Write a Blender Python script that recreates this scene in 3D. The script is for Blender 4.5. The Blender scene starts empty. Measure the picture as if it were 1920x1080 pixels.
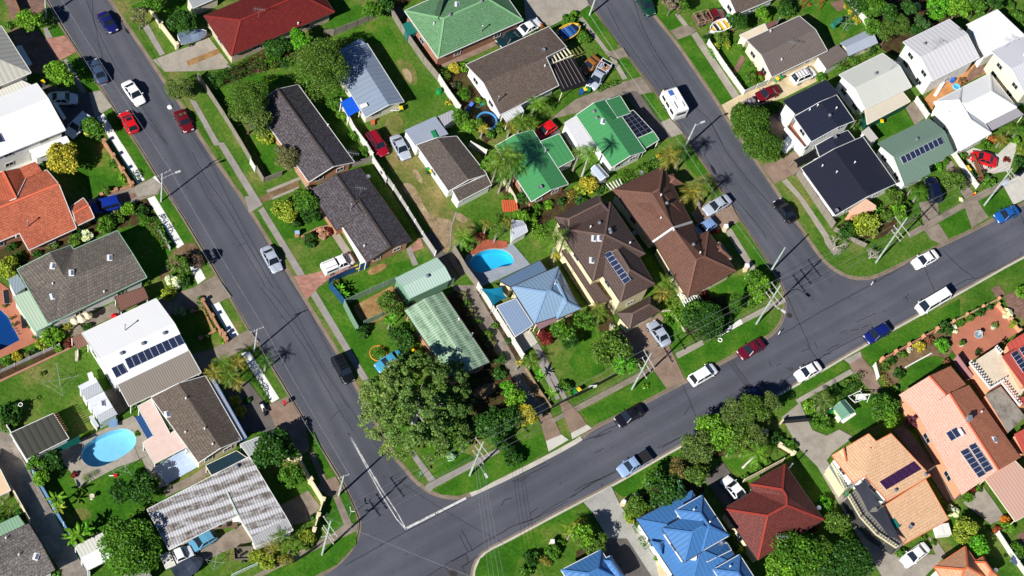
import bpy, math, random
import numpy as np
from mathutils import Vector, Matrix
from mathutils.geometry import delaunay_2d_cdt, tessellate_polygon
random.seed(7); RN=np.random.default_rng(11)
R=math.radians
SC=bpy.context.scene; COL=SC.collection
# ---------------------------------------------------------------- camera
CH=236.0; CF=3675.0
_d=np.array([-739.0,1981.6,CF]); _d/=np.linalg.norm(_d)
_x=np.cross(_d,[0,0,1.0]); _x/=np.linalg.norm(_x); _y=np.cross(_d,_x)
CEN=np.array([0.0,135.0,0.0])          # shift so that the middle of the place is the origin
cam=bpy.data.cameras.new('camera'); camo=bpy.data.objects.new('camera',cam); COL.objects.link(camo)
camo.location=(-CEN[0],-CEN[1],CH)
camo.rotation_euler=Matrix(((_x[0],-_x[1],-_x[2]),(-_y[0],_y[1],_y[2]),(-_d[0],_d[1],_d[2]))).to_euler()
cam.sensor_width=36; cam.lens=CF/1920*36; cam.clip_end=5000; cam.clip_start=1
SC.camera=camo
# ---------------------------------------------------------------- light
w=bpy.data.worlds.new('World'); SC.world=w; w.use_nodes=True
nt=w.node_tree; sky=nt.nodes.new('ShaderNodeTexSky'); sky.sky_type='NISHITA'; sky.sun_disc=False
SUN_EL=R(37); SD=Vector((0.415,0.910,0)).normalized()
sky.sun_elevation=SUN_EL; sky.sun_rotation=math.atan2(-SD.x,-SD.y); sky.air_density=0.72; sky.dust_density=0.1; sky.ozone_density=8.0; sky.altitude=300
nt.links.new(sky.outputs[0],nt.nodes['Background'].inputs[0]); nt.nodes['Background'].inputs[1].default_value=0.05
sl=bpy.data.lights.new('sun','SUN'); slo=bpy.data.objects.new('sun',sl); COL.objects.link(slo)
sl.energy=5.0; sl.angle=R(0.5); sl.color=(1.0,0.965,0.905)
slo.rotation_euler=Vector((SD.x*math.cos(SUN_EL),SD.y*math.cos(SUN_EL),-math.sin(SUN_EL))).to_track_quat('-Z','Y').to_euler()
slo.location=(-60,-60,150)
SC.view_settings.view_transform='Standard'; SC.view_settings.look='None'; SC.view_settings.exposure=0.45; SC.view_settings.gamma=1
SC.cycles.max_bounces=6; SC.cycles.diffuse_bounces=3; SC.cycles.transparent_max_bounces=8; SC.cycles.caustics_reflective=False; SC.cycles.caustics_refractive=False
# ---------------------------------------------------------------- surveyed points: a photo point and a height give a place on the site
OX=OY=0.0; OS=1.0
def T(ox,oy,s):
    global OX,OY,OS; OX,OY,OS=ox,oy,s
def G(x,y,z=0.0):
    r=np.array([OX+x/OS-960,OY+y/OS-540,CF]); r=r/(r@_d)*(CH-z)
    return Vector((r@_x-CEN[0],-(r@_y)-CEN[1],z))
def ray(x,y):
    r=np.array([OX+x/OS-960,OY+y/OS-540,CF])
    return Vector((-CEN[0],-CEN[1],CH)),Vector((r@_x,-(r@_y),-(r@_d))).normalized()
# ---------------------------------------------------------------- objects
def tag(o,label=None,cat=None,group=None,kind=None):
    if label:o['label']=label
    if cat:o['category']=cat
    if group:o['group']=group
    if kind:o['kind']=kind
    return o
def thing(name,label,cat,loc,rz=0.0,group=None):
    o=bpy.data.objects.new(name,None); COL.objects.link(o); o.location=loc; o.rotation_euler=(0,0,rz); o.empty_display_size=.2
    return tag(o,label,cat,group)
def link(name,me,parent=None,loc=(0,0,0),rot=(0,0,0),color=None):
    o=bpy.data.objects.new(name,me); COL.objects.link(o); o.location=loc; o.rotation_euler=rot
    if parent: o.parent=parent
    if color: o.color=(*color,1)
    return o
KIDS={}
def dup(root,loc,rz,label,group=None,scale=None,colors=None):
    """copy of a thing with copies of its parts and sub-parts"""
    c=root.copy(); COL.objects.link(c); c.location=loc; c.rotation_euler=(0,0,rz); c['label']=label
    if group:c['group']=group
    if scale:c.scale=scale
    if colors and c.name.split('.')[0] in colors: c.color=(*colors[c.name.split('.')[0]],1)
    def kids(a,b):
        for ch in list(KIDS.get(a.name,())):
            d=ch.copy(); COL.objects.link(d); d.parent=b
            if colors and ch.name.split('.')[0] in colors: d.color=(*colors[ch.name.split('.')[0]],1)
            kids(ch,d)
    kids(root,c); return c
def remember(o):
    """note the children of a prototype (fast lookup while copying)"""
    k=[c for c in bpy.data.objects if c.parent==o]; KIDS[o.name]=k
    for c in k: remember(c)
class MB:
    def __init__(s): s.v=[];s.f=[];s.m=[];s.u=[]
    def face(s,pts,m=0,u=None):
        n0=len(s.v); s.v+= [tuple(p) for p in pts]; s.f.append(tuple(range(n0,n0+len(pts)))); s.m.append(m)
        P=[Vector(p) for p in pts]
        if u is None:
            n=Vector((0,0,0))
            for i in range(len(P)):
                a,b=P[i],P[(i+1)%len(P)]; n+=Vector(((a.y-b.y)*(a.z+b.z),(a.z-b.z)*(a.x+b.x),(a.x-b.x)*(a.y+b.y)))
            if n.length<1e-12:n=Vector((0,0,1))
            n.normalize()
            if n.z<0:n=-n
            u=Vector((0,0,1)).cross(n)
            if u.length<.02: u=Vector((.92,.38,0))
            u.normalize(); v=n.cross(u)
        else:
            u=Vector(u).normalized(); v=Vector((0,0,1)).cross(u)
        s.u+=[(p.dot(u),p.dot(v)) for p in P]
    def box(s,c,d,rz=0.0,m=0,M=None):
        hx,hy,hz=d[0]/2,d[1]/2,d[2]/2
        Q=[Vector((a*hx,b*hy,e*hz)) for e in(-1,1) for b in(-1,1) for a in(-1,1)]
        if M is None: M=Matrix.Translation(Vector(c))@Matrix.Rotation(rz,4,'Z')
        Q=[M@q for q in Q]
        for f in((0,2,3,1),(4,5,7,6),(0,1,5,4),(2,6,7,3),(0,4,6,2),(1,3,7,5)): s.face([Q[i] for i in f],m)
    def bar(s,a,b,w,h,m=0):
        a=Vector(a);b=Vector(b);d=b-a;L=d.length
        if L<1e-5:return
        x=d/L;y=Vector((0,0,1)).cross(x)
        if y.length<1e-4:y=Vector((0,1,0))
        y.normalize();z=x.cross(y)
        M=Matrix((x,y,z)).transposed().to_4x4();M.translation=(a+b)/2
        s.box(None,(L,w,h),0,m,M)
    def tube(s,pts,r,n=6,m=0,cap=True):
        pts=[Vector(p) for p in pts]
        rr=r if hasattr(r,'__len__') else [r]*len(pts); rings=[]
        for i,p in enumerate(pts):
            d=(pts[min(i+1,len(pts)-1)]-pts[max(i-1,0)]).normalized()
            a=d.cross(Vector((0,0,1)))
            if a.length<1e-3:a=Vector((1,0,0))
            a.normalize();b=d.cross(a)
            rings.append([p+(a*math.cos(t)+b*math.sin(t))*rr[i] for t in[2*math.pi*k/n for k in range(n)]])
        for i in range(len(pts)-1):
            for k in range(n):
                s.face([rings[i][k],rings[i+1][k],rings[i+1][(k+1)%n],rings[i][(k+1)%n]],m)
        if cap: s.face(rings[0],m);s.face(rings[-1][::-1],m)
    def lathe(s,c,prof,n=10,m=0):
        c=Vector(c);rg=[[c+Vector((r*math.cos(t),r*math.sin(t),z)) for t in[2*math.pi*k/n for k in range(n)]] for r,z in prof]
        for i in range(len(rg)-1):
            for k in range(n): s.face([rg[i][k],rg[i][(k+1)%n],rg[i+1][(k+1)%n],rg[i+1][k]],m)
        s.face(rg[-1],m);s.face(rg[0][::-1],m)
    def prism(s,poly,z0,z1,m=0):
        n=len(poly);a=sum(poly[i][0]*poly[(i+1)%n][1]-poly[(i+1)%n][0]*poly[i][1] for i in range(n))
        if a<0: poly=poly[::-1]
        s.face([(p[0],p[1],z1) for p in poly],m); s.face([(p[0],p[1],z0) for p in poly[::-1]],m)
        for i in range(n):
            p,q=poly[i],poly[(i+1)%n]; s.face([(p[0],p[1],z0),(q[0],q[1],z0),(q[0],q[1],z1),(p[0],p[1],z1)],m)
    def mesh(s,name,mats,off=None,smooth=False):
        me=bpy.data.meshes.new(name)
        v=s.v if off is None else [(p[0]-off[0],p[1]-off[1],p[2]-off[2]) for p in s.v]
        me.from_pydata(v,[],s.f)
        for m in(mats if isinstance(mats,(list,tuple)) else [mats]): me.materials.append(m)
        me.polygons.foreach_set('material_index',s.m)
        uv=me.uv_layers.new(name='uv'); uv.data.foreach_set('uv',[c for p in s.u for c in p])
        if smooth: me.polygons.foreach_set('use_smooth',[True]*len(s.f))
        me.update(); return me
    def build(s,name,mats,parent=None,off=None,smooth=False):
        return link(name,s.mesh(name,mats,off,smooth),parent,(0,0,0) if parent else (off or (0,0,0)))
# ---------------------------------------------------------------- materials
_mc={}
def lin(c):
    """sRGB 0-255 to linear"""
    return tuple(((v/255/12.92) if v/255<=.04045 else ((v/255+.055)/1.055)**2.4) for v in c)
class NB:
    def __init__(s,name,rough=.7,spec=.3):
        s.mt=bpy.data.materials.new(name); s.mt.use_nodes=True; s.t=s.mt.node_tree; s.n=s.t.nodes; s.b=s.n['Principled BSDF']
        s.b.inputs['Roughness'].default_value=rough; s.b.inputs['Specular IOR Level'].default_value=spec; s._uv=s._ob=None
    def L(s,a,b): s.t.links.new(a,b)
    def N(s,t,**k):
        n=s.n.new(t)
        for a,v in k.items():
            if isinstance(a,str) and hasattr(n,a): setattr(n,a,v)
        return n
    @property
    def uv(s):
        if not s._uv: s._uv=s.N('ShaderNodeUVMap').outputs[0]
        return s._uv
    @property
    def pos(s):
        if not s._ob: s._ob=s.N('ShaderNodeNewGeometry').outputs['Position']
        return s._ob
    def vec(s,src,sc=(1,1,1)):
        m=s.N('ShaderNodeMapping'); s.L(src,m.inputs[0]); m.inputs['Scale'].default_value=sc; return m.outputs[0]
    def noise(s,src,scale,detail=3,rough=.55,sc=None,dist=0):
        n=s.N('ShaderNodeTexNoise'); n.inputs['Scale'].default_value=scale; n.inputs['Detail'].default_value=detail; n.inputs['Roughness'].default_value=rough; n.inputs['Distortion'].default_value=dist
        s.L(s.vec(src,sc) if sc else src,n.inputs['Vector']); return n.outputs[0]
    def ramp(s,f,stops):
        r=s.N('ShaderNodeValToRGB'); e=r.color_ramp.elements
        while len(e)<len(stops): e.new(.5)
        for i,(p,c) in enumerate(stops): e[i].position=p; e[i].color=(*c,1) if hasattr(c,'__len__') else (c,c,c,1)
        s.L(f,r.inputs[0]); return r.outputs[0]
    def mix(s,f,a,b,mode='MIX'):
        m=s.N('ShaderNodeMix'); m.data_type='RGBA'; m.blend_type=mode
        for k,v in((0,f),(6,a),(7,b)):
            if hasattr(v,'links') or hasattr(v,'is_linked'): s.L(v,m.inputs[k])
            else: m.inputs[k].default_value=v if k==0 else ((*v,1) if hasattr(v,'__len__') else (v,v,v,1))
        return m.outputs[2]
    def mathn(s,op,a,b=0.0):
        m=s.N('ShaderNodeMath'); m.operation=op
        for k,v in((0,a),(1,b)):
            if hasattr(v,'is_linked'): s.L(v,m.inputs[k])
            else: m.inputs[k].default_value=v
        return m.outputs[0]
    def col(s,c): 
        if hasattr(c,'is_linked'): s.L(c,s.b.inputs['Base Color'])
        else: s.b.inputs['Base Color'].default_value=(*c,1)
    def bump(s,h,d=.02,st=.6):
        b=s.N('ShaderNodeBump'); b.inputs['Distance'].default_value=d; b.inputs['Strength'].default_value=st; s.L(h,b.inputs['Height']); s.L(b.outputs[0],s.b.inputs['Normal'])
def sc3(c,k): return tuple(min(1,v*k) for v in c)
RK=.8
def M_(fn):
    def f(*a,**k):
        key=(fn.__name__,repr(a),repr(sorted(k.items())))
        if key not in _mc:_mc[key]=fn(*a,**k)
        return _mc[key]
    return f
@M_
def plain(c,rough=.6,spec=.3,metal=0.0,var=.12):
    b=NB('paint',rough,spec); b.b.inputs['Metallic'].default_value=metal
    n=b.noise(b.pos,1.3,4); b.col(b.mix(1.0,c,b.ramp(n,[(.3,1-var),(.7,1.0+0*var)]),'MULTIPLY')); return b.mt
@M_
def metal_roof(c,rib=.76,depth=.25,dirt=.25,dirtc=(.12,.10,.08),rough=.42,stain=0.0,bk=.5):
    """ribbed steel sheet: ribs run down the slope, slight fading and streaks"""
    b=NB('metal_roof',rough,.35); c=sc3(c,RK)
    wv=b.N('ShaderNodeTexWave'); wv.wave_type='BANDS'; wv.bands_direction='X'; wv.inputs['Scale'].default_value=1/rib*.314*1.0; b.L(b.uv,wv.inputs['Vector'])
    rr=b.ramp(wv.outputs[1],[(.0,1-depth),(.35,1.0),(1,1.0)])
    st=b.noise(b.uv,1.0,5,.6,(1.2,.22,1)); big=b.noise(b.pos,.14,3)
    base=b.mix(b.ramp(st,[(.42,0.0),(.8,dirt)]),c,dirtc)
    base=b.mix(b.ramp(big,[(.45,0.0),(.75,.2)]),base,sc3(c,.75))
    if stain:
        s2=b.noise(b.uv,.8,6,.7,(.9,2.2,1)); base=b.mix(b.ramp(s2,[(.44,0.0),(.54,stain)]),base,dirtc)
    b.col(b.mix(1.0,base,rr,'MULTIPLY')); b.bump(wv.outputs[1],.03,bk); return b.mt
@M_
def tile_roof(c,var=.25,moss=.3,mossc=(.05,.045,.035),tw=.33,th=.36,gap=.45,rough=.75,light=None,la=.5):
    """concrete or clay tiles: courses across the slope, each tile a slightly different tone"""
    b=NB('roof_tile',rough,.25); c=sc3(c,RK); light=sc3(light,RK) if light else None
    br=b.N('ShaderNodeTexBrick'); br.offset=.5
    for k,v in(('Scale',1.0),('Mortar Size',.035),('Mortar Smooth',.3),('Bias',0.0),('Brick Width',tw),('Row Height',th)): br.inputs[k].default_value=v
    br.inputs['Color1'].default_value=(*sc3(c,1+var),1); br.inputs['Color2'].default_value=(*sc3(c,1-var),1); br.inputs['Mortar'].default_value=(*sc3(c,gap),1)
    b.L(b.uv,br.inputs['Vector'])
    n=b.noise(b.pos,.55,5,.65); n2=b.noise(b.pos,4.2,4,.6)
    base=b.mix(b.ramp(n,[(.42,0.0),(.68,moss)]),br.outputs[0],mossc)
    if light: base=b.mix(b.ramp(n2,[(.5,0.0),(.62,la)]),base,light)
    base=b.mix(1.0,base,b.ramp(n2,[(.25,.86),(.75,1.08)]),'MULTIPLY')
    b.col(base)
    wv=b.N('ShaderNodeTexWave'); wv.bands_direction='Y'; wv.wave_profile='SAW'; wv.inputs['Scale'].default_value=.314/th; b.L(b.uv,wv.inputs['Vector'])
    b.bump(wv.outputs[1],.04,.7); return b.mt
@M_
def fibro(c,lightc,darkc,bands=1.05,amt=.8):
    """weathered corrugated fibre-cement: lichen rows along the sheet laps, dark streaks down the flutes"""
    b=NB('fibro_sheet',.85,.15); c=sc3(c,RK); lightc=sc3(lightc,RK)
    n=b.noise(b.uv,1.0,5,.7,(3.4,.6,1)); n2=b.noise(b.uv,1.1,5,.65,(.5,1.4,1))
    wv=b.N('ShaderNodeTexWave'); wv.bands_direction='Y'; wv.inputs['Scale'].default_value=.314/bands/1.6; wv.inputs['Distortion'].default_value=1.2; wv.inputs['Detail'].default_value=2; b.L(b.uv,wv.inputs['Vector'])
    base=b.mix(b.ramp(n,[(.4,0.0),(.6,amt)]),c,darkc)
    base=b.mix(b.ramp(wv.outputs[1],[(.5,0.0),(.85,.85)]),base,lightc)
    base=b.mix(b.ramp(n2,[(.45,0.0),(.62,.65)]),base,lightc)
    w2=b.N('ShaderNodeTexWave'); w2.bands_direction='X'; w2.inputs['Scale'].default_value=.314/.36; b.L(b.uv,w2.inputs['Vector'])
    b.col(b.mix(1.0,base,b.ramp(w2.outputs[1],[(0,.66),(.6,1.0)]),'MULTIPLY')); b.bump(w2.outputs[1],.04,.6); return b.mt
@M_
def bricks(c,c2,mort=(.35,.32,.28),w=.24,h=.086,scale=1.0):
    b=NB('brickwork',.85,.15)
    br=b.N('ShaderNodeTexBrick')
    for k,v in(('Scale',scale),('Mortar Size',.008),('Brick Width',w),('Row Height',h)): br.inputs[k].default_value=v
    br.inputs['Color1'].default_value=(*c,1); br.inputs['Color2'].default_value=(*c2,1); br.inputs['Mortar'].default_value=(*mort,1)
    b.L(b.uv,br.inputs['Vector']); n=b.noise(b.pos,.9,5,.6)
    b.col(b.mix(1.0,br.outputs[0],b.ramp(n,[(.3,.75),(.7,1.08)]),'MULTIPLY')); return b.mt
@M_
def board(c,h=.15,axis='Y',dk=.7):
    """painted weatherboards or palings"""
    b=NB('boards',.6,.3)
    wv=b.N('ShaderNodeTexWave'); wv.bands_direction=axis; wv.wave_profile='SAW'; wv.inputs['Scale'].default_value=.314/h; b.L(b.uv,wv.inputs['Vector'])
    n=b.noise(b.pos,1.5,4)
    b.col(b.mix(1.0,b.mix(1.0,c,b.ramp(wv.outputs[1],[(0,dk),(.2,1.0)]),'MULTIPLY'),b.ramp(n,[(.3,.8),(.7,1.05)]),'MULTIPLY')); return b.mt
@M_
def ground(name,stops,scale=.6,scale2=6.0,amt=.25,rough=.95,detail=5):
    """mottled ground cover: a ramp over broad noise with a finer grain on top"""
    b=NB(name,rough,.15)
    n=b.noise(b.pos,scale,detail,.62); g=b.noise(b.pos,scale2,4,.7)
    c=b.ramp(n,stops); b.col(b.mix(1.0,c,b.ramp(g,[(.3,1-amt),(.7,1+amt*.5)]),'MULTIPLY')); b.bump(g,.05,.5); return b.mt
@M_
def slab(c,stain=(.10,.09,.075),amt=.5,joint=2.4,jd=.75,rough=.85,scale=.5):
    """concrete cast in bays: stains, scuffs and joint lines"""
    b=NB('concrete',rough,.2)
    n=b.noise(b.pos,scale,6,.65); g=b.noise(b.pos,5,4,.7)
    base=b.mix(b.ramp(n,[(.42,0.0),(.72,amt)]),c,stain)
    base=b.mix(1.0,base,b.ramp(g,[(.3,.84),(.7,1.06)]),'MULTIPLY')
    if joint:
        br=b.N('ShaderNodeTexBrick'); br.offset=0
        for k,v in(('Scale',1.0),('Mortar Size',.02),('Brick Width',joint),('Row Height',joint)): br.inputs[k].default_value=v
        for k,v in(('Color1',1),('Color2',.93),('Mortar',jd)): br.inputs[k].default_value=(v,v,v,1)
        b.L(b.uv,br.inputs['Vector']); base=b.mix(1.0,base,br.outputs[0],'MULTIPLY')
    b.col(base); return b.mt
@M_
def asphalt(k=1.0,lane=0.0):
    """worn bitumen: broad tone changes, fine grain, oil drips and (lane: carriageway width) soft wheel tracks"""
    b=NB('asphalt',.88,.2)
    n=b.noise(b.pos,.07,6,.62); g=b.noise(b.pos,2.6,5,.75); f=b.noise(b.pos,14,3,.8); d=b.noise(b.pos,1.1,2,.5)
    c=b.ramp(n,[(.3,sc3(lin((75,77,86)),k)),(.5,sc3(lin((83,85,94)),k)),(.72,sc3(lin((95,96,104)),k))])
    c=b.mix(1.0,c,b.ramp(g,[(.3,.92),(.7,1.05)]),'MULTIPLY'); c=b.mix(1.0,c,b.ramp(f,[(.3,.9),(.7,1.08)]),'MULTIPLY')
    c=b.mix(1.0,c,b.ramp(d,[(.25,.72),(.31,1.0)]),'MULTIPLY')
    if lane:
        w=b.N('ShaderNodeTexWave'); w.bands_direction='Y'; w.inputs['Scale'].default_value=.314/lane*4; w.inputs['Distortion'].default_value=.35; w.inputs['Detail'].default_value=2; w.inputs['Detail Scale'].default_value=.3; b.L(b.uv,w.inputs['Vector'])
        st=b.noise(b.uv,1.0,5,.7,(.02,1.3,1)); c=b.mix(1.0,c,b.ramp(w.outputs[1],[(0,.93),(1,1.07)]),'MULTIPLY'); c=b.mix(1.0,c,b.ramp(st,[(.3,.9),(.7,1.08)]),'MULTIPLY')
    b.col(c); b.bump(f,.01,.4); return b.mt
@M_
def leafm(trans=.3):
    """foliage: the plant's own colour, varied leaf by leaf, partly translucent"""
    b=NB('foliage',.55,.25); b.n.remove(b.b); out=b.n['Material Output']
    oi=b.N('ShaderNodeObjectInfo'); ge=b.N('ShaderNodeNewGeometry')
    rv=b.ramp(ge.outputs['Random Per Island'],[(0,.5),(.5,1.15),(1,2.1)])
    c=b.mix(1.0,oi.outputs['Color'],rv,'MULTIPLY')
    nz=b.noise(b.pos,.9,2); c=b.mix(b.ramp(nz,[(.45,0.0),(.65,.45)]),c,b.mix(1.0,c,(1.35,1.15,.6),'MULTIPLY'))
    d=b.N('ShaderNodeBsdfDiffuse'); b.L(c,d.inputs[0]); tr=b.N('ShaderNodeBsdfTranslucent'); b.L(b.mix(1.0,c,(1.1,1.25,.6),'MULTIPLY'),tr.inputs[0])
    gl=b.N('ShaderNodeBsdfGlossy'); gl.inputs['Roughness'].default_value=.42; gl.inputs[0].default_value=(.9,.95,1,1)
    m=b.N('ShaderNodeMixShader'); m.inputs[0].default_value=trans; b.L(d.outputs[0],m.inputs[1]); b.L(tr.outputs[0],m.inputs[2])
    m2=b.N('ShaderNodeMixShader'); m2.inputs[0].default_value=.012; b.L(m.outputs[0],m2.inputs[1]); b.L(gl.outputs[0],m2.inputs[2])
    b.L(m2.outputs[0],out.inputs[0]); return b.mt
@M_
def bark(c=(.16,.12,.09)):
    b=NB('bark',.9,.1); n=b.noise(b.pos,4,4,.7,(1,1,.3)); b.col(b.mix(1.0,c,b.ramp(n,[(.3,.6),(.7,1.2)]),'MULTIPLY')); return b.mt
@M_
def carpaint():
    b=NB('car_paint',.32,.5); oi=b.N('ShaderNodeObjectInfo'); b.L(oi.outputs['Color'],b.b.inputs['Base Color'])
    b.b.inputs['Coat Weight'].default_value=.6; b.b.inputs['Coat Roughness'].default_value=.08; return b.mt
@M_
def glassm(c=(.012,.018,.028),rough=.06):
    b=NB('dark_glass',rough,.6); b.col(c); return b.mt
@M_
def solarm():
    b=NB('solar_glass',.15,.5); br=b.N('ShaderNodeTexBrick'); br.offset=0
    for k,v in(('Scale',1.0),('Mortar Size',.012),('Brick Width',.165),('Row Height',.165)): br.inputs[k].default_value=v
    br.inputs['Color1'].default_value=(.010,.018,.055,1); br.inputs['Color2'].default_value=(.014,.024,.07,1); br.inputs['Mortar'].default_value=(.05,.06,.10,1)
    b.L(b.uv,br.inputs['Vector']); b.L(br.outputs[0],b.b.inputs['Base Color']); return b.mt
@M_
def water(c):
    b=NB('pool_water',.08,.5); b.n.remove(b.b); out=b.n['Material Output']
    tr=b.N('ShaderNodeBsdfTransparent'); tr.inputs[0].default_value=(*c,1); gl=b.N('ShaderNodeBsdfGlossy'); gl.inputs['Roughness'].default_value=.05
    n=b.noise(b.pos,2.2,3); bp=b.N('ShaderNodeBump'); bp.inputs['Strength'].default_value=.25; bp.inputs['Distance'].default_value=.05; b.L(n,bp.inputs['Height']); b.L(bp.outputs[0],gl.inputs['Normal'])
    m=b.N('ShaderNodeMixShader'); m.inputs[0].default_value=.06; b.L(tr.outputs[0],m.inputs[1]); b.L(gl.outputs[0],m.inputs[2]); b.L(m.outputs[0],out.inputs[0]); return b.mt
from mathutils.geometry import intersect_ray_tri
TRIS=[]; PXM=12.3
def hit(x,y):
    o,d=ray(x,y); best=None
    for tr,n in TRIS:
        p=intersect_ray_tri(tr[0],tr[1],tr[2],d,o,True)
        if p is not None:
            k=(p-o).length
            if best is None or k<best[0]: best=(k,p,n)
    if best is None:
        return G(x,y,2.5),Vector((0,0,1))
    return best[1],best[2]
# ---------------------------------------------------------------- ground sheets
HOLES=[]; _si=[0]
def cdt(outer,holes):
    pts=[Vector((p[0],p[1])) for p in outer]; n=len(pts); edges=[(i,(i+1)%n) for i in range(n)]
    for h in holes:
        b=len(pts); pts+=[Vector((p[0],p[1])) for p in h]; edges+=[(b+i,b+(i+1)%len(h)) for i in range(len(h))]
    v,_,f,*_r=delaunay_2d_cdt(pts,edges,[],0,1e-5)
    def inside(p,poly):
        c=False;j=len(poly)-1
        for i in range(len(poly)):
            a,b2=poly[i],poly[j]
            if (a[1]>p[1])!=(b2[1]>p[1]) and p[0]<(b2[0]-a[0])*(p[1]-a[1])/(b2[1]-a[1])+a[0]: c=not c
            j=i
        return c
    out=[]
    for t in f:
        c=[sum(v[i][k] for i in t)/len(t) for k in(0,1)]
        if inside(c,outer) and not any(inside(c,h) for h in holes): out.append(t)
    return v,out
def smooth_loop(P,n=2,closed=True):
    P=[Vector(p) for p in P]
    for _ in range(n):
        Q=[];m=len(P)
        for i in range(m if closed else m-1):
            a,b=P[i],P[(i+1)%m]; Q+=[a*.75+b*.25,a*.25+b*.75]
        if not closed: Q=[P[0]]+Q+[P[-1]]
        P=Q
    return P
def sheet(name,pts,mat,rnd=0,u=None,kind='structure',z=None):
    _si[0]+=1; zz=z if z is not None else .004+_si[0]*.0006
    W=[G(*p) for p in pts]
    if rnd: W=smooth_loop(W,rnd)
    holes=[h for h in HOLES]
    v,f=cdt(W,holes); m=MB()
    if u is None: u=(W[1]-W[0])
    u=Vector((u[0],u[1],0))
    for t in f: m.face([(v[i][0],v[i][1],zz) for i in t],0,u)
    return tag(m.build(name,mat),kind=kind)
# ---------------------------------------------------------------- roofs and walls
def inset(L,d):
    n=len(L);out=[]
    for i in range(n):
        a,b,c=L[i-1],L[i],L[(i+1)%n]
        e1=Vector((b.x-a.x,b.y-a.y));e2=Vector((c.x-b.x,c.y-b.y))
        if e1.length<1e-4 or e2.length<1e-4: out.append(b.copy());continue
        n1=Vector((-e1.y,e1.x)).normalized();n2=Vector((-e2.y,e2.x)).normalized()
        k=1+n1.dot(n2)
        mv=(n1+n2)/max(k,.35)*d
        out.append(Vector((b.x+mv.x,b.y+mv.y,b.z)))
    return out
_win={}
def win_meshes(w,h):
    k=(round(w,1),round(h,1))
    if k not in _win:
        f=MB();t=.07
        for a in(-1,1):
            f.box((a*(w/2-t/2),.03,0),(t,.1,h)); f.box((0,.03,a*(h/2-t/2)),(w-2*t,.1,t))
        f.box((0,.025,0),(.05,.08,h-2*t)); p=MB(); p.box((0,.012,0),(w-2*t,.03,h-2*t))
        _win[k]=(f.mesh('window',plain((.5,.5,.49),.4)),p.mesh('pane',glassm()))
    return _win[k]
def put_window(h,a,b,fr,zc,w=1.5,hh=1.15):
    """window on the wall that runs a->b with the house on its left"""
    d=Vector((b.x-a.x,b.y-a.y,0));p=a+(b-a)*fr;ang=math.atan2(-d.y,-d.x)
    fm,pm=win_meshes(w,hh)
    o=link('window',fm,h,(p.x-h.location.x,p.y-h.location.y,zc-h.location.z),(0,0,ang))
    link('pane',pm,o)
def roofmesh(h,V,F,mat,wall=None,ov=.45,gut=None,cap=None,win=True,zb=0.0,th=.12,storeys=1):
    off=h.location; FF=[]
    for f in F:
        n=Vector((0,0,0))
        for i in range(len(f)):
            a,b=V[f[i]],V[f[(i+1)%len(f)]]; n+=Vector(((a.y-b.y)*(a.z+b.z),(a.z-b.z)*(a.x+b.x),(a.x-b.x)*(a.y+b.y)))
        if n.z<0: f=f[::-1];n=-n
        FF.append((list(f),n.normalized()))
    m=MB()
    dn=Vector((0,0,-th))
    for f,n in FF:
        pts=[V[i] for i in f]; m.face(pts); m.face([p+dn for p in pts[::-1]])
        for t in tessellate_polygon([pts]): TRIS.append(([pts[t[0]],pts[t[1]],pts[t[2]]],n))
    E={}
    for fi,(f,n) in enumerate(FF):
        for i in range(len(f)): E[(f[i],f[(i+1)%len(f)])]=fi
    bd={a:b for (a,b) in E if (b,a) not in E}
    for a,b in bd.items(): m.face([V[a]+dn,V[b]+dn,V[b],V[a]])
    ro=m.build('roof',mat,h,off)
    loops=[];left=dict(bd)
    while left:
        s=next(iter(left));L=[s];c=left.pop(s)
        while c!=s and c in left: L.append(c);c=left.pop(c)
        loops.append(L)
    if gut is not None:
        g=MB()
        for a,b in bd.items():
            A,B=V[a],V[b];d=(B-A)
            if d.length<.3: continue
            o=Vector((d.y,-d.x,0)).normalized()*.035+Vector((0,0,-.05))
            g.bar(A+o,B+o,.085,.13)
        g.build('gutter',gut,h,off)
    if cap is not None:
        g=MB();any_=False
        for (a,b),fi in E.items():
            if (b,a) in E and a<b:
                f1,n1=FF[fi];f2,n2=FF[E[(b,a)]]
                c2=sum((V[i] for i in f2),Vector())/len(f2)
                if (c2-V[a]).dot(n1)<-.02: g.bar(V[a]+Vector((0,0,.03)),V[b]+Vector((0,0,.03)),.26,.1);any_=True
        if any_: g.build('ridge_cap',cap,ro,off)
    if wall is not None:
        for L in loops:
            W=inset([V[i] for i in L],ov); m=MB(); n=len(W)
            for i in range(n):
                a,b=W[i],W[(i+1)%n]
                m.face([(a.x,a.y,zb-.1),(b.x,b.y,zb-.1),(b.x,b.y,b.z-th-.01),(a.x,a.y,a.z-th-.01)])
            m.build('wall',wall,h,off)
            if win:
                for i in range(n):
                    a,b=W[i],W[(i+1)%n]; Ln=(Vector((b.x-a.x,b.y-a.y))).length; zt=min(a.z,b.z)
                    if Ln<2.4 or zt-zb<2.0: continue
                    k=max(1,min(2,int(Ln/4.6)))
                    for q in range(k):
                        if zt-zb>4.2: put_window(h,a,b,(q+.5)/k,zt-1.1,1.2,.95)
                        put_window(h,a,b,(q+.5)/k,zb+1.4,1.2,.95)
    return ro
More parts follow.
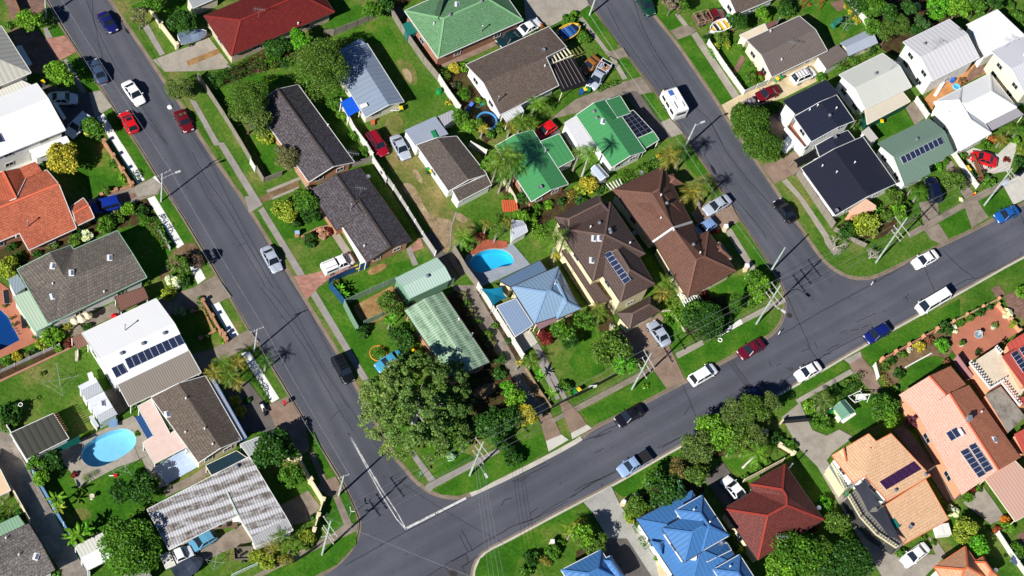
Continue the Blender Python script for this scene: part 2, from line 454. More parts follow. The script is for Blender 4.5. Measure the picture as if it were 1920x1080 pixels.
def gable(h,Q,ze,zr,mat,wall=None,r=.5,ov=.4,gut=None,cap=None,win=True,zb=0,th=.12):
    """eave A>B, eave C>D, ridge parallel to AB (r: share of the way from the AB eave)"""
    A,B,C,D=[G(p[0],p[1],p[2] if len(p)>2 else ze) for p in Q]
    ra=A.lerp(D,r);rb=B.lerp(C,r);ra.z=rb.z=zr
    return roofmesh(h,[A,B,C,D,ra,rb],[[0,1,5,4],[2,3,4,5]],mat,wall,ov,gut,cap,win,zb,th)
def hip(h,Q,ze,zr,mat,wall=None,ov=.45,gut=None,cap=None,k=1.0,ends=(1,1),win=True,zb=0):
    A,B,C,D=[G(p[0],p[1],ze) for p in Q]
    if ((B-A).length+(C-D).length)<((C-B).length+(D-A).length)*.98: A,B,C,D=B,C,D,A
    wd=((C-B).length+(D-A).length)/4; ax=((B-A)+(C-D)).normalized(); L=((B-A).length+(C-D).length)/2
    i=min(wd*k,L*.49)
    ra=(A+D)/2+ax*i*ends[0];rb=(B+C)/2-ax*i*ends[1];ra.z=rb.z=zr
    return roofmesh(h,[A,B,C,D,ra,rb],[[0,1,5,4],[1,2,5],[2,3,4,5],[3,0,4]],mat,wall,ov,gut,cap,win,zb)
def flat(h,Q,z,mat,wall=None,ov=.15,gut=None,win=False,posts=None,th=.1,zb=0):
    """single sloping or level roof; z one height or one per corner; posts: material of its corner posts"""
    V=[G(p[0],p[1],z if not hasattr(z,'__len__') else z[i]) for i,p in enumerate(Q)]
    ro=roofmesh(h,V,[list(range(len(V)))],mat,wall,ov,gut,None,win,zb,th)
    if posts:
        c=sum(V,Vector())/len(V)
        for p in V:
            q=p.lerp(c,.05);m=MB();m.box((0,0,(q.z-th)/2),(.1,.1,q.z-th)); link('post',m.mesh('post',posts),h,(q.x-h.location.x,q.y-h.location.y,0))
    return ro
def poly(h,P,F,mat,wall=None,ov=.45,gut=None,cap=None,win=True,zb=0):
    return roofmesh(h,[G(*p) for p in P],F,mat,wall,ov,gut,cap,win,zb)
def house(name,label,cat,x,y):
    return thing(name,label,cat,G(x,y,0))
# small things on roofs: parts of the house
_rs={}
def roofbit(h,kind,x,y):
    p,n=hit(x,y)
    if kind not in _rs:
        m=MB(); mats=[plain((.3,.32,.35),.4,.4,.4),plain((.8,.8,.8),.4),plain((.10,.13,.2),.4)]
        if kind=='pipe_vent': m.lathe((0,0,-.1),[(.07,0),(.07,.45),(.12,.45),(.12,.55),(.02,.6)],8,1)
        elif kind=='whirlybird_vent': m.lathe((0,0,-.15),[(.13,0),(.13,.3),(.21,.34),(.26,.46),(.2,.6),(.04,.64)],12,0)
        elif kind=='skylight': m.box((0,0,.03),(.7,.9,.18),0,1);m.box((.12,0,.13),(.34,.7,.04),0,2)
        elif kind=='satellite_dish':
            m.tube([(0,0,-.1),(0,0,.6)],.03,6,0); m.lathe((0,0,.6),[(.05,0),(.27,.06),(.32,.13),(.29,.13),(.05,.05)],12,0)
        elif kind=='tv_antenna':
            m.tube([(0,0,-.2),(0,0,2.1)],.025,5,0); m.tube([(-.8,0,2.0),(.8,0,2.0)],.02,4,0)
            for k in range(7): 
                t=-.75+k*.25; m.tube([(t,-.45+.03*k,2.0),(t,.45-.03*k,2.0)],.018,4,0)
        elif kind=='chimney': m.box((0,0,.4),(.6,.6,1.1),0,0); m.box((0,0,1.0),(.7,.7,.12),0,0)
        elif kind=='flue': m.tube([(0,0,-.2),(0,0,1.5)],.07,7,0); m.lathe((0,0,1.45),[(.13,0),(.13,.1),(.02,.2)],8,0)
        elif kind=='air_conditioner': m.box((0,0,.3),(.9,.5,.7),0,1)
        _rs[kind]=m.mesh(kind,mats)
    return link(kind,_rs[kind],h,p-h.location,(0,0,random.uniform(-.3,.3)+.4))
def panels(h,Q,nx,ny=1,name='solar_panel',mat=None,gap=.04,lift=.11):
    """a row of framed panels between four points on a roof: A>B along the row, D>C the other edge"""
    c0=(sum(q[0] for q in Q)/4,sum(q[1] for q in Q)/4); p0,n=hit(*c0); A,B,C,D=[o+d*((p0-o).dot(n)/d.dot(n))+n*lift for o,d in(ray(*q) for q in Q)]
    for i in range(nx):
        for j in range(ny):
            def at(u,v): return (A.lerp(B,u)).lerp(D.lerp(C,u),v)
            u0,u1=(i+gap/2)/nx,(i+1-gap/2)/nx; v0,v1=(j+gap*.6)/ny,(j+1-gap*.6)/ny
            q=[at(u0,v0),at(u1,v0),at(u1,v1),at(u0,v1)]
            m=MB(); nn=(q[1]-q[0]).cross(q[3]-q[0])
            if nn.z<0:q=q[::-1]
            nn=(q[1]-q[0]).cross(q[3]-q[0]).normalized()*.04; c=sum(q,Vector())/4
            o=[p-c for p in q]; t=[p+nn for p in o]
            m.face([p-nn for p in o[::-1]],1)
            for k in range(4): m.face([o[k]-nn,o[(k+1)%4]-nn,t[(k+1)%4],t[k]],1)
            if mat is None:
                I=[p*.955 for p in t]
                for k in range(4): m.face([t[k],t[(k+1)%4],I[(k+1)%4],I[k]],1)
                m.face(I,0)
            else: m.face(t,0)
            link(name,m.mesh(name,[mat or solarm(),plain((.7,.72,.75),.35,.5)]),h,c-h.location)
# ---------------------------------------------------------------- fences
def fence(pts,hgt,kind,label,name='fence',cat='fence',z=0.0):
    """kind: (material, thickness, post spacing, post width, post material, extra post height)"""
    mat,th,sp,pw,pm,ex=kind
    W=[G(*p) for p in pts]; root=thing(name,label,cat,W[0])
    tot=0
    for i in range(len(W)-1):
        a,b=W[i],W[i+1]; d=(b-a);L=d.length
        if L<.2: continue
        m=MB(); zv=Vector((0,0,hgt/2)); m.bar(a+zv-W[0],b+zv-W[0],th,hgt)
        if ex<0: m.bar(a-W[0]+Vector((0,0,hgt-.01)),b-W[0]+Vector((0,0,hgt-.01)),th+.07,.06)
        m.build('panel',mat,root)
        if pw>0:
            k=max(1,round(L/sp))
            for q in range(k+(1 if i==len(W)-2 else 0)):
                if tot>26: break
                p=a.lerp(b,q/k);tot+=1
                key=('post',pm.name,pw,round(hgt,2),ex)
                if key not in _rs:
                    m=MB(); H=hgt+abs(ex); m.box((0,0,H/2),(pw,pw,H))
                    if pw>.25: m.box((0,0,H+.03),(pw+.1,pw+.1,.08))
                    _rs[key]=m.mesh('post',pm)
                link('post',_rs[key],root,p-W[0],(0,0,math.atan2(d.y,d.x)))
    return root
# ---------------------------------------------------------------- plants
def leaves_mesh(name,pts,nrm,size,mat,aspect=.62,jit=.75):
    n=len(pts); r=RN.normal(size=(n,3)); nn=nrm+jit*r; nn/=np.linalg.norm(nn,axis=1)[:,None]
    t=np.cross(nn,RN.normal(size=(n,3))); t/=np.linalg.norm(t,axis=1)[:,None]; b=np.cross(nn,t)
    s=(size*RN.uniform(.65,1.35,n))[:,None]
    v=np.empty((n,4,3)); v[:,0]=pts-t*s*.5; v[:,1]=pts+b*s*.5*aspect+nn*s*.08; v[:,2]=pts+t*s*.5; v[:,3]=pts-b*s*.5*aspect+nn*s*.08
    me=bpy.data.meshes.new(name); me.vertices.add(n*4); me.loops.add(n*4); me.polygons.add(n)
    me.vertices.foreach_set('co',v.reshape(-1)); me.loops.foreach_set('vertex_index',np.arange(n*4,dtype=np.int32))
    me.polygons.foreach_set('loop_start',np.arange(0,n*4,4,dtype=np.int32)); me.polygons.foreach_set('loop_total',np.full(n,4,dtype=np.int32))
    me.materials.append(mat); me.update(); me.validate(); return me
def crown_points(r,hr,clumps,cr,n,shell=.45,low=-.35):
    """points over a cluster of leafy clumps spread through a dome"""
    C=[]
    while len(C)<clumps:
        p=RN.normal(size=3); p/=np.linalg.norm(p)
        if p[2]<low: continue
        k=RN.uniform(.45,1.0)**.6*(1-cr*.8)
        C.append((p*k*np.array([r,r,r*hr]),r*cr*RN.uniform(.6,1.25)))
    a=np.array([c[1]**2 for c in C]); idx=RN.choice(len(C),n,p=a/a.sum())
    P=RN.normal(size=(n,3)); P/=np.linalg.norm(P,axis=1)[:,None]; P[:,2]=np.where(P[:,2]<-.3,-P[:,2],P[:,2])
    cen=np.array([C[i][0] for i in idx]); rad=np.array([C[i][1] for i in idx])
    q=RN.uniform(shell,1,n)**.5
    return cen+P*(rad*q)[:,None]*np.array([1,1,.85]),P
_cr={}
def crown(kind,r):
    for cl in(.55,.9,1.5,2.4,3.8,6.0):
        if r<=cl*1.28: break
    v=random.randrange(2 if cl>3 else 3); key=(kind,cl,v)
    if key not in _cr:
        ls={'tree':.34,'fine':.26,'dense':.3,'sparse':.3,'gum':.36,'fern':.5,'flower':.26}[kind]*(.7 if cl<1 else .85 if cl<2 else 1)
        dn={'tree':3.4,'fine':4.6,'dense':5.0,'sparse':2.0,'gum':2.5,'fern':3.0,'flower':4.5}[kind]
        n=int(2*math.pi*cl*cl*dn/(ls*ls*.31)*.62); n=min(n,21000 if kind=='gum' else 11000)
        k={'tree':(int(10+7*cl),.36),'fine':(int(9+6*cl),.34),'dense':(int(12+9*cl),.36),'sparse':(int(9+5*cl),.26),'gum':(int(30+10*cl),.15),'fern':(8,.5),'flower':(int(9+7*cl),.36)}[kind]
        P,Nn=crown_points(cl,.82,k[0],k[1],n,.35 if kind!='dense' else .6)
        Nn=Nn*.6+np.array([0,0,.5])
        asp={'fine':.4,'fern':.22,'gum':.5}.get(kind,.66)
        _cr[key]=(leaves_mesh('crown',P,Nn,ls,leafm(),asp),cl)
    return _cr[key]
def trunk_mesh(h,r,limbs,spread,c=(.16,.12,.09)):
    m=MB(); top=h*.75
    m.tube([(0,0,-.1),(r*.3,0,top*.35),(-r*.2,r*.3,top*.7),(0,0,top)],[r*1.25,r*.9,r*.7,r*.35],7)
    for k in range(limbs):
        a=2.4*k+.5;z=top*(.45+.09*(k%5)); e=spread*(.75-.07*(k%4))
        m.tube([(0,0,z),(math.cos(a)*e*.45,math.sin(a)*e*.45,z+(h-z)*.35),(math.cos(a)*e,math.sin(a)*e,z+(h-z)*.7)],[r*.5,r*.33,r*.12],5)
    return m.mesh('trunk',bark(c))
def tree(x,y,r,h,col,label,kind='tree',name='tree',cat='tree',group=None,hr=.9,tc=(.16,.12,.09),limbs=6):
    """x,y,r: middle and radius of the crown as surveyed; h: height of the top"""
    rm=r/OS/PXM; zc=max(h-rm*.85*hr,rm*.35); p=G(x,y,zc); p.z=0
    me,cl=crown(kind,rm); s=rm/cl
    root=thing(name,label,cat,p,random.uniform(0,6.3),group)
    link('trunk',trunk_mesh(zc+rm*.3,max(.07,rm*.055),limbs,rm*.85,tc),root)
    link('crown',me,root,(0,0,zc),(0,0,0),col).scale=(s,s,s*hr)
    return root
def shrub(x,y,r,col,label,kind='tree',name='shrub',cat='shrub',group=None,hr=1.0):
    rm=r/OS/PXM; zc=rm*.45*hr; p=G(x,y,zc); me,cl=crown(kind,rm); s=rm/cl
    o=link(name,me,None,p,(0,0,random.uniform(0,6.3)),col); o.scale=(s,s,s*hr); o.name=name; tag(o,label,cat,group); return o
def hedge(pts,w,h,col,label,name='hedge',cat='hedge',ls=.22,dens=70):
    """leaf mass along a line, a little uneven"""
    W=[G(x,y,h*.5) for x,y in pts]; c=sum(W,Vector())/len(W); P=[];Nn=[]
    for i in range(len(W)-1):
        a,b=W[i],W[i+1];L=(b-a).length;n=max(8,int(L*dens*(w+h)*.75)); d=(b-a)/max(L,1e-6); sd=Vector((-d.y,d.x,0))
        for _ in range(n):
            t=random.random(); s=random.random(); k=1+.22*math.sin(t*L*2.1+i)+random.uniform(-.15,.1)
            if s<.5: q=(random.uniform(-.5,.5)*w*k,h*k*random.uniform(.8,1.02)); nn=(0,0,1)
            else:
                sg=random.choice((-1,1)); q=(sg*w*.5*k*random.uniform(.75,1.05),random.random()*h*k); nn=(sd.x*sg,sd.y*sg,.4)
            p=a+(b-a)*t+sd*q[0]; P.append((p.x-c.x,p.y-c.y,q[1])); Nn.append(nn)
    me=leaves_mesh(name,np.array(P),np.array(Nn),ls,leafm())
    o=link(name,me,None,(c.x,c.y,0),(0,0,0),col); return tag(o,label,cat)
def frond(m,base,az,L,lift,droop,wid,n=7,leaflets=True):
    """one arching frond with a row of leaflets down each side"""
    ca,sa=math.cos(az),math.sin(az); pts=[]
    for i in range(n+1):
        t=i/n; rr=L*(t-.12*t*t*droop); z=lift*L*t-droop*L*.62*t*t
        pts.append(Vector((base[0]+ca*rr,base[1]+sa*rr,base[2]+z)))
    sd=Vector((-sa,ca,0))
    for i in range(n):
        a,b=pts[i],pts[i+1]; t=(i+.5)/n; wd=wid*L*(math.sin(math.pi*min(1,.12+t*.88))**.7)
        for s in(-1,1):
            if leaflets:
                for q in(0,.5):
                    p=a.lerp(b,q);p2=a.lerp(b,q+.34); tip=p.lerp(b,q+.6)+sd*s*wd*random.uniform(.8,1.1)+(b-a)*.7+Vector((0,0,-wd*.45))
                    m.face([p,p2,tip])
            else:
                m.face([a,b,b+sd*s*wd*(1.0 if i<n-1 else .05)+Vector((0,0,-wd*.12)),a+sd*s*wd*(.8 if i else .1)+Vector((0,0,-wd*.12))])
_pm={}
def palm_crown(kind):
    v=random.randrange(3);key=(kind,v)
    if key not in _pm:
        m=MB()
        if kind=='palm':
            for k in range(15): frond(m,(0,0,.1),k*2.4+random.uniform(-.2,.2),random.uniform(.82,1.0),.75-.045*k,.75+.03*k,.26,6)
        elif kind=='sago':
            for k in range(26): frond(m,(0,0,.08),k*2.4,random.uniform(.8,1.0),.85-.03*k,.7,.12,6)
        elif kind=='banana':
            for k in range(10): frond(m,(random.uniform(-.12,.12),random.uniform(-.12,.12),.2),k*2.4+random.uniform(-.3,.3),random.uniform(.7,1.0),1.1-.08*k,.9,.13,6,False)
        elif kind=='clump':
            for k in range(30): frond(m,(random.uniform(-.45,.45),random.uniform(-.45,.45),random.uniform(0,.35)),k*2.4,random.uniform(.4,.62),1.0-.02*k,1.0,.24,5)
        _pm[key]=m.mesh('crown',leafm(.25))
    return _pm[key]
def palm(x,y,r,h,col,label,kind='palm',name='palm_tree',cat='palm',group=None,base=None,tc=(.30,.27,.23),tr=.13):
    """crown middle at x,y at height h; base: foot of the trunk if it leans"""
    rm=r/OS/PXM; p=G(x,y,h); b=G(*base) if base else Vector((p.x,p.y,0)); b.z=0
    root=thing(name,label,cat,b,0,group); d=p-b
    if h>.6:
        m=MB(); m.tube([(0,0,-.1),(d.x*.25,d.y*.25,h*.35),(d.x*.65,d.y*.65,h*.72),(d.x,d.y,h)],[tr*1.5,tr*1.05,tr,tr*.8],8); m.build('trunk',bark(tc),root)
    c=link('crown',palm_crown(kind),root,d,(0,0,random.uniform(0,6.3)),col); c.scale=(rm,rm,rm*(.9 if kind!='banana' else .8)); return root
def bare_tree(x,y,r,h,label,c=(.42,.37,.32),leaf=None,name='bare_tree',group=None):
    rm=r/OS/PXM; p=G(x,y,h*.6); p.z=0; root=thing(name,label,'tree',p,0,group); m=MB()
    def br(a,d,L,rad,lv):
        e=a+d*L; m.tube([a,a.lerp(e,.5)+Vector((random.uniform(-.08,.08)*L,random.uniform(-.08,.08)*L,0)),e],[rad,rad*.8,rad*.6],5 if lv<2 else 4,0,False)
        if lv>=5:return
        for k in range(3 if lv<4 else 2):
            q=Vector((random.gauss(0,1),random.gauss(0,1),random.gauss(.25,.4))).normalized()
            br(e,(d*.75+q*.8).normalized(),L*random.uniform(.62,.82),rad*.62,lv+1)
    for k in range(4):
        a=k*1.6+random.random(); br(Vector((0,0,h*.22)),Vector((math.cos(a)*.75,math.sin(a)*.75,.6)).normalized(),rm*.42,.09,1)
    m.tube([(0,0,-.1),(0,0,h*.24)],[.17,.13],7); m.build('trunk',bark(c),root)
    if leaf:
        me,cl=crown('sparse',rm); s=rm/cl; link('crown',me,root,(0,0,h*.62),(0,0,0),leaf).scale=(s,s,s*.7)
    return root
# ---------------------------------------------------------------- vehicles
def ring_loft(m,secs,mat=0,cap=True):
    for i in range(len(secs)-1):
        n=len(secs[i])
        for k in range(n): m.face([secs[i][k],secs[i][(k+1)%n],secs[i+1][(k+1)%n],secs[i+1][k]],mat)
    if cap: m.face(secs[0][::-1],mat);m.face(secs[-1],mat)
def wheel(root,x,y,r=.32,w=.22,s=1):
    if 'tyre' not in _rs:
        m=MB(); m.tube([(0,-.11,0),(0,-.1,0),(0,.1,0),(0,.11,0)],[.26,.32,.32,.26],14); _rs['tyre']=m.mesh('wheel',plain((.012,.012,.013),.85))
        m=MB(); m.tube([(0,-.1,0),(0,.1,0)],.2,10); m.tube([(0,-.118,0),(0,.118,0)],.15,6,1); _rs['rim']=m.mesh('rim',[plain((.35,.35,.36),.35,.5,.6),plain((.55,.55,.57),.3,.5,.6)])
    o=link('wheel',_rs['tyre'],root,(x,y,r)); k=r/.32; o.scale=(k,w/.22,k); link('rim',_rs['rim'],o,(0,.006*s,0)); return o
def sect(x,hw,z0,zb,crown=.05):
    """body cross-section at x: sill, flank, shoulder, crowned deck"""
    h=[(.86,z0),(.97,z0+(zb-z0)*.28),(1.0,z0+(zb-z0)*.6),(.955,zb-.05),(.86,zb),(.45,zb+crown*.8)]
    L=[Vector((x,hw*a,z)) for a,z in h]+[Vector((x,0,zb+crown))]+[Vector((x,-hw*a,z)) for a,z in h[::-1]]
    return L
CARS={ # L, W, belt stations (x share from front, half width share, belt height), cabin: base front, roof front, roof back, base back, roof height
 'sedan':(4.75,1.82,[(0,.66,.55),(.03,.84,.66),(.10,.95,.74),(.26,1.0,.86),(.42,1,.9),(.6,1,.92),(.76,1,.95),(.88,.96,.97),(.97,.84,.9),(1,.7,.72)],(.27,.42,.68,.83),1.44),
 'hatch':(4.2,1.76,[(0,.66,.55),(.03,.84,.68),(.10,.95,.78),(.25,1.0,.9),(.42,1,.94),(.6,1,.96),(.8,1,.98),(.92,.95,.98),(.985,.86,.9),(1,.76,.7)],(.24,.41,.84,.965),1.46),
 'wagon':(4.85,1.85,[(0,.68,.6),(.03,.86,.75),(.10,.96,.86),(.25,1.0,.98),(.42,1,1.02),(.6,1,1.04),(.8,1,1.05),(.93,.97,1.05),(.985,.9,.95),(1,.82,.7)],(.25,.38,.9,.975),1.74),
 'coupe':(4.2,1.78,[(0,.64,.5),(.03,.82,.6),(.10,.94,.68),(.28,1.0,.8),(.42,1,.83),(.6,1,.86),(.76,1,.9),(.88,.96,.9),(.97,.84,.84),(1,.72,.66)],(.30,.46,.66,.82),1.28),
 'ute':(5.3,1.85,[(0,.68,.6),(.03,.86,.76),(.09,.96,.86),(.22,1.0,.98),(.34,1,1.02),(.56,1,1.04)],(.22,.32,.53,.575),1.74),
 'van':(5.0,1.9,[(0,.72,.62),(.02,.86,.82),(.07,.95,.98),(.16,1.0,1.1),(.3,1,1.12),(.6,1,1.12),(.9,1,1.12),(1,.97,1.1)],(.10,.22,.975,.995),1.98),
}
_proto={}
def make_car(kind,variant=''):
    L,W,st,(xa,xb,xc,xd),H=CARS[kind]; hw=W/2; X=lambda t:L/2-t*L
    root=thing('parked_car','',kind,(0,0,0)); P=carpaint(); BL=plain((.02,.02,.022),.6); CHR=plain((.5,.5,.52),.25,.6,.7)
    m=MB(); ring_loft(m,[sect(X(t),hw*a,.24 if 0<t<1 else .32,z) for t,a,z in st])
    def belt(t):
        for (t0,a0,z0),(t1,a1,z1) in zip(st,st[1:]):
            if t0<=t<=t1: k=(t-t0)/(t1-t0); return a0+(a1-a0)*k,z0+(z1-z0)*k
        return st[-1][1],st[-1][2]
    def quad(t,y,z): return Vector((X(t),y,z))
    (aa,za),(ad,zd)=belt(xa),belt(xd); rb=hw*.70; gb=hw*.885
    top=[(xb,H-.03),((xb+xc)/2,H+.02),(xc,H-.02)]
    # roof skin, crowned
    for (t0,z0),(t1,z1) in zip(top,top[1:]):
        ys=[-1,-.6,0,.6,1]
        for a,b in zip(ys,ys[1:]):
            f=lambda y,z:(y*rb,z+.035*(1-y*y))
            m.face([(X(t0),*f(a,z0)),(X(t0),*f(b,z0)),(X(t1),*f(b,z1)),(X(t1),*f(a,z1))])
    # pillars
    for s in(-1,1):
        m.bar(quad(xa,s*gb,za),quad(xb,s*rb,H-.02),.09,.05); m.bar(quad(xd,s*gb*.97,zd),quad(xc,s*rb,H-.02),.16,.06)
        mid=(xb+xc)/2; am,zm=belt(mid); m.bar(quad(mid,s*gb*1.0,zm),quad(mid,s*rb,H+.0),.09,.03)
        m.bar(quad(xb,s*rb,H-.015),quad(xc,s*rb,H-.015),.06,.05)
    body=m.build('body',P,root,None,False)
    e=.012
    g=MB(); g.face([(X(xa)+e,-gb,za+.02),(X(xa)+e,gb,za+.02),(X(xb)+e,rb,H-.02),(X(xb)+e,-rb,H-.02)]); g.build('windscreen',glassm(),root)
    g=MB(); g.face([(X(xd)-e,gb*.96,zd+.02),(X(xd)-e,-gb*.96,zd+.02),(X(xc)-e,-rb,H-.02),(X(xc)-e,rb,H-.02)]); g.build('rear_window',glassm(),root)
    for s in(-1,1):
        g=MB(); pts=[(X(xa),s*gb,za),(X(xd),s*gb*.97,zd),(X(xc),s*rb,H-.03),(X(xb),s*rb,H-.03)]
        g.face(pts if s<0 else pts[::-1]); g.build('side_window',glassm(),root)
        g=MB(); g.box((X(.018)-.03,s*hw*.62,.63),(.12,.34,.15)); g.build('headlight',plain((.75,.78,.8),.2,.6),root)
        g=MB(); g.box((X(.985)-.0,s*hw*.68,.74),(.09,.26,.17)); g.build('tail_light',plain((.3,.015,.012),.3,.5),root)
        g=MB(); g.box((X(xa+.035),s*(hw+.07),za+.1),(.12,.17,.13)); g.build('mirror',P,root)
        wheel(root,X(.18),s*(hw-.1),.33,.22,s); wheel(root,X(.80),s*(hw-.1),.33,.22,s)
    g=MB(); g.box((X(.0)-.01,0,.46),(.06,W*.55,.14)); g.build('grille',BL,root)
    if kind in('ute',):
        x0,x1=X(.585),X(1.0); g=MB(); t=.05
        g.box(((x0+x1)/2,0,.62),(x0-x1,W*.98,.1)); 
        for s in(-1,1): g.box(((x0+x1)/2,s*(W*.49-t/2),.82),(x0-x1,t,.36))
        g.box((x1+t/2,0,.82),(t,W*.98-.1,.36)); g.box((x0-t/2,0,.82),(t,W*.98-.1,.36)); g.box(((x0+x1)/2,0,.4),(x0-x1,W*.9,.3)); g.build('tray',P,root)
        if variant=='cover': g=MB(); g.box(((x0+x1)/2,0,1.0),(x0-x1-.06,W*.93,.04)); g.build('tray_cover',BL,root)
        if variant=='canopy':
            g=MB(); ring_loft(g,[[Vector((x,s*a,z)) for s,a,z in((1,hw*.96,1.0),(1,hw*.86,1.6),(1,hw*.72,1.72),(-1,hw*.72,1.72),(-1,hw*.86,1.6),(-1,hw*.96,1.0))] for x in(x0-.04,x1+.04)]); g.build('canopy',P,root)
            for s in(-1,1):
                g=MB(); g.box(((x0+x1)/2,s*hw*.9,1.32),((x0-x1)*.8,.1,.34)); g.build('canopy_window',glassm(),root)
            for s in(-1,1):
                g=MB(); g.box(((x0+x1)/2,s*hw*.5,1.78),((x0-x1)*.95,.04,.06)); g.build('roof_rail',BL,root)
        if variant=='rack':
            g=MB()
            for s in(-1,1):
                for x in(x0-.1,x1+.1): g.bar((x,s*hw*.9,1.0),(x,s*hw*.9,1.85),.06,.06)
                g.bar((x0-.1,s*hw*.9,1.85),(x1+.1,s*hw*.9,1.85),.06,.06)
            for x in(x0-.1,x1+.1): g.bar((x,-hw*.9,1.85),(x,hw*.9,1.85),.06,.06)
            g.build('ladder_rack',plain((.7,.7,.7),.5),root)
            g=MB()
            for k in range(7): g.box((random.uniform(x1+.3,x0-.3),random.uniform(-.6,.6),.82),(.45,.35,.3),random.random(),k%3)
            g.build('load',[plain((.5,.18,.06)),plain((.55,.5,.42)),plain((.08,.08,.09))],root)
    if variant=='racks':
        for s in(-1,1):
            g=MB(); g.box(((X(xb)+X(xc))/2,s*rb*.8,H+.08),(X(xb)-X(xc),.04,.06)); g.build('roof_rail',BL,root)
        if kind=='wagon':
            g=MB()
            for k in range(4): g.box((X(xb)-(k+.5)/4*(X(xb)-X(xc)),0,H+.1),(.05,rb*1.7,.04))
            g.build('roof_rack',BL,root)
    if variant=='sunroof':
        g=MB(); g.box((X(xb+.1),0,H+.045),(.55,.75,.02)); g.build('sunroof',glassm(),root)
    if variant=='open':
        pass
    return root
def car(x1,y1,x2,y2,kind,col,label,variant='',cat='car',name='parked_car',group=None,L=None,z=.0):
    """front and rear ends as surveyed"""
    key=kind+variant
    a,b=G(x1,y1,.6),G(x2,y2,.6); c=(a+b)/2; ang=math.atan2(a.y-b.y,a.x-b.x); k=(a-b).length/CARS[kind][0]; k=max(.88,min(1.12,k))
    loc=(c.x,c.y,z); cs={'body':col,'mirror':col,'tray':col,'canopy':col}
    if key not in _proto:
        r=make_car(kind,variant); _proto[key]=r; remember(r); first=True
    else: r=_proto[key]; first=False
    if first:
        for ch in KIDS[r.name]:
            if ch.name.split('.')[0] in cs: ch.color=(*col,1)
        r.location=loc; r.rotation_euler=(0,0,ang); r['label']=label; o=r
        if group:o['group']=group
    else: o=dup(r,loc,ang,label,group,None,cs)
    o.scale=(k,1,1); o['category']=cat; return o
# ---------------------------------------------------------------- street furniture
MINT=(.52,.62,.52)
def pole(bx,by,h,label,arms=(),lamp=None,col=(.42,.49,.43),r=.13,group='timber power poles along the kerbs',xform=False,name='power_pole'):
    """arms: (height, half length, dx,dy photo direction, offset)"""
    b=G(bx,by,0); root=thing(name,label,'power pole',b,0,group)
    m=MB(); m.tube([(0,0,-.1),(0,0,h*.5),(0,0,h)],[r*1.15,r,r*.75],9); m.build('shaft',bark(col),root)
    tops=[]
    for z,L,dx,dy,off in arms:
        d=G(bx+dx,by+dy,0)-b; d.z=0; d.normalize(); m=MB(); c=Vector((0,0,z))+d*off
        m.bar(c-d*L,c+d*L,.08,.1); ins=MB()
        for k in(-.92,-.4,.4,.92):
            q=c+d*L*k; ins.lathe(q+Vector((0,0,.05)),[(.03,0),(.06,.08),(.06,.14),(.03,.2)],6); tops.append(b+q+Vector((0,0,.25)))
        a=m.build('crossarm',plain((.45,.42,.37),.8),root); ins.build('insulator',plain((.6,.6,.58),.3,.5),a)
    if lamp:
        dx,dy,z,L=lamp; d=G(bx+dx,by+dy,0)-b; d.z=0; d.normalize(); m=MB()
        m.tube([(0,0,z-.5),d*L*.3+Vector((0,0,z)),d*L+Vector((0,0,z+.25))],.04,6); a=m.build('lamp_arm',plain((.55,.56,.57),.5,.4,.5),root)
        m=MB(); q=d*L+Vector((0,0,z+.25)); m.bar(q,q+d*.7,.26,.16); l=m.build('lamp_head',plain((.6,.6,.6),.4),root); m=MB(); m.bar(q+d*.1+Vector((0,0,-.1)),q+d*.6+Vector((0,0,-.1)),.2,.05); m.build('lamp_glass',plain((.8,.8,.75),.2),l)
    if xform:
        m=MB(); m.box((.45,.1,h*.66),(.8,.75,1.1)); m.build('transformer',plain((.42,.46,.52),.5),root)
        m=MB()
        for k in range(3): m.lathe((.2+.25*k,.1,h*.66+.55),[(.05,0),(.08,.12),(.03,.3)],6)
        m.build('bushing',plain((.3,.2,.15),.3),root)
    return tops
_wi=[0]
def wire(p,q,sag,label,group='overhead power lines',r=.017,c=(.3,.3,.31)):
    p=Vector(p);q=Vector(q);m=MB();n=10;pts=[]
    for i in range(n+1):
        t=i/n;v=p.lerp(q,t);v.z-=sag*4*t*(1-t);pts.append(v)
    m.tube(pts,r,4,0,False); o=m.build('overhead_wire',plain(c,.5,.4,.3),None,p); return tag(o,label,'power line',group)
def bin_(x,y,lidc,bodyc,label,group='wheelie bins',rz=.4):
    p=G(x,y,.5);p.z=0
    key=('bin',)
    if key not in _proto:
        root=thing('wheelie_bin','','wheelie bin',(0,0,0)); m=MB()
        ring_loft(m,[[Vector((a*.24*k,b*.26*k,z)) for a,b in((-1,-1),(1,-1),(1,1),(-1,1))] for z,k in((.08,.8),(.5,.92),(.95,1.05))]); m.build('body',carpaint(),root)
        m=MB(); ring_loft(m,[[Vector((a*.28*k,b*.31*k,z)) for a,b in((-1,-1),(1,-1),(1,1),(-1,1))] for z,k in((.95,1),(1.0,1.0),(1.06,.75))]); m.build('lid',carpaint(),root)
        for s in(-1,1):
            m=MB(); m.tube([(-.2,s*.2-.04,.1),(-.2,s*.2+.04,.1)],.1,8); m.build('wheel',plain((.02,.02,.02),.8),root)
        m=MB(); m.bar((-.3,-.22,.98),(-.3,.22,.98),.04,.04); m.build('handle',plain((.03,.06,.03),.6),root)
        _proto[key]=root; remember(root); o=root; o.location=p;o.rotation_euler=(0,0,rz); o['label']=label; o['group']=group
        for ch in KIDS[root.name]:
            if ch.name=='body': ch.color=(*bodyc,1)
            if ch.name=='lid': ch.color=(*lidc,1)
    else: o=dup(_proto[key],p,rz,label,group,None,{'body':bodyc,'lid':lidc})
    return o
YEL=lin((240,200,20)); GRN=lin((20,130,60)); DGR=lin((15,80,45)); BLU=lin((30,80,170))
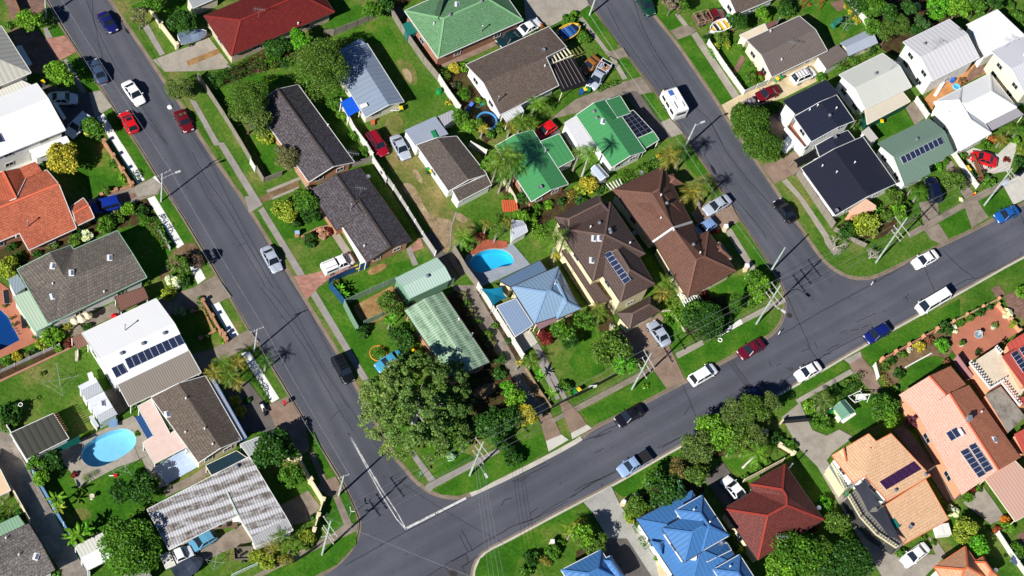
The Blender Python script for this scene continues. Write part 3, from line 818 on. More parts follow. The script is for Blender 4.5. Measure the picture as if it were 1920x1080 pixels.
def clothesline(x,y,r,h,label,rz=.4,col=(.55,.58,.58)):
    b=G(x,y,0); root=thing('clothesline',label,'clothesline',b,rz); rm=r/OS/PXM; mt=plain(col,.4,.4,.5)
    m=MB(); m.tube([(0,0,-.1),(0,0,h)],.04,7); m.build('post',mt,root)
    for k in range(4):
        a=k*math.pi/2; m=MB(); m.tube([(0,0,h-.25),(math.cos(a)*rm,math.sin(a)*rm,h)],.02,5); m.build('arm',mt,root)
    m=MB()
    for q in(.6,.98):
        for k in range(4):
            a,c=k*math.pi/2,(k+1)*math.pi/2; m.tube([(math.cos(a)*rm*q,math.sin(a)*rm*q,h-.25+.25*q),(math.cos(c)*rm*q,math.sin(c)*rm*q,h-.25+.25*q)],.005,3,0,False)
    m.build('wire',plain((.6,.6,.6),.4),root); return root
def sail(pts,label,col,name='shade_sail',z=(2.6,3.2,2.6,3.2)):
    """stretched cloth with hollow edges, held up by posts"""
    W=[G(p[0],p[1],z[i%len(z)]) for i,p in enumerate(pts)]; c=sum(W,Vector())/len(W); root=thing(name,label,'shade sail',(c.x,c.y,0)); m=MB(); n=8
    edge=[]
    for i in range(len(W)):
        a,b=W[i],W[(i+1)%len(W)]
        for k in range(n):
            t=k/n; p=a.lerp(b,t); p=p.lerp(Vector((c.x,c.y,p.z*.75+c.z*.25)),.16*4*t*(1-t)*.9); edge.append(p)
    for f in(1.0,.5):
        R1=[Vector(c).lerp(p,f) for p in edge]
        if f==1.0: R0=R1
        else:
            for k in range(len(R1)): m.face([R0[k],R0[(k+1)%len(R0)],R1[(k+1)%len(R1)],R1[k]])
            for k in range(len(R1)): m.face([R1[k],R1[(k+1)%len(R1)],c])
    m.build('cloth',plain(col,.8,.1),root,(c.x,c.y,0))
    for p in W:
        q=MB(); q.tube([(p.x-c.x,p.y-c.y,-.1),(p.x-c.x,p.y-c.y,p.z)],.04,6); q.build('post',plain((.4,.4,.4),.5,.4,.4),root)
    return root
def pool(pts,wcol,bcol,coping,label,rnd=2,depth=1.3,cw=.35,wl=-.2):
    """sunk basin with water and a coping edge; its outline cuts the ground and paving"""
    W=[G(*p) for p in pts]
    if rnd: W=smooth_loop(W,rnd)
    a=sum(W[i].x*W[(i+1)%len(W)].y-W[(i+1)%len(W)].x*W[i].y for i in range(len(W)))
    if a<0: W=W[::-1]
    HOLES.append([(p.x,p.y) for p in W]); c=sum(W,Vector())/len(W)
    def make():
        root=thing('swimming_pool',label,'pool',(c.x,c.y,0)); m=MB(); n=len(W)
        for i in range(n):
            p,q=W[i],W[(i+1)%n]; m.face([(p.x,p.y,.02),(q.x,q.y,.02),(q.x,q.y,-depth),(p.x,p.y,-depth)][::-1])
        v,f=cdt([(p.x,p.y) for p in W],[])
        for t in f: m.face([(v[i][0],v[i][1],-depth) for i in t])
        m.build('basin',plain(bcol,.5,.3,0.0,.1),root,(c.x,c.y,0)); m=MB()
        for t in f: m.face([(v[i][0],v[i][1],wl) for i in t])
        m.build('water',water(wcol),root,(c.x,c.y,0)); m=MB(); O=inset(W,-cw)
        for i in range(n):
            j=(i+1)%n
            m.face([(W[i].x,W[i].y,.1),(O[i].x,O[i].y,.1),(O[j].x,O[j].y,.1),(W[j].x,W[j].y,.1)]); m.face([(O[i].x,O[i].y,.1),(O[i].x,O[i].y,0),(O[j].x,O[j].y,0),(O[j].x,O[j].y,.1)]); m.face([(W[i].x,W[i].y,-.1),(W[i].x,W[i].y,.1),(W[j].x,W[j].y,.1),(W[j].x,W[j].y,-.1)])
        m.build('coping',coping,root,(c.x,c.y,0)); return root
    return make
def boxthing(name,label,cat,parts,x,y,rz=0.0,z=0.0,group=None):
    """parts: list of (part name, material, [('b',c,d,rz)|('t',pts,r)|('l',c,prof)])"""
    p=G(x,y,z); root=thing(name,label,cat,p,rz,group)
    for nm,mt,sh in parts:
        m=MB()
        for s in sh:
            if s[0]=='b': m.box(s[1],s[2],s[3] if len(s)>3 else 0)
            elif s[0]=='t': m.tube(s[1],s[2],8)
            elif s[0]=='l': m.lathe(s[1],s[2],12)
            elif s[0]=='r': m.bar(s[1],s[2],s[3],s[4])
        m.build(nm,mt,root)
    return root
# ================================================================ THE SITE
# ---- materials of the ground
GRASS=ground('grass',[(.26,lin((52,86,18))),(.42,lin((65,106,26))),(.54,lin((86,116,40))),(.68,lin((128,124,70)))],.16,2.2,.45,.95,8)
LUSH=ground('lush_grass',[(.28,lin((44,86,13))),(.48,lin((57,107,20))),(.6,lin((80,118,32))),(.74,lin((122,122,60)))],.2,2.4,.42,.95,8)
DRY=ground('dry_grass',[(.28,lin((76,96,36))),(.45,lin((104,112,54))),(.62,lin((140,126,80))),(.8,lin((160,136,96)))],.3,2.6,.4,.95,7)
SOIL=ground('bare_soil',[(.3,lin((92,74,54))),(.55,lin((128,106,80))),(.8,lin((160,138,108)))],.5,3.0,.35)
SAND=ground('sandy_soil',[(.3,lin((150,128,98))),(.55,lin((174,152,120))),(.8,lin((198,178,146)))],.6,3.0,.25)
MULCH=ground('mulch',[(.3,lin((52,40,28))),(.5,lin((78,60,40))),(.62,lin((70,78,34))),(.8,lin((110,92,62)))],.9,3.5,.45)
STRAW=ground('straw',[(.3,lin((128,96,60))),(.55,lin((160,126,84))),(.8,lin((186,152,108)))],.9,5,.35)
GRAVEL=ground('gravel',[(.3,lin((110,102,96))),(.55,lin((138,128,118))),(.8,lin((166,156,144)))],.5,5,.3)
ORANGE=ground('orange_soil',[(.3,lin((176,120,76))),(.6,lin((206,150,98))),(.8,lin((220,172,124)))],.6,4,.2)
CONC=slab(lin((168,160,148)),lin((104,96,86)),.45)
OLDC=slab(lin((148,136,122)),lin((84,74,64)),.6)
BROWNC=slab(lin((150,128,112)),lin((90,74,62)),.6)
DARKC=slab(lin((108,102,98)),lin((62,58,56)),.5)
PALEC=slab(lin((206,202,192)),lin((160,152,140)),.4)
CREAMC=slab(lin((214,196,160)),lin((150,124,90)),.5,0)
WHITEC=slab(lin((238,237,232)),lin((205,200,190)),.25,1.5,.86)
PATHC=slab(lin((158,152,146)),lin((112,104,98)),.45,1.5,.7)
PINK=bricks(lin((182,134,118)),lin((158,112,98)),lin((150,124,112)),.5,.25)
REDPAV=bricks(lin((176,96,72)),lin((150,80,60)),lin((130,90,75)),.5,.25)
TERRA=slab(lin((184,118,94)),lin((150,94,74)),.45,3.0,.8)
BRNPAV=bricks(lin((142,112,98)),lin((120,94,82)),lin((110,90,80)),.5,.25)
KERBC=slab(lin((140,126,110)),lin((92,78,64)),.6,2.5,.7); KERBL=slab(lin((200,194,182)),lin((150,140,128)),.5,2.5,.75)
# ---- pools cut their outlines into everything laid after this
T(720,270,4); pool_kidney=pool([(640,890),(665,845),(720,808),(790,787),(870,787),(930,808),(968,848),(975,890),(940,918),(880,922),(830,935),(780,960),(720,972),(665,945)],(.5,.88,.97),lin((96,206,236)),plain(lin((226,196,150)),.7),'kidney shaped bright blue pool with a cream edge beside the blue hip roofed house',cw=.5)
T(0,720,3); pool_oval=pool([(455,400),(470,350),(560,288),(660,250),(720,252),(762,285),(768,330),(742,375),(640,438),(560,470),(500,465),(465,435)],(.72,.93,1.0),lin((176,220,240)),plain(lin((190,196,200)),.6),'oval pale blue pool in the concrete yard of the brown tiled house')
T(0,540,4); pool_dark=pool([(-140,90),(-20,140),(60,215),(150,392),(0,470),(-150,440)],(.5,.72,.9),lin((40,88,140)),plain(lin((220,190,150)),.7),'dark blue tiled pool in a terracotta patio at the left edge',rnd=0)
# ---- road and the four blocks of land with their kerbs
T(0,0,1)
kw=[(-40,-190),(36,-80),(87,0),(112,45),(145,95),(175,140),(217,210),(255,267),(307,352),(360,435),(421,540),(467,620),(510,687),(580,805),(612,856),(640,902),(655,932),(667,960),(674,980),(670,1005),(658,1029),(635,1055),(600,1079),(520,1125),(380,1200)]
ke1=[(90,-180),(150,-92),(207,0),(275,100),(312,157),(344,200),(387,275),(455,370),(470,395),(507,455),(545,515),(577,567),(635,662),(667,720),(705,790),(741,857),(760,877),(774,896),(790,910),(810,924),(840,932),(862,932),(899,920),(990,873),(1080,829),(1110,802),(1160,779),(1292,710),(1385,662),(1440,631),(1455,618),(1467,598),(1472,572),(1470,548),(1463,530),(1440,492),(1395,422),(1367,380),(1330,322),(1304,285),(1277,247),(1235,180),(1200,135),(1160,85),(1112,17),(1080,-32),(1000,-150)]
kne=[(1120,-150),(1205,-5),(1226,27),(1270,80),(1305,132),(1350,197),(1367,227),(1425,310),(1470,377),(1507,433),(1530,468),(1550,493),(1573,510),(1600,521),(1630,521),(1660,510),(1747,467),(1840,423),(1920,380),(2100,288)]
ks=[(2200,332),(1920,480),(1773,563),(1627,643),(1497,720),(1282,832),(1145,911),(1080,944),(990,992),(945,1016),(912,1032),(897,1047),(888,1066),(886,1085),(893,1130),(920,1190)]
FAR={'w':[(100,1400),(-700,1500),(-700,-500),(-150,-500)],'m':[(900,-400),(0,-400)],'n':[(2900,-100),(2900,-900),(900,-700)],'s':[(1100,1500),(2900,1500),(2900,-20)]}
big=MB(); c=G(960,540); S=900
v,f=cdt([(c.x-S,c.y-S),(c.x+S,c.y-S),(c.x+S,c.y+S),(c.x-S,c.y+S)],HOLES)
for t in f: big.face([(v[i][0],v[i][1],-.14) for i in t])
tag(big.build('road',asphalt()),kind='structure')
def block(k,far,kc,wid=.2):
    W=[G(*p) for p in k]; loop=W+[G(*p) for p in far]
    a=sum(loop[i].x*loop[(i+1)%len(loop)].y-loop[(i+1)%len(loop)].x*loop[i].y for i in range(len(loop)))
    v,f=cdt([(p.x,p.y) for p in loop],HOLES); m=MB()
    for t in f: m.face([(v[i][0],v[i][1],0) for i in t])
    tag(m.build('ground',GRASS),kind='structure')
    # kerb: outer face, top, with a concrete gutter on the road side
    L=smooth_loop(W,1,False); s=1 if a>0 else -1; K=MB(); n=len(L)
    N=[]
    for i in range(n):
        d=(L[min(i+1,n-1)]-L[max(i-1,0)]).normalized(); N.append(Vector((-d.y,d.x,0))*s)
    for i in range(n-1):
        p,q=L[i],L[i+1];a0,b0=N[i],N[i+1]
        def z(p,h): return Vector((p.x,p.y,h))
        K.face([z(p-a0*.03,-.14),z(q-b0*.03,-.14),z(q-b0*.03,.012),z(p-a0*.03,.012)],0)
        K.face([z(p-a0*.03,.012),z(q-b0*.03,.012),z(q+b0*wid,.012),z(p+a0*wid,.012)],0,d if False else (q-p))
        K.face([z(p-a0*.33,-.133),z(q-b0*.33,-.133),z(q-b0*.03,-.128),z(p-a0*.03,-.128)],1,(q-p))
    tag(K.build('kerb',[kc,KERBC]),kind='structure')
T(0,0,1)
for q,wd in((((22,-95),(184,-95),(207,0),(344,200),(470,395),(555,535),(667,720),(741,857),(790,915),(668,965),(640,900),(510,687),(360,435),(217,210),(87,0)),8.9),(((1080,-32),(1190,-32),(1226,27),(1305,132),(1367,227),(1470,377),(1507,433),(1560,500),(1575,515),(1478,615),(1470,548),(1440,492),(1367,380),(1277,247),(1200,135),(1112,17)),8.3),(((600,1079),(674,1000),(762,995),(870,935),(910,917),(1080,829),(1292,710),(1440,631),(1480,622),(1600,540),(1660,510),(1920,380),(2100,288),(2200,332),(1920,480),(1627,643),(1282,832),(1080,944),(912,1032),(890,1060),(870,1130),(560,1190)),9.6)):
    W=[G(*p) for p in q]; v,f=cdt([(p.x,p.y) for p in W],HOLES); m=MB(); k=len(W)//2; u=(W[1]-W[-1]) if wd<9 else W[7]-W[5]; u=W[3]-W[1] if wd<9 else u
    for t in f: m.face([(v[i][0],v[i][1],-.136) for i in t],0,(u.x,u.y,0))
    tag(m.build('road',asphalt(1.0 if wd<9.2 else 1.04,wd)),kind='structure')
block(kw,FAR['w'],KERBC); block(ke1,FAR['m'],KERBC); block(kne,FAR['n'],KERBC); block(ks,FAR['s'],KERBL,.26)
for mk in(pool_kidney,pool_oval,pool_dark): mk()
# lighter new kerb on the north side of the cross street
T(720,810,4); m=MB(); L=[G(*p) for p in[(650,470),(715,440),(900,355),(1080,265),(1300,150),(1440,72),(1480,45)]]
for a,b in zip(L,L[1:]): m.bar(a+Vector((0,0,.0)),b+Vector((0,0,.0)),.62,.06)
tag(m.build('kerb',KERBL),kind='structure')
# ---- road surface: markings, sealed cracks, patches, covers
def strip(name,pts,wd,mat,z=-.131):
    W=[G(*p) for p in pts]; m=MB()
    for i in range(len(W)-1):
        a,b=W[i],W[i+1]; d=(b-a).normalized(); s=Vector((-d.y,d.x,0))*wd/2; e=d*wd*.2
        m.face([(p.x,p.y,z) for p in(a-s-e,b-s+e,b+s+e,a+s-e)],0,d)
    return tag(m.build(name,mat),kind='structure')
RW=ground('road_paint',[(.35,lin((150,150,150))),(.5,lin((205,205,203))),(.8,lin((225,225,222)))],2.5,9,.2); SEAL=plain(lin((38,38,42)),.6,.3); PATCH=slab(lin((78,79,86)),lin((70,69,73)),.4,0)
T(480,720,3)
strip('road_marking',[(520,275),(700,580),(800,730),(848,822)],.13,RW); strip('road_marking',[(520,275),(640,500),(705,620),(790,755),(848,822)],.13,RW,-.131)
strip('road_marking',[(850,808),(1010,727),(1180,641)],.32,RW,-.130); sheet('road_marking',[(660,522),(672,520),(690,552),(680,556)],RW,z=-.1295)
T(0,0,4); strip('road_marking',[(833,0),(890,90)],.16,RW); strip('road_marking',[(850,0),(902,85)],.1,RW); strip('road_marking',[(745,640),(792,626)],.08,RW); strip('road_marking',[(826,-10),(840,5)],.3,RW)
cracks=[((480,720,3),[[(500,1020),(850,825),(1010,742),(1180,650)],[(1100,1000),(1200,940),(1440,800)],[(1060,1015),(1180,950),(1195,1000),(1160,1030),(1180,1060)],[(1145,850),(1195,945)],[(1160,822),(1220,935)],[(1160,1030),(1250,965)],[(960,1080),(1060,1020),(1090,1060)],[(1380,680),(1400,650),(1440,640)]]),
((960,720,3),[[(0,520),(60,500),(140,460),(190,440)],[(0,545),(80,515),(130,490),(210,450)],[(20,550),(100,520)],[(400,320),(470,290),(540,250),(590,230)],[(430,305),(500,290),(560,262)],[(470,300),(520,275)],[(0,800),(120,760),(190,710),(300,650),(420,580),(560,500),(590,480)],[(60,780),(180,730),(320,655)],[(330,640),(440,560),(520,520),(590,490)],[(350,600),(420,560),(500,530)],[(820,360),(880,330),(950,295),(990,270)],[(850,355),(920,310),(985,285)],[(100,730),(145,695)],[(970,170),(1000,125)],[(960,0),(1000,90),(1045,205)],[(470,385),(515,360)],[(1310,0),(1345,45)]]),
((1440,360,3),[[(60,808),(300,670),(580,520),(720,440),(960,300),(1150,200)],[(110,585),(180,740),(250,900),(330,1010),(400,1020)],[(275,945),(400,870),(600,770),(690,740)],[(500,730),(560,700),(608,680)],[(760,600),(795,572)],[(780,590),(788,612)],[(880,410),(910,490),(940,560)],[(990,330),(1080,420),(1160,480)],[(1020,540),(1120,490),(1200,480),(1330,410),(1440,350)],[(310,915),(360,905)],[(330,890),(400,855)],[(410,790),(450,775)],[(465,780),(510,770)],[(535,760),(570,745)],[(10,950),(20,980)],[(50,975),(75,962)],[(265,845),(280,880)],[(222,855),(235,880)],[(100,1050),(230,960),(300,930)],[(190,895),(230,878)],[(110,990),(130,1000),(140,990),(125,985)],[(1420,110),(1440,180)]]),
((1080,0,4),[[(435,0),(490,170),(560,320),(640,450),(760,640),(900,800),(1000,890),(1100,1080)],[(235,40),(330,230),(440,390),(590,600),(640,670)],[(780,880),(850,960)]]),
((0,0,4),[[(690,-20),(700,150),(760,280),(860,480),(960,620),(1080,820),(1200,1000),(1260,1080)],[(650,0),(710,160),(740,320),(775,440)],[(1000,780),(1100,900),(1250,1080)]]),
((1320,180,4),[[(60,200),(160,400),(300,590),(420,720),(560,870),(700,980),(790,1060)],[(150,660),(290,830),(420,980),(470,1060)],[(0,430),(150,660)]]),
((360,270,4),[[(40,250),(120,400),(220,540),(330,700),(480,940),(560,1080)],[(0,60),(110,260),(260,470),(380,680),(520,920),(610,1080)],[(330,770),(400,740)]]),
((360,540,4),[[(520,0),(620,130),(720,260),(860,470),(980,700),(1130,950),(1210,1070)],[(570,0),(680,130),(800,300),(930,510),(1060,720),(1180,900)],[(1040,980),(1090,930),(1120,915)]])]
for o,L in cracks:
    T(*o)
    for c in L:
        # a crack wanders a little: subdivide and jitter
        P=[]
        for a,b in zip(c,c[1:]):
            k=max(2,int(math.hypot(b[0]-a[0],b[1]-a[1])/o[2]/5))
            for i in range(k): P.append((a[0]+(b[0]-a[0])*i/k+random.uniform(-2.2,2.2),a[1]+(b[1]-a[1])*i/k+random.uniform(-2.2,2.2)))
        P.append(c[-1]); strip('road_crack',P,.055 if o[0] in(0,360) and o[1]<600 else .075,SEAL,-.1285)
T(480,720,3); sheet('road_patch',[(1060,1020),(1180,953),(1230,1000),(1250,1080),(960,1090)],PATCH,z=-.1335)
T(1080,540,4); strip('road_patch',[(1160,545),(1330,780)],.55,PATCH,-.1325); strip('road_crack',[(1140,550),(1310,780)],.05,SEAL,-.128); strip('road_crack',[(1175,540),(1345,775)],.05,SEAL,-.128)
T(0,0,4); sheet('oil_stain',[(930,205),(955,215),(980,250),(950,245)],SEAL,1,z=-.1325)
T(1080,270,4); sheet('oil_stain',[(1000,150),(1030,160),(1060,220),(1040,230)],SEAL,1,z=-.1325)
def cover(x,y,r,label,z=-.12):
    p=G(x,y,z); m=MB(); m.lathe((0,0,0),[(r,-.03),(r,0),(r*.82,.003),(r*.8,-.004)],14,0); tag(m.build('manhole_cover',plain((.06,.05,.045),.6,.4,.3),None,None),label,'manhole cover').location=p
T(720,810,4); cover(520,1062,.5,'round black manhole cover on the road beside the south corner kerb')
T(1440,540,4); cover(162,205,.42,'rusty brown manhole cover on the road near the north corner kerb')
T(360,0,4); cover(42,820,.35,'small round iron cover set in the grey footpath',.04)
T(1080,0,4); cover(362,555,.38,'round iron cover in the footpath beside the tray ute lawn',.05)
T(960,720,3); m=MB(); p=G(247,313,.06); m.box((0,0,0),(1.3,1.1,.03),.45); tag(m.build('drain_grate',plain((.07,.065,.06),.6,.4,.3)),'dark square drain grate in the white driveway apron','drain grate').location=p
# ---- footpaths, drives, yards, beds (photo tile, then outline)
def sheets(name,mat,o,L,rnd=0,u=None):
    T(*o)
    for q in L: sheet(name,q,mat,rnd,u)
# lawns that are greener, drier or worn
sheets('lawn',LUSH,(0,0,4),[[(500,435),(570,395),(745,680),(665,692)],[(355,215),(440,190),(480,265),(390,285)],[(1200,60),(1360,0),(1400,60),(1290,190),(1220,150)],[(985,45),(1075,5),(1120,60),(1010,110)],[(775,845),(835,810),(1000,1075),(915,1085)]])
sheets('lawn',LUSH,(0,270,4),[[(560,230),(820,60),(940,300),(660,415),(655,260)],[(1160,390),(1235,365),(1440,690),(1385,760)],[(915,0),(1010,0),(1150,240),(1085,270)],[(890,660),(1040,590),(1200,660),(1300,860),(1150,1010)]])
sheets('lawn',LUSH,(360,0,4),[[(160,680),(640,500),(720,560),(560,700),(380,1080),(330,1000)],[(1020,180),(1240,20),(1330,90),(1090,240)],[(1060,290),(1440,130),(1560,340),(1700,700),(1420,330),(1300,290)]])
sheets('lawn',LUSH,(360,270,4),[[(420,-60),(640,-100),(760,200),(580,260)],[(480,510),(900,440),(1030,610),(820,700),(640,720)]])
sheets('lawn',GRASS,(360,270,4),[[(670,740),(1040,680),(1140,840),(990,940),(860,985)]])
sheets('lawn',LUSH,(480,360,3),[[(340,540),(780,400),(960,360),(985,380),(790,490),(560,600),(410,560)],[(330,560),(500,700),(600,760),(720,790),(860,940),(650,1080)]])
sheets('lawn',DRY,(720,0,4),[[(90,430),(230,480),(260,640),(180,640),(120,540)],[(0,880),(120,850),(160,960),(60,1060),(0,1080)]],2)
sheets('lawn',DRY,(720,270,4),[[(-20,40),(60,10),(200,30),(330,180),(420,340),(480,490),(660,560),(700,640),(540,760),(440,830),(330,640),(220,470),(60,230)]],2)
sheets('worn_ground',ground('worn_soil',[(.3,lin((104,100,62))),(.45,lin((146,126,98))),(.7,lin((178,156,128)))],.55,3,.35,.95,7),(720,270,4),[[(130,300),(190,285),(250,350),(290,450),(350,540),(420,555),(510,570),(515,650),(480,720),(500,790),(450,830),(400,740),(340,620),(280,510),(230,430),(140,350)],[(200,180),(260,200),(300,300),(260,290)],[(540,500),(640,560),(600,600),(530,560)]],2)
sheets('worn_ground',SAND,(720,0,4),[[(130,520),(180,510),(215,580),(200,640),(150,570)]],2)
sheets('lawn',LUSH,(1080,0,4),[[(760,300),(855,265),(1180,745),(1090,785)],[(25,100),(100,45),(320,335),(250,375)],[(305,450),(395,440),(480,570),(380,600)],[(500,710),(560,700),(695,890),(625,905)],[(590,100),(700,60),(790,190),(700,230)],[(1070,340),(1200,330),(1250,420),(1170,520)],[(1200,560),(1290,460),(1390,600),(1260,690)]])
sheets('lawn',LUSH,(1080,270,4),[[(1170,630),(1235,585),(1440,900),(1390,960)],[(820,150),(890,80),(990,215),(910,250)],[(1010,1080),(1240,980),(1300,1010),(1420,1040),(1200,1300),(1080,1290)]])
sheets('lawn',LUSH,(1560,180,4),[[(340,340),(320,240),(540,100),(610,200),(600,220),(370,330)],[(800,940),(1000,835),(1040,985),(870,1070)],[(1095,795),(1290,690),(1360,810),(1180,905)]])
sheets('lawn',LUSH,(1320,0,4),[[(730,80),(900,0),(1100,60),(1190,200),(1000,320),(850,120)]])
sheets('lawn',LUSH,(1440,540,4),[[(695,470),(830,400),(1440,80),(1440,230),(765,590)],[(240,720),(570,545),(610,595),(235,800)],[(965,740),(1020,600),(1220,500),(1330,570),(990,780)],[(600,1000),(700,830),(780,800),(820,1030),(640,1070)]])
sheets('lawn',LUSH,(1080,810,4),[[(260,420),(790,130),(800,190),(520,440),(350,490)],[(1100,210),(1240,190),(1440,220),(1250,390)]])
sheets('lawn',LUSH,(720,810,4),[[(690,1040),(720,950),(1440,560),(1440,700),(1000,960),(970,1090),(700,1090)],[(265,130),(420,100),(690,190),(380,350)],[(370,440),(720,250),(1180,10),(1230,140),(720,430),(560,480),(430,470)]])
sheets('lawn',LUSH,(1080,540,4),[[(40,930),(590,640),(680,750),(120,1040)],[(760,530),(1440,170),(1440,340),(820,670)],[(640,200),(700,175),(820,340),(890,370),(740,470)],[(-60,560),(120,260),(220,620),(60,720)]])
sheets('lawn',LUSH,(0,810,4),[[(390,360),(540,330),(610,420),(1060,200),(1150,330),(1100,590),(680,780),(560,600)]])
sheets('lawn',DRY,(0,810,4),[[(560,570),(660,570),(700,640),(620,670),(560,640)]],2)
sheets('lawn',GRASS,(0,540,4),[[(0,720),(560,440),(690,430),(880,720),(590,760),(690,1060),(520,900),(40,1080),(-60,900)]])
sheets('lawn',LUSH,(360,810,4),[[(990,380),(1060,490),(1150,700),(1040,770),(950,640)],[(1110,490),(1160,450),(1235,640),(1190,660)],[(560,1080),(1060,830),(1235,755),(1230,840),(1080,1000),(900,1090)],[(880,20),(910,0),(1060,320),(1010,330)]])
# footpaths
sheets('footpath',WHITEC,(0,0,4),[[(725,880),(775,850),(920,1090),(850,1090)]]); sheets('footpath',WHITEC,(0,270,4),[[(845,0),(917,0),(1085,270),(1030,300)],[(1105,410),(1160,390),(1385,760),(1330,785)],[(1145,250),(1165,240),(1208,302),(1188,310)]])
sheets('footpath',WHITEC,(0,360,3),[[(1055,392),(1097,375),(1158,487),(1113,520)]]); sheets('footpath',WHITEC,(360,540,4),[[(120,100),(190,85),(355,355),(300,387)],[(368,492),(430,475),(655,830),(598,862)]])
sheets('footpath',PATHC,(0,0,4),[[(325,215),(355,205),(395,285),(345,293)],[(455,465),(500,440),(650,690),(610,698)],[(1060,190),(1110,180),(1237,405),(1200,420)]])
sheets('footpath',PATHC,(360,0,4),[[(-20,745),(30,760),(215,1090),(165,1090)]]); sheets('footpath',PATHC,(360,270,4),[[(185,-10),(240,-10),(480,375),(430,392)],[(497,500),(535,470),(850,985),(795,997)],[(395,398),(480,375),(530,458),(430,518)]])
sheets('footpath',PATHC,(360,540,4),[[(885,50),(925,15),(1335,700),(1295,725)]]); sheets('footpath',PATHC,(720,810,4),[[(165,125),(200,110),(385,355),(335,375)],[(320,390),(690,205),(850,120),(870,150),(720,237),(380,418)],[(318,390),(388,402),(350,450),(308,425)]])
sheets('footpath',OLDC,(1080,540,4),[[(-60,915),(560,588),(582,627),(-40,955)]]); sheets('footpath',CONC,(1080,540,4),[[(745,490),(945,390),(962,425),(765,530)],[(1235,235),(1560,65),(1575,105),(1250,268)]]); sheets('footpath',WHITEC,(1080,540,4),[[(1050,365),(1232,232),(1252,268),(1085,362)]])
sheets('footpath',CONC,(1080,0,4),[[(20,140),(50,128),(245,383),(220,397)],[(222,396),(255,383),(305,442),(270,460)],[(268,460),(300,450),(385,590),(350,600)],[(740,110),(770,100),(870,225),(840,240)],[(865,260),(905,240),(965,325),(915,345)],[(915,345),(960,325),(1245,745),(1185,757)]])
sheets('footpath',CONC,(960,360,3),[[(1195,217),(1232,205),(1388,455),(1350,462)]]); sheets('footpath',CONC,(1320,180,4),[[(580,640),(620,622),(720,735),(755,780),(945,1060),(900,1070),(700,765)]])
sheets('footpath',OLDC,(1560,180,4),[[(560,1030),(1150,700),(1460,545),(1460,590),(1170,745),(580,1070)]]); sheets('footpath',CONC,(1440,540,4),[[(205,840),(615,610),(642,640),(225,868)]]); sheets('footpath',CONC,(1440,360,3),[[(300,200),(270,180),(345,260),(400,330),(370,360),(320,290)]])
sheets('footpath',OLDC,(360,810,4),[[(1060,490),(1105,478),(1200,690),(1140,700)],[(1242,688),(1238,740),(1060,822),(480,1105),(450,1085),(1040,770),(1150,690)]])
# drives and paved yards
sheets('driveway',BRNPAV,(0,0,4),[[(0,-40),(310,-60),(345,80),(270,105),(90,155),(60,60)],[(60,215),(300,240),(330,295),(435,465),(330,560),(230,545)]]); sheets('driveway',PINK,(0,0,4),[[(330,295),(490,268),(575,387),(435,465)]])
sheets('driveway',DARKC,(0,0,4),[[(280,625),(650,700),(690,690),(720,880),(640,1000),(490,980)]]); sheets('driveway',CONC,(0,0,4),[[(665,695),(752,680),(842,802),(715,882)]])
sheets('driveway',OLDC,(0,270,4),[[(665,420),(1000,320),(1145,253),(1212,310),(1188,378),(1100,405),(700,590)]]); sheets('driveway',CONC,(0,270,4),[[(1005,332),(1145,256),(1207,312),(1170,375),(1032,398)]]); sheets('driveway',BRNPAV,(0,270,4),[[(908,402),(1005,365),(1030,395),(920,440)]])
sheets('courtyard',PALEC,(0,270,4),[[(0,180),(230,40),(300,120),(150,190),(0,220)]])
sheets('bare_soil',SOIL,(0,360,3),[[(955,345),(1080,268),(1142,350),(1050,395),(960,450),(880,520)]],1); sheets('driveway',OLDC,(0,360,3),[[(895,600),(1085,540),(1215,470),(1302,590),(1150,655),(1080,650),(920,705)]])
sheets('courtyard',OLDC,(0,540,4),[[(480,320),(850,110),(905,190),(700,290),(560,370)],[(780,780),(870,740),(970,900),(890,960)]])
sheets('driveway',OLDC,(360,540,4),[[(-70,520),(135,465),(425,313),(503,405),(170,570),(-40,700)]]); sheets('driveway',BROWNC,(360,540,4),[[(570,880),(718,813),(875,1062),(740,1080),(620,1050),(520,1000),(430,930)]]); sheets('courtyard',DARKC,(360,540,4),[[(230,740),(420,700),(560,880),(640,1080),(400,1080)]])
sheets('driveway',BROWNC,(360,810,4),[[(965,380),(1075,333),(1132,440),(1090,475),(1040,492),(930,420)],[(870,150),(900,130),(1010,360),(965,380)],[(720,0),(850,-30),(880,120),(800,200)]]); sheets('courtyard',OLDC,(360,810,4),[[(820,470),(870,440),(962,560),(880,665),(700,720),(640,560)],[(100,850),(380,690),(450,820),(240,900),(0,1010),(-60,960)],[(0,330),(110,250),(150,300),(0,400),(-200,490),(-210,430)]])
sheets('driveway',CONC,(360,0,4),[[(-295,452),(0,340),(120,275),(300,510),(60,535),(-205,540)]]); sheets('driveway',STRAW,(360,0,4),[[(-45,460),(195,365),(215,400),(-25,500)]])
sheets('bare_soil',SOIL,(360,270,4),[[(490,400),(800,262),(810,335),(530,450)],[(815,695),(930,640),(1050,618),(1062,650),(930,690),(860,760)]],1); sheets('driveway',CONC,(360,270,4),[[(555,350),(800,250),(820,266),(570,367)],[(595,405),(800,320),(806,336),(605,420)],[(770,200),(812,183),(908,330),(865,347)],[(1050,690),(1090,650),(1248,890),(1195,912)]])
sheets('driveway',PINK,(360,270,4),[[(762,992),(850,985),(1195,900),(1245,940),(1060,990),(950,1075),(880,1150),(860,1172)]]); sheets('path',PATHC,(720,270,4),[[(165,790),(200,770),(257,905),(215,917)],[(535,510),(548,512),(510,620),(500,780),(490,770),(500,620)]]); sheets('courtyard',PINK,(720,270,4),[[(200,780),(270,700),(300,780),(215,810)]])
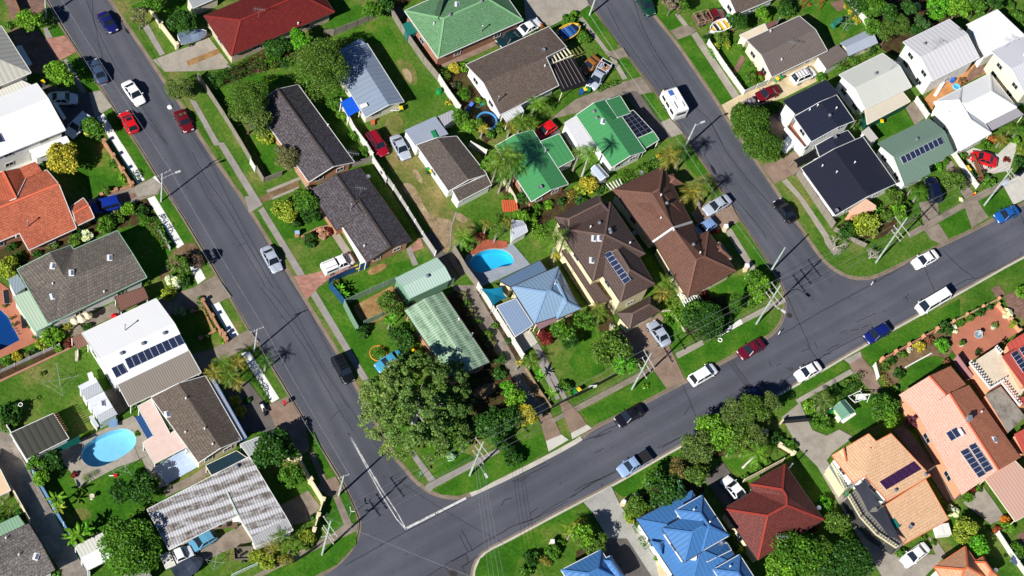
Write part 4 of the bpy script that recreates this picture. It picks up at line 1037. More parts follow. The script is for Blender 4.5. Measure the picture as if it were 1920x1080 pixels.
sheets('bare_soil',STRAW,(480,360,3),[[(545,645),(765,528),(830,615),(700,722),(610,748),(570,700)]]); sheets('bare_soil',STRAW,(480,360,3),[[(620,440),(720,395),(740,420),(700,450),(640,475)]],1)
sheets('lane',GRAVEL,(720,540,4),[[(500,-20),(690,-20),(860,290),(1040,570),(1258,888),(1150,978),(960,700),(740,330)]]); sheets('lane',DARKC,(720,270,4),[[(450,830),(510,800),(615,965),(575,1005)],[(270,690),(370,660),(450,830),(560,1010),(500,1060)]])
sheets('driveway',BROWNC,(960,720,3),[[(150,185),(215,160),(278,288),(190,322)],[(268,112),(310,95),(385,175),(422,230),(330,275),(290,180)]]); sheets('driveway',PALEC,(960,720,3),[[(190,322),(278,286),(318,315),(205,382)],[(330,278),(422,230),(448,250),(338,312)]]); sheets('footpath',OLDC,(960,720,3),[[(215,205),(285,165),(295,185),(235,220)]])
sheets('driveway',PALEC,(720,540,4),[[(980,372),(1090,308),(1152,410),(1040,492)]]); sheets('path',PATHC,(720,540,4),[[(1110,432),(1160,420),(1372,822),(1342,842)],[(1150,560),(1180,545),(1320,830),(1290,845)]])
sheets('garden_bed',MULCH,(720,540,4),[[(480,640),(740,560),(900,560),(1000,740),(1130,980),(900,1080),(640,1060),(560,820)],[(440,60),(540,20),(900,600),(790,560)],[(690,20),(760,60),(1040,560),(990,540)]]); sheets('bare_soil',SOIL,(720,540,4),[[(640,780),(800,700),(860,760),(720,850)],[(1020,610),(1110,720),(1240,880),(1210,880),(1100,780)]],1)
sheets('driveway',BROWNC,(1080,540,4),[[(300,335),(540,250),(630,190),(668,245),(690,420),(818,692),(680,757),(560,590),(400,480)]]); sheets('driveway',BROWNC,(1080,270,4),[[(860,520),(1000,430),(1095,388),(1158,442),(1228,582),(1090,640),(950,660)]])
sheets('driveway',OLDC,(1080,0,4),[[(-200,900),(0,745),(330,622),(490,578),(578,692),(480,712),(330,717),(0,850)],[(215,405),(350,358),(392,422),(295,452)]]); sheets('driveway',CONC,(1080,0,4),[[(635,920),(702,890),(805,1000),(715,1032)]]); sheets('courtyard',DARKC,(1080,0,4),[[(340,690),(460,685),(715,1030),(640,1055)]])
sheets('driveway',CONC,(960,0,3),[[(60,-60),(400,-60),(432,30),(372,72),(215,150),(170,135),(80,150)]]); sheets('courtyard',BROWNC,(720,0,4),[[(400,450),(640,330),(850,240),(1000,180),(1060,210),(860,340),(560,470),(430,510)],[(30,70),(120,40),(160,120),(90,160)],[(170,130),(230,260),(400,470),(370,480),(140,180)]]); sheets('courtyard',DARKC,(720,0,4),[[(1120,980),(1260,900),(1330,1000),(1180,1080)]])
sheets('driveway',CREAMC,(1320,0,4),[[(130,790),(270,715),(480,635),(590,555),(860,445),(940,530),(870,600),(600,735),(420,790),(260,765),(205,830),(195,905)]]); sheets('path',BRNPAV,(1320,0,4),[[(280,410),(312,440),(242,560),(210,540)],[(940,20),(1040,0),(1070,60),(1000,90)]]); sheets('driveway',OLDC,(1080,0,4),[[(705,232),(830,190),(910,225),(860,262),(760,300)]])
sheets('driveway',BROWNC,(1320,180,4),[[(430,525),(570,480),(720,390),(725,560),(530,662)],[(470,180),(600,60),(620,220),(590,420),(520,330)]])
sheets('bare_soil',ORANGE,(1560,0,4),[[(690,745),(800,640),(960,560),(1080,470),(1170,540),(960,650),(770,770),(745,840)]]); sheets('courtyard',BRNPAV,(1560,0,4),[[(1000,590),(1095,455),(1175,530),(1010,625)]]); sheets('courtyard',OLDC,(1560,0,4),[[(550,812),(615,757),(692,890),(620,942)]])
sheets('driveway',PALEC,(1560,180,4),[[(960,440),(1060,390),(1240,440),(1385,300),(1380,400),(1330,560),(1210,585),(1080,560),(1010,480)],[(1285,680),(1330,640),(1450,560),(1450,775),(1360,817)]]); sheets('driveway',OLDC,(1560,180,4),[[(850,545),(890,480),(1065,735),(1000,782)],[(650,800),(790,780),(800,890),(700,990),(680,945)],[(985,812),(1082,778),(1172,912),(1045,992)],[(690,1010),(800,958),(870,1070),(840,1120),(740,1080)]])
sheets('driveway',BROWNC,(1440,540,4),[[(605,570),(695,512),(772,600),(850,760),(790,800),(640,640)]]); sheets('driveway',CONC,(1440,540,4),[[(568,540),(692,478),(702,515),(610,572)]])
sheets('driveway',CONC,(1440,720,3),[[(75,190),(180,105),(210,180),(250,262),(330,292),(400,258),(480,300),(360,390),(330,430),(420,620),(370,560),(170,360),(120,270)],[(330,430),(600,900),(690,960),(1005,960),(880,1085),(640,1085),(470,800),(250,420)],[(1095,670),(1210,580),(1335,755),(1250,790)],[(900,860),(960,900),(1000,960),(940,960)]])
sheets('driveway',DARKC,(1440,720,3),[[(700,262),(765,230),(1085,640),(1005,665),(900,500)]])
sheets('driveway',slab(lin((172,170,164)),lin((130,126,118)),.4),(1080,810,4),[[(55,530),(262,408),(335,560),(440,700),(560,900),(725,1090),(560,1090),(380,800),(240,800),(110,590)]]); sheets('driveway',DARKC,(1080,810,4),[[(960,370),(1090,215),(1175,330),(1225,500),(1110,575),(1000,400)],[(240,800),(380,800),(570,1090),(330,1090),(180,860)]]); sheets('courtyard',CREAMC,(1080,810,4),[[(590,950),(640,930),(740,1090),(620,1090)]])
sheets('courtyard',TERRA,(1560,540,4),[[(905,325),(1230,130),(1395,335),(1290,400),(980,585),(880,440)]]); sheets('driveway',BRNPAV,(1560,540,4),[[(1190,10),(1250,-20),(1300,40),(1240,90)],[(1285,65),(1380,15),(1450,110),(1450,250),(1330,180)]])
sheets('garden_bed',SOIL,(1560,540,4),[[(350,585),(770,332),(905,330),(890,540),(740,500),(540,612),(480,740),(440,785)]],1); sheets('courtyard',BRNPAV,(1560,810,4),[[(1380,780),(1450,740),(1450,900)]])
sheets('courtyard',slab(lin((150,158,170)),lin((110,115,125)),.4),(720,270,4),[[(920,762),(960,745),(1097,905),(870,1012),(715,1078),(590,950),(620,830)]]); sheets('courtyard',REDPAV,(720,270,4),[[(625,822),(760,718),(920,730),(930,775),(660,835)]])
sheets('courtyard',CONC,(0,720,3),[[(330,385),(470,310),(640,230),(750,180),(790,230),(830,310),(880,455),(810,420),(660,470),(440,588),(400,500),(360,450)],[(780,380),(860,440),(960,570),(880,590),(830,500)]]); sheets('courtyard',slab(lin((186,206,234)),lin((150,172,206)),.5,.6,.85),(0,720,3),[[(862,472),(1055,358),(1125,460),(940,565)]])
sheets('courtyard',TERRA,(0,540,4),[[(-160,-160),(80,20),(288,400),(0,530),(-260,640)]])
sheets('lane',GRAVEL,(0,810,4),[[(-120,-150),(0,-30),(75,20),(195,245),(390,590),(590,950),(680,1090),(480,1090),(230,690),(80,440),(-120,120)]])
sheets('garden_bed',MULCH,(0,540,4),[[(0,570),(540,365),(560,430),(0,690),(-200,780),(-200,640)]]); sheets('garden_bed',MULCH,(0,270,4),[[(0,760),(700,590),(900,560),(1060,420),(1100,420),(1270,790),(1240,790),(1080,600),(880,640),(540,760),(130,930),(0,980)],[(180,690),(280,640),(330,740),(220,790)]])
sheets('garden_bed',MULCH,(720,0,4),[[(390,600),(640,490),(880,860),(1000,900),(760,1080),(640,900)]]); sheets('garden_bed',MULCH,(720,270,4),[[(690,0),(860,300),(1060,460),(1320,360),(1440,330),(1440,480),(1150,620),(1000,520),(800,250)]]); sheets('garden_bed',MULCH,(360,0,4),[[(290,520),(600,330),(760,240),(860,290),(760,480),(440,560),(200,660)]])
sheets('garden_bed',MULCH,(1560,0,4),[[(260,-40),(1300,-40),(1200,80),(900,150),(540,320),(480,430),(380,380),(280,210)]]); sheets('garden_bed',MULCH,(1320,180,4),[[(1000,980),(1130,880),(1300,870),(1440,780),(1440,1000),(1300,1080),(1060,1060)]])
sheets('garden_bed',MULCH,(1080,810,4),[[(360,600),(520,470),(800,200),(960,230),(960,450),(560,570),(440,690)],[(0,900),(240,780),(230,830),(0,960)]]); sheets('garden_bed',MULCH,(1320,810,4),[[(0,0),(460,0),(640,150),(640,180),(460,60),(380,150),(0,200)]])
sheets('garden_bed',MULCH,(1080,540,4),[[(820,100),(1120,60),(1120,340),(960,400),(820,340)],[(130,120),(230,80),(300,300),(180,340)]])
# ================================================================ HOUSES
WHT=plain(lin((236,236,232)),.5,.3); CRM=plain(lin((232,222,196)),.6); GUTW=plain(lin((225,225,222)),.4,.4); GUTD=plain(lin((70,60,54)),.5,.4); GUTM=plain(lin((150,190,165)),.5,.4)
WB=board(lin((238,238,234))); WBC=board(lin((230,224,206))); WBM=board(lin((205,220,205))); BRK=bricks(lin((176,116,84)),lin((150,92,66))); BRKO=bricks(lin((200,140,100)),lin((180,118,82))); BRKC=bricks(lin((214,198,170)),lin((196,178,148)))
TIMB=plain(lin((120,80,55)),.8); PALEG=plain(lin((196,214,196)),.5); REND=plain(lin((226,212,176)),.8); SALM=plain(lin((224,160,124)),.8)
WROOF=metal_roof(lin((255,255,255)),.5,.02,.05,(.5,.5,.52),bk=.08); CROOF=metal_roof(lin((232,230,220)),.45,.12,.12,(.42,.42,.36)); GROOF=metal_roof(lin((205,205,205)),.76,.12,.15,(.3,.3,.3))
T(0,0,4)
h=house('hip_house','house with a grey and cream metal hip roof in the top left corner','house',0,500)
hip(h,[(10,195),(232,545),(-248,745),(-470,395)],4.4,6.2,metal_roof(lin((205,202,190)),.76,.2,.15,(.35,.33,.3)),WBC,gut=GUTW)
flat(h,[(-200,745),(150,600),(238,640),(-110,790)],[2.9,2.9,2.7,2.7],CROOF,WBC,gut=GUTW)
flat(h,[(122,345),(162,338),(243,480),(208,497)],2.4,WHT)
h=house('large_house','large house with a broad plain white metal roof beside the two left trees','house',200,900)
gable(h,[(-300,855),(275,625),(490,975),(-85,1205)],5.0,5.9,WROOF,WHT,.4,gut=GUTW)
flat(h,[(395,772),(422,765),(497,885),(474,897)],2.5,WHT)
T(0,0,3); flat(h,[(165,848),(372,766),(400,815),(205,890)],[2.9,2.9,2.6,2.6],WROOF,WHT,gut=GUTW)
T(0,0,4); panels(h,[(-60,1010),(0,1000),(35,1065),(-40,1085)],2)
T(0,270,4)
TER=tile_roof(lin((206,114,84)),.14,.42,lin((118,62,48)),.33,.34,.6,.8,lin((222,134,102)),.5); TCAP=plain(lin((222,112,80)),.8)
h=house('tiled_house','sprawling house with a mottled red orange tile roof at the left edge','house',200,600)
ze,zr=2.7,3.9; zm=ze+.4*(zr-ze)
poly(h,[(350,195,ze),(440,300,zr),(572,632,ze),(217,795,ze),(147,668,zm),(-200,812,zm),(-200,559,zr),(-200,418,ze)],[[7,0,1,6],[6,1,2,3,4,5]],TER,BRK,gut=GUTW,cap=TCAP)
gable(h,[(530,470),(625,405),(706,552),(574,615)],2.5,3.2,TER,BRK,gut=GUTW,cap=TCAP)
poly(h,[(20,205,3.75),(150,180,2.9),(190,258,2.9),(120,404,3.95),(-200,290,2.9),(-60,480,3.0)],[[0,1,2,3],[0,3,5,4]],tile_roof(lin((196,100,70)),.14,.4,lin((118,62,48)),.33,.34,.6,.8),BRK,gut=GUTW,cap=TCAP)
flat(h,[(150,176),(265,130),(318,205),(190,262)],[3.7,3.7,2.9,2.9],TER,BRK)
roofbit(h,'flue',210,618); roofbit(h,'pipe_vent',120,700)
T(0,270,4)
GRT=tile_roof(lin((120,112,104)),.2,.3,lin((70,64,58)),.36,.4,.45,.8,lin((150,144,134)),.25)
h=house('tiled_house','grey tiled house with mint green gutters beside a dark lawn','house',600,950)
ze,zr=3.3,4.3
poly(h,[(130,940,ze),(375,815,zr),(530,760,ze),(550,792,ze),(880,650,ze),(990,818,zr),(1100,1000,ze),(445,1312,ze),(360,1345,ze),(478,984,zr),(545,998,zr)],[[0,1,9,10,7,8],[1,2,3,9],[3,4,5,10,9],[10,5,6,7]],GRT,WHT,gut=GUTM)
for q in((822,855),(535,968)): roofbit(h,'skylight',*q)
roofbit(h,'skylight',395,915); roofbit(h,'pipe_vent',395,1055)
T(0,540,4); roofbit(h,'pipe_vent',780,35); roofbit(h,'skylight',395,65)
T(0,360,3)
flat(h,[(75,590),(160,555),(292,738),(200,785)],[2.9,2.9,2.6,2.6],metal_roof(lin((196,216,190)),.4,.08,.1,(.4,.45,.38)),PALEG,gut=GUTM)
flat(h,[(43,492),(100,463),(147,535),(85,577)],2.7,metal_roof(lin((160,176,184)),.4,.15,.2),WHT)
T(0,540,4); h=thing('carport','brown striped flat carport roof between two white walled houses','carport',G(980,80)); flat(h,[(860,66),(1075,-6),(1112,76),(905,172)],[2.5,2.5,2.4,2.4],metal_roof(lin((140,100,88)),.3,.3,.2),None,posts=WHT,gut=GUTD)
h=house('solar_house','white metal roofed house with a long solar panel row and a grey ribbed awning','house',1000,400)
gable(h,[(615,340),(1170,80),(1412,467),(860,732)],3.2,4.4,WROOF,WHT,.56,gut=GUTW)
flat(h,[(882,722),(1414,467),(1508,635),(970,886)],[3.15,3.15,2.6,2.6],metal_roof(lin((158,148,138)),.32,.3,.3,(.2,.18,.16)),None,posts=WHT,gut=GUTW)
panels(h,[(930,532),(1345,345),(1387,418),(968,615)],9); panels(h,[(830,600),(912,563),(957,635),(872,680)],2)
for q in((910,497),(1070,424),(1230,346)): roofbit(h,'whirlybird_vent',*q)
roofbit(h,'flue',938,318)
flat(h,[(536,372),(612,337),(662,420),(582,461)],[2.6,2.6,2.4,2.4],metal_roof(lin((150,112,96)),.3,.3,.2),None,posts=WHT)
T(0,540,4)
h=house('van_annex','old white caravan annex with a ridged three part roof on the back lawn','caravan',730,850)
CV=metal_roof(lin((205,210,216)),.3,.2,.2,(.4,.42,.45)); CV2=plain(lin((222,226,232)),.4)
flat(h,[(585,735),(715,670),(735,705),(605,770)],2.5,CV2,WHT); flat(h,[(607,772),(737,707),(775,772),(645,838)],2.45,CV,WHT)
flat(h,[(648,840),(778,775),(808,828),(682,892)],2.6,CV2,WHT); flat(h,[(684,894),(810,830),(848,895),(722,962)],2.55,CV2,WHT); flat(h,[(724,964),(850,897),(882,945),(752,1012)],2.3,CV,WBM)
roofbit(h,'skylight',765,868); 
flat(h,[(655,640),(690,628),(708,680),(672,700)],1.3,WHT); flat(h,[(665,965),(690,952),(745,1035),(722,1050)],1.5,plain(lin((190,196,200)),.5),WHT)
T(0,720,3)
h=house('garden_shed','dark stained flat roofed shed beside the gravel lane','shed',220,290)
flat(h,[(60,276),(300,166),(387,306),(150,424)],[2.5,2.5,2.3,2.3],metal_roof(lin((84,84,76)),.9,.35,.5,(.05,.05,.045)),WHT,gut=GUTW)
for k in range(9):
    m=MB(); a=G(303+k*7,170+k*12,2.62); b=G(325+k*7,160+k*12,2.62); m.bar(a-h.location,b-h.location,.09,.09); m.build('rafter',TIMB,h)
sail([(290,372),(447,287),(465,325),(300,397)],'dark green shade cloth stretched behind the dark stained shed',lin((10,74,68)),z=(2.2,2.2,2.1,2.1))
BRT=tile_roof(lin((112,100,90)),.16,.28,lin((78,66,56)),.33,.36,.55,.8,lin((140,126,112)),.4)
h=house('tiled_house','brown tiled house with a flat pink patio roof beside the oval pool','house',1100,200)
gable(h,[(1155,-45),(1360,312),(1117,442),(851,76)],3.1,4.1,BRT,REND,gut=GUTW)
flat(h,[(775,126),(850,86),(957,282),(1003,247),(1056,350),(870,446),(803,331),(866,291)],2.8,plain(lin((226,198,186)),.7),None,posts=WHT,gut=GUTW)
flat(h,[(1168,-38),(1198,-40),(1390,302),(1358,316)],[2.9,2.7,2.7,2.9],metal_roof(lin((205,208,214)),.4,.1,.1),None,gut=plain(lin((30,80,160)),.5))
flat(h,[(1158,458),(1330,376),(1392,418),(1190,512)],[2.5,2.5,2.4,2.4],plain(lin((38,58,66)),.2,.5),None,posts=CRM,gut=CRM)
panels(h,[(757,192),(793,176),(866,290),(826,312)],1,11,'pool_heater',plain(lin((40,78,130)),.4,.4),lift=.2)
for q in((1045,85),(1150,255),(1195,342)): roofbit(h,'pipe_vent',*q)
roofbit(h,'satellite_dish',1337,328); roofbit(h,'skylight',940,172); roofbit(h,'pipe_vent',1042,275)
T(360,810,4); h=thing('carport','pale grey flat carport roof behind the round green tree','carport',G(490,90)); flat(h,[(362,92),(600,0),(642,22),(430,182)],[2.6,2.6,2.5,2.5],metal_roof(lin((182,186,188)),.4,.15,.15),None,posts=WHT,gut=GUTW)
h=house('long_house','long house with a streaked white and brown corrugated sheet roof near the corner','house',100,500)
FIB=fibro(lin((160,152,146)),lin((226,226,230)),lin((92,82,76)),1.0,.9)
poly(h,[(-335,580,3.2),(430,185,3.2),(712,650,2.9),(448,786,2.9),(345,622,2.95),(-170,882,2.8)],[[0,1,2,3,4,5]],FIB,WBC,gut=GUTW)
flat(h,[(446,790),(713,652),(757,736),(476,862)],[2.9,2.9,2.7,2.7],metal_roof(lin((186,186,188)),.3,.25,.2),WBC,gut=GUTW)
roofbit(h,'whirlybird_vent',335,265); roofbit(h,'skylight',-40,1200) if False else None
m=MB(); a=G(265,455,3.2);b=G(345,625,3.02); m.bar(a-h.location,b-h.location,.16,.1); m.build('roof_flashing',PALEG,h)
T(0,810,4)
h=house('tiled_house','house with a speckled grey tile roof in the bottom left corner','house',150,950)
gable(h,[(-310,930),(215,688),(412,1035),(-115,1280)],2.8,3.6,tile_roof(lin((124,118,114)),.3,.35,lin((80,72,66)),.36,.4,.45,.8,lin((168,162,158)),.5),WHT,gut=GUTD)
roofbit(h,'pipe_vent',142,925); roofbit(h,'skylight',270,935); roofbit(h,'pipe_vent',45,800)
flat(h,[(-10,690),(135,622),(187,692),(30,782),(-30,800)],[2.6,2.6,2.5,2.5,2.5],metal_roof(lin((150,188,156)),.4,.12,.2),WHT)
h=house('cream_outbuilding','low building with a flat cream roof at the left edge by the lane','outbuilding',0,400)
flat(h,[(-150,190),(0,280),(78,437),(-100,520)],2.6,plain(lin((228,196,160)),.8),CRM,gut=GUTW)
h=house('carport','white sheet roofed carport tucked beside the round green tree and the lane','carport',700,900)
flat(h,[(558,856),(770,752),(815,840),(605,945)],[2.5,2.5,2.6,2.6],CROOF,None,posts=WHT); flat(h,[(607,946),(817,841),(868,930),(655,1037)],[2.6,2.6,2.4,2.4],WROOF,None,posts=WHT,gut=GUTW)
h=house('garden_shed','grey flat roofed shed at the bottom edge below the round green tree','shed',1020,1080)
flat(h,[(915,1082),(1085,1003),(1145,1090),(975,1170)],2.4,metal_roof(lin((160,158,154)),.4,.2,.3),WHT)
# ---- middle block
DKP2=plain(lin((70,70,70)),.7)
T(360,0,4)
MAR=tile_roof(lin((124,42,38)),.14,.22,lin((84,30,28)),.33,.34,.55,.6); MCAP=plain(lin((136,46,40)),.6)
h=house('brick_house','cream brick house with a dark red tiled hip roof at the top','house',500,250)
hip(h,[(295,420),(1070,90),(865,-210),(90,120)],2.7,4.2,MAR,BRKC,gut=GUTD,cap=MCAP,k=.92)
roofbit(h,'tv_antenna',498,132); roofbit(h,'pipe_vent',795,182)
h=house('garden_shed','small shed with a ribbed grey roof at the top edge by the red roofed house','shed',60,0)
flat(h,[(6,62),(205,-25),(160,-120),(-40,-30)],[2.4,2.4,2.7,2.7],metal_roof(lin((176,182,184)),.3,.25,.2),CRM,gut=GUTW)
T(480,0,3)
h=house('metal_roof_house','house with a blue grey metal gable roof and a bright blue side awning','house',650,450)
gable(h,[(625,245),(832,572),(617,660),(410,333)],2.3,3.2,metal_roof(lin((150,164,184)),.76,.12,.3,(.16,.17,.2)),WBC,.42,gut=GUTW)
flat(h,[(460,288),(583,215),(617,245),(500,302)],[2.3,2.3,2.5,2.5],metal_roof(lin((140,160,196)),.4,.12,.1),None,posts=WHT)
flat(h,[(476,575),(540,540),(588,617),(520,657)],[2.3,2.3,2.2,2.2],plain(lin((24,92,214)),.5),None,posts=WHT)
flat(h,[(582,590),(620,577),(630,595),(592,612)],2.9,WHT)
T(360,0,4)
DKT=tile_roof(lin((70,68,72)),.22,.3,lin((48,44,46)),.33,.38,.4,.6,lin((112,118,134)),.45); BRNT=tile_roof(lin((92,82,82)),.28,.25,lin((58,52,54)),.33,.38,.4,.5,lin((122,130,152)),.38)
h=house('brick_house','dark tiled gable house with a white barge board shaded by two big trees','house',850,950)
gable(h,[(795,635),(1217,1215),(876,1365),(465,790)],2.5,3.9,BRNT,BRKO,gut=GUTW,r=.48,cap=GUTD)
roofbit(h,'pipe_vent',1018,945); T(360,270,4); roofbit(h,'tv_antenna',1200,125)
T(0,0,1)
h=house('brick_house','orange brick house with a stepped dark brown tile roof and white eaves','house',680,400)
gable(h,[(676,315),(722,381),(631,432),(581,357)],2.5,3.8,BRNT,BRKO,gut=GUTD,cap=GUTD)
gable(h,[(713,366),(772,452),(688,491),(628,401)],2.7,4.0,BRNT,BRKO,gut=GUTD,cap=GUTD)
T(360,270,4); flat(h,[(1068,523),(1092,512),(1315,880),(1268,897)],[2.5,2.6,2.6,2.5],plain(lin((240,240,238)),.5),None,posts=WHT)
roofbit(h,'tv_antenna',1255,385); roofbit(h,'satellite_dish',1317,262); roofbit(h,'pipe_vent',1290,770); roofbit(h,'flue',1190,490)
T(720,270,4)
BR5=tile_roof(lin((104,94,88)),.16,.35,lin((78,68,60)),.33,.34,.55,.85,lin((136,128,122)),.3)
h=house('old_house','old white house with a low brown tile roof and a tin shed joined on','house',500,200)
gable(h,[(545,-58),(770,226),(484,353),(245,8)],2.7,3.5,BR5,WHT,gut=GUTW)
flat(h,[(514,346),(768,232),(806,306),(562,432)],[2.6,2.6,2.2,2.2],BR5,WHT,gut=GUTW)
T(720,0,4)
flat(h,[(155,976),(385,872),(482,1003),(330,1075),(250,1110)],[2.5,2.5,2.3,2.3,2.3],metal_roof(lin((172,182,200)),.24,.3,.15),WHT)
flat(h,[(348,985),(378,972),(412,1035),(385,1048)],[2.62,2.62,2.5,2.5],plain(lin((40,130,84)),.5))
flat(h,[(408,870),(510,825),(552,874),(455,945)],2.3,metal_roof(lin((188,186,196)),.4,.2,.1),WHT)
roofbit(h,'pipe_vent',470,1050) if False else None
GT=tile_roof(lin((110,156,112)),.12,.3,lin((78,120,82)),.33,.34,.6,.6,lin((128,172,128)),.4); GTC=plain(lin((128,176,128)),.6)
h=house('brick_house','brick house with a pale green tiled hip roof at the top middle','house',600,250)
hip(h,[(405,435),(1045,152),(795,-205),(155,80)],3.3,4.9,GT,BRK,gut=GUTW,cap=GTC,k=.78)
poly(h,[(378,100,4.3),(410,145,4.85),(470,-80,4.9),(452,-110,4.3)],[[0,1,2,3]],tile_roof(lin((78,108,80)),.14,.3,lin((60,88,64)),.33,.34,.55,.6))  # wing slope in a darker copy of the green tile, shade painted in
roofbit(h,'skylight',548,35); roofbit(h,'whirlybird_vent',492,118); roofbit(h,'whirlybird_vent',728,15); roofbit(h,'flue',730,238); roofbit(h,'pipe_vent',372,182)
BR7=tile_roof(lin((112,98,90)),.16,.22,lin((92,78,70)),.33,.34,.55,.85,lin((142,126,114)),.3)
h=house('gable_house','wide brown tiled house with a black pergola beside the boat','house',1000,550)
ze,zr=2.7,4.0
poly(h,[(615,485,ze),(1235,200,ze),(1367,352,zr-.55),(1215,428,zr),(1310,640,ze),(870,860,ze),(745,618,zr)],[[0,1,2,3,6],[6,3,4,5]],BR7,WHT,gut=GUTW)
roofbit(h,'flue',850,765); roofbit(h,'pipe_vent',1205,500); roofbit(h,'satellite_dish',1190,392)
flat(h,[(884,862),(1025,785),(1052,832),(922,922)],[2.4,2.4,2.2,2.2],metal_roof(lin((226,228,232)),.4,.1,.05),None,posts=WHT)
flat(h,[(1245,492),(1420,428),(1530,625),(1335,692)],[2.7,2.7,2.6,2.6],plain(lin((34,32,36)),.25,.5),None,posts=CRM)
for k in range(6):
    m=MB(); a=G(1262+k*26,480-k*11,2.86); b=G(1352+k*30,665-k*11,2.78); m.bar(a-h.location,b-h.location,.08,.07); m.build('batten',plain(lin((120,110,104)),.7),h)
for k in range(7):
    m=MB(); a=G(1222+k*24,432-k*12,2.9); b=G(1248+k*26,490-k*14,2.9); m.bar(a-h.location,b-h.location,.14,.16); m.build('pergola_beam',CRM,h)
for p,q in(((1205,412),(1375,350)),((1240,485),(1420,415))):
    m=MB(); m.bar(G(*p,2.78)-h.location,G(*q,2.78)-h.location,.12,.2); m.build('pergola_beam',CRM,h)
T(960,0,3)
GM=metal_roof(lin((78,154,96)),.76,.06,.12,(.1,.25,.14),.4); GM_SHADE=metal_roof(lin((56,128,76)),.76,.06,.12,(.08,.2,.1),.4)
h=house('metal_roof_house','house with a bright green metal roof and a dark gridded deck cover','house',550,750)
gable(h,[(545,552),(752,850),(562,942),(360,648)],2.8,3.8,GM,WHT,gut=GUTW)
poly(h,[(466,588,3.82),(527,566,3.3),(592,658,3.3),(560,672,3.6)],[[0,1,2,3]],GM_SHADE); flat(h,[(528,566),(607,538),(667,635),(592,660)],[3.3,2.6,2.6,3.3],GM,None,gut=GUTW)  # first slope turns from the sun, its shade painted as darker green
flat(h,[(293,690),(355,652),(468,818),(395,852)],[2.5,2.7,2.7,2.5],metal_roof(lin((226,226,230)),.4,.08,.08),WHT)
flat(h,[(618,652),(682,620),(792,737),(712,776)],[2.6,2.6,2.5,2.5],plain(lin((26,30,44)),.2,.5),None,posts=WHT,gut=GUTW)
for k in range(1,6):
    m=MB(); t=k/6; m.bar(G(618+94*t,652+124*t,2.68)-h.location,G(682+110*t,620+117*t,2.68)-h.location,.06,.05); m.build('batten',plain(lin((90,96,110)),.6),h)
for k in(1,2):
    m=MB(); t=k/3; m.bar(G(618+64*t,652-32*t,2.68)-h.location,G(712+80*t,776-39*t,2.62)-h.location,.06,.05); m.build('batten',plain(lin((90,96,110)),.6),h)
flat(h,[(710,776),(795,740),(827,786),(746,836)],[2.6,2.6,2.4,2.4],GM,None,posts=WHT,gut=GUTW)
roofbit(h,'whirlybird_vent',458,632); roofbit(h,'whirlybird_vent',475,668); roofbit(h,'skylight',512,683)
T(720,270,4)
h=house('metal_roof_house','smaller house with a bright green metal roof shaded by palms, garage roof beside it','house',1150,250)
gable(h,[(1115,-105),(1382,301),(1106,432),(835,15)],2.6,3.5,GM,BRK,gut=GUTW)
T(960,0,3); flat(h,[(160,796),(265,753),(352,893),(260,942)],[2.7,2.7,2.5,2.5],GM,WHT,gut=GUTW)
T(720,270,4); roofbit(h,'satellite_dish',1165,340); roofbit(h,'pipe_vent',1205,62)
T(480,360,3)
h=house('metal_shed','large pale green ribbed metal shed with one roof vent','shed',940,480)
gable(h,[(785,486),(1017,370),(1097,490),(867,597)],2.6,3.1,metal_roof(lin((192,218,204)),.4,.14,.06,(.4,.5,.45)),metal_roof(lin((130,176,150)),.3,.2,.1),gut=GUTM,ov=.12,win=False)
roofbit(h,'whirlybird_vent',962,478)
T(720,540,4)
OLV=fibro(lin((152,186,154)),lin((184,212,182)),lin((96,118,94)),.95,.75)
h=house('weathered_house','house with a mouldy streaked green sheet roof half under the giant gum tree','house',450,350)
gable(h,[(435,25),(792,556),(514,702),(152,168)],2.8,3.5,OLV,BRKO,gut=GUTD)
roofbit(h,'pipe_vent',560,240); roofbit(h,'flue',652,375)
T(960,360,3)
BLM=metal_roof(lin((142,172,200)),.5,.1,.08,(.12,.16,.24),.4); BLD=metal_roof(lin((112,140,172)),.35,.3,.1,(.1,.13,.2),.45); BLC=plain(lin((126,156,188)),.5)
h=house('blue_hip_house','cream house with a light blue metal hip roof beside the kidney shaped pool','house',150,600)
hip(h,[(-8,530),(258,420),(386,657),(125,741)],2.9,4.4,BLM,REND,gut=GUTD,cap=BLC)
hip(h,[(180,482),(266,455),(388,657),(252,714)],2.95,3.9,BLM,None,gut=GUTD,cap=BLC,k=.9)
flat(h,[(-71,499),(157,384),(195,440),(-8,533)],[2.7,2.7,3.4,3.3],BLD,REND,gut=GUTD)
roofbit(h,'pipe_vent',240,520); roofbit(h,'tv_antenna',205,540)
T(720,540,4); flat(h,[(846,136),(990,79),(1117,276),(986,362)],[2.6,2.6,2.5,2.5],metal_roof(lin((150,172,202)),.4,.1,.2,(.2,.22,.26)),None,posts=CRM,gut=GUTW)
flat(h,[(1138,265),(1280,194),(1312,236),(1165,312)],[2.5,2.5,2.3,2.3],plain(lin((140,108,116)),.7),None,posts=CRM)
sail([(727,5),(880,-8),(925,72),(815,135)],'teal shade sail stretched over the pool side patio',lin((20,112,142)))
T(960,360,3)
BK=tile_roof(lin((98,80,74)),.1,.15,lin((78,62,56)),.33,.36,.5,.6); BKC=plain(lin((112,92,84)),.6)
h=house('two_storey_house','tall cream two storey house with a dark brown tiled roof and seven solar panels','house',520,350)
ze,zr=5.2,7.0
hip(h,[(259,205),(552,58),(748,348),(455,500)],ze,zr,BK,REND,gut=GUTD,cap=BKC,k=.99)
hip(h,[(240,142),(487,18),(560,126),(313,250)],ze-.02,6.5,BK,REND,gut=GUTD,cap=BKC,ends=(.6,.6))
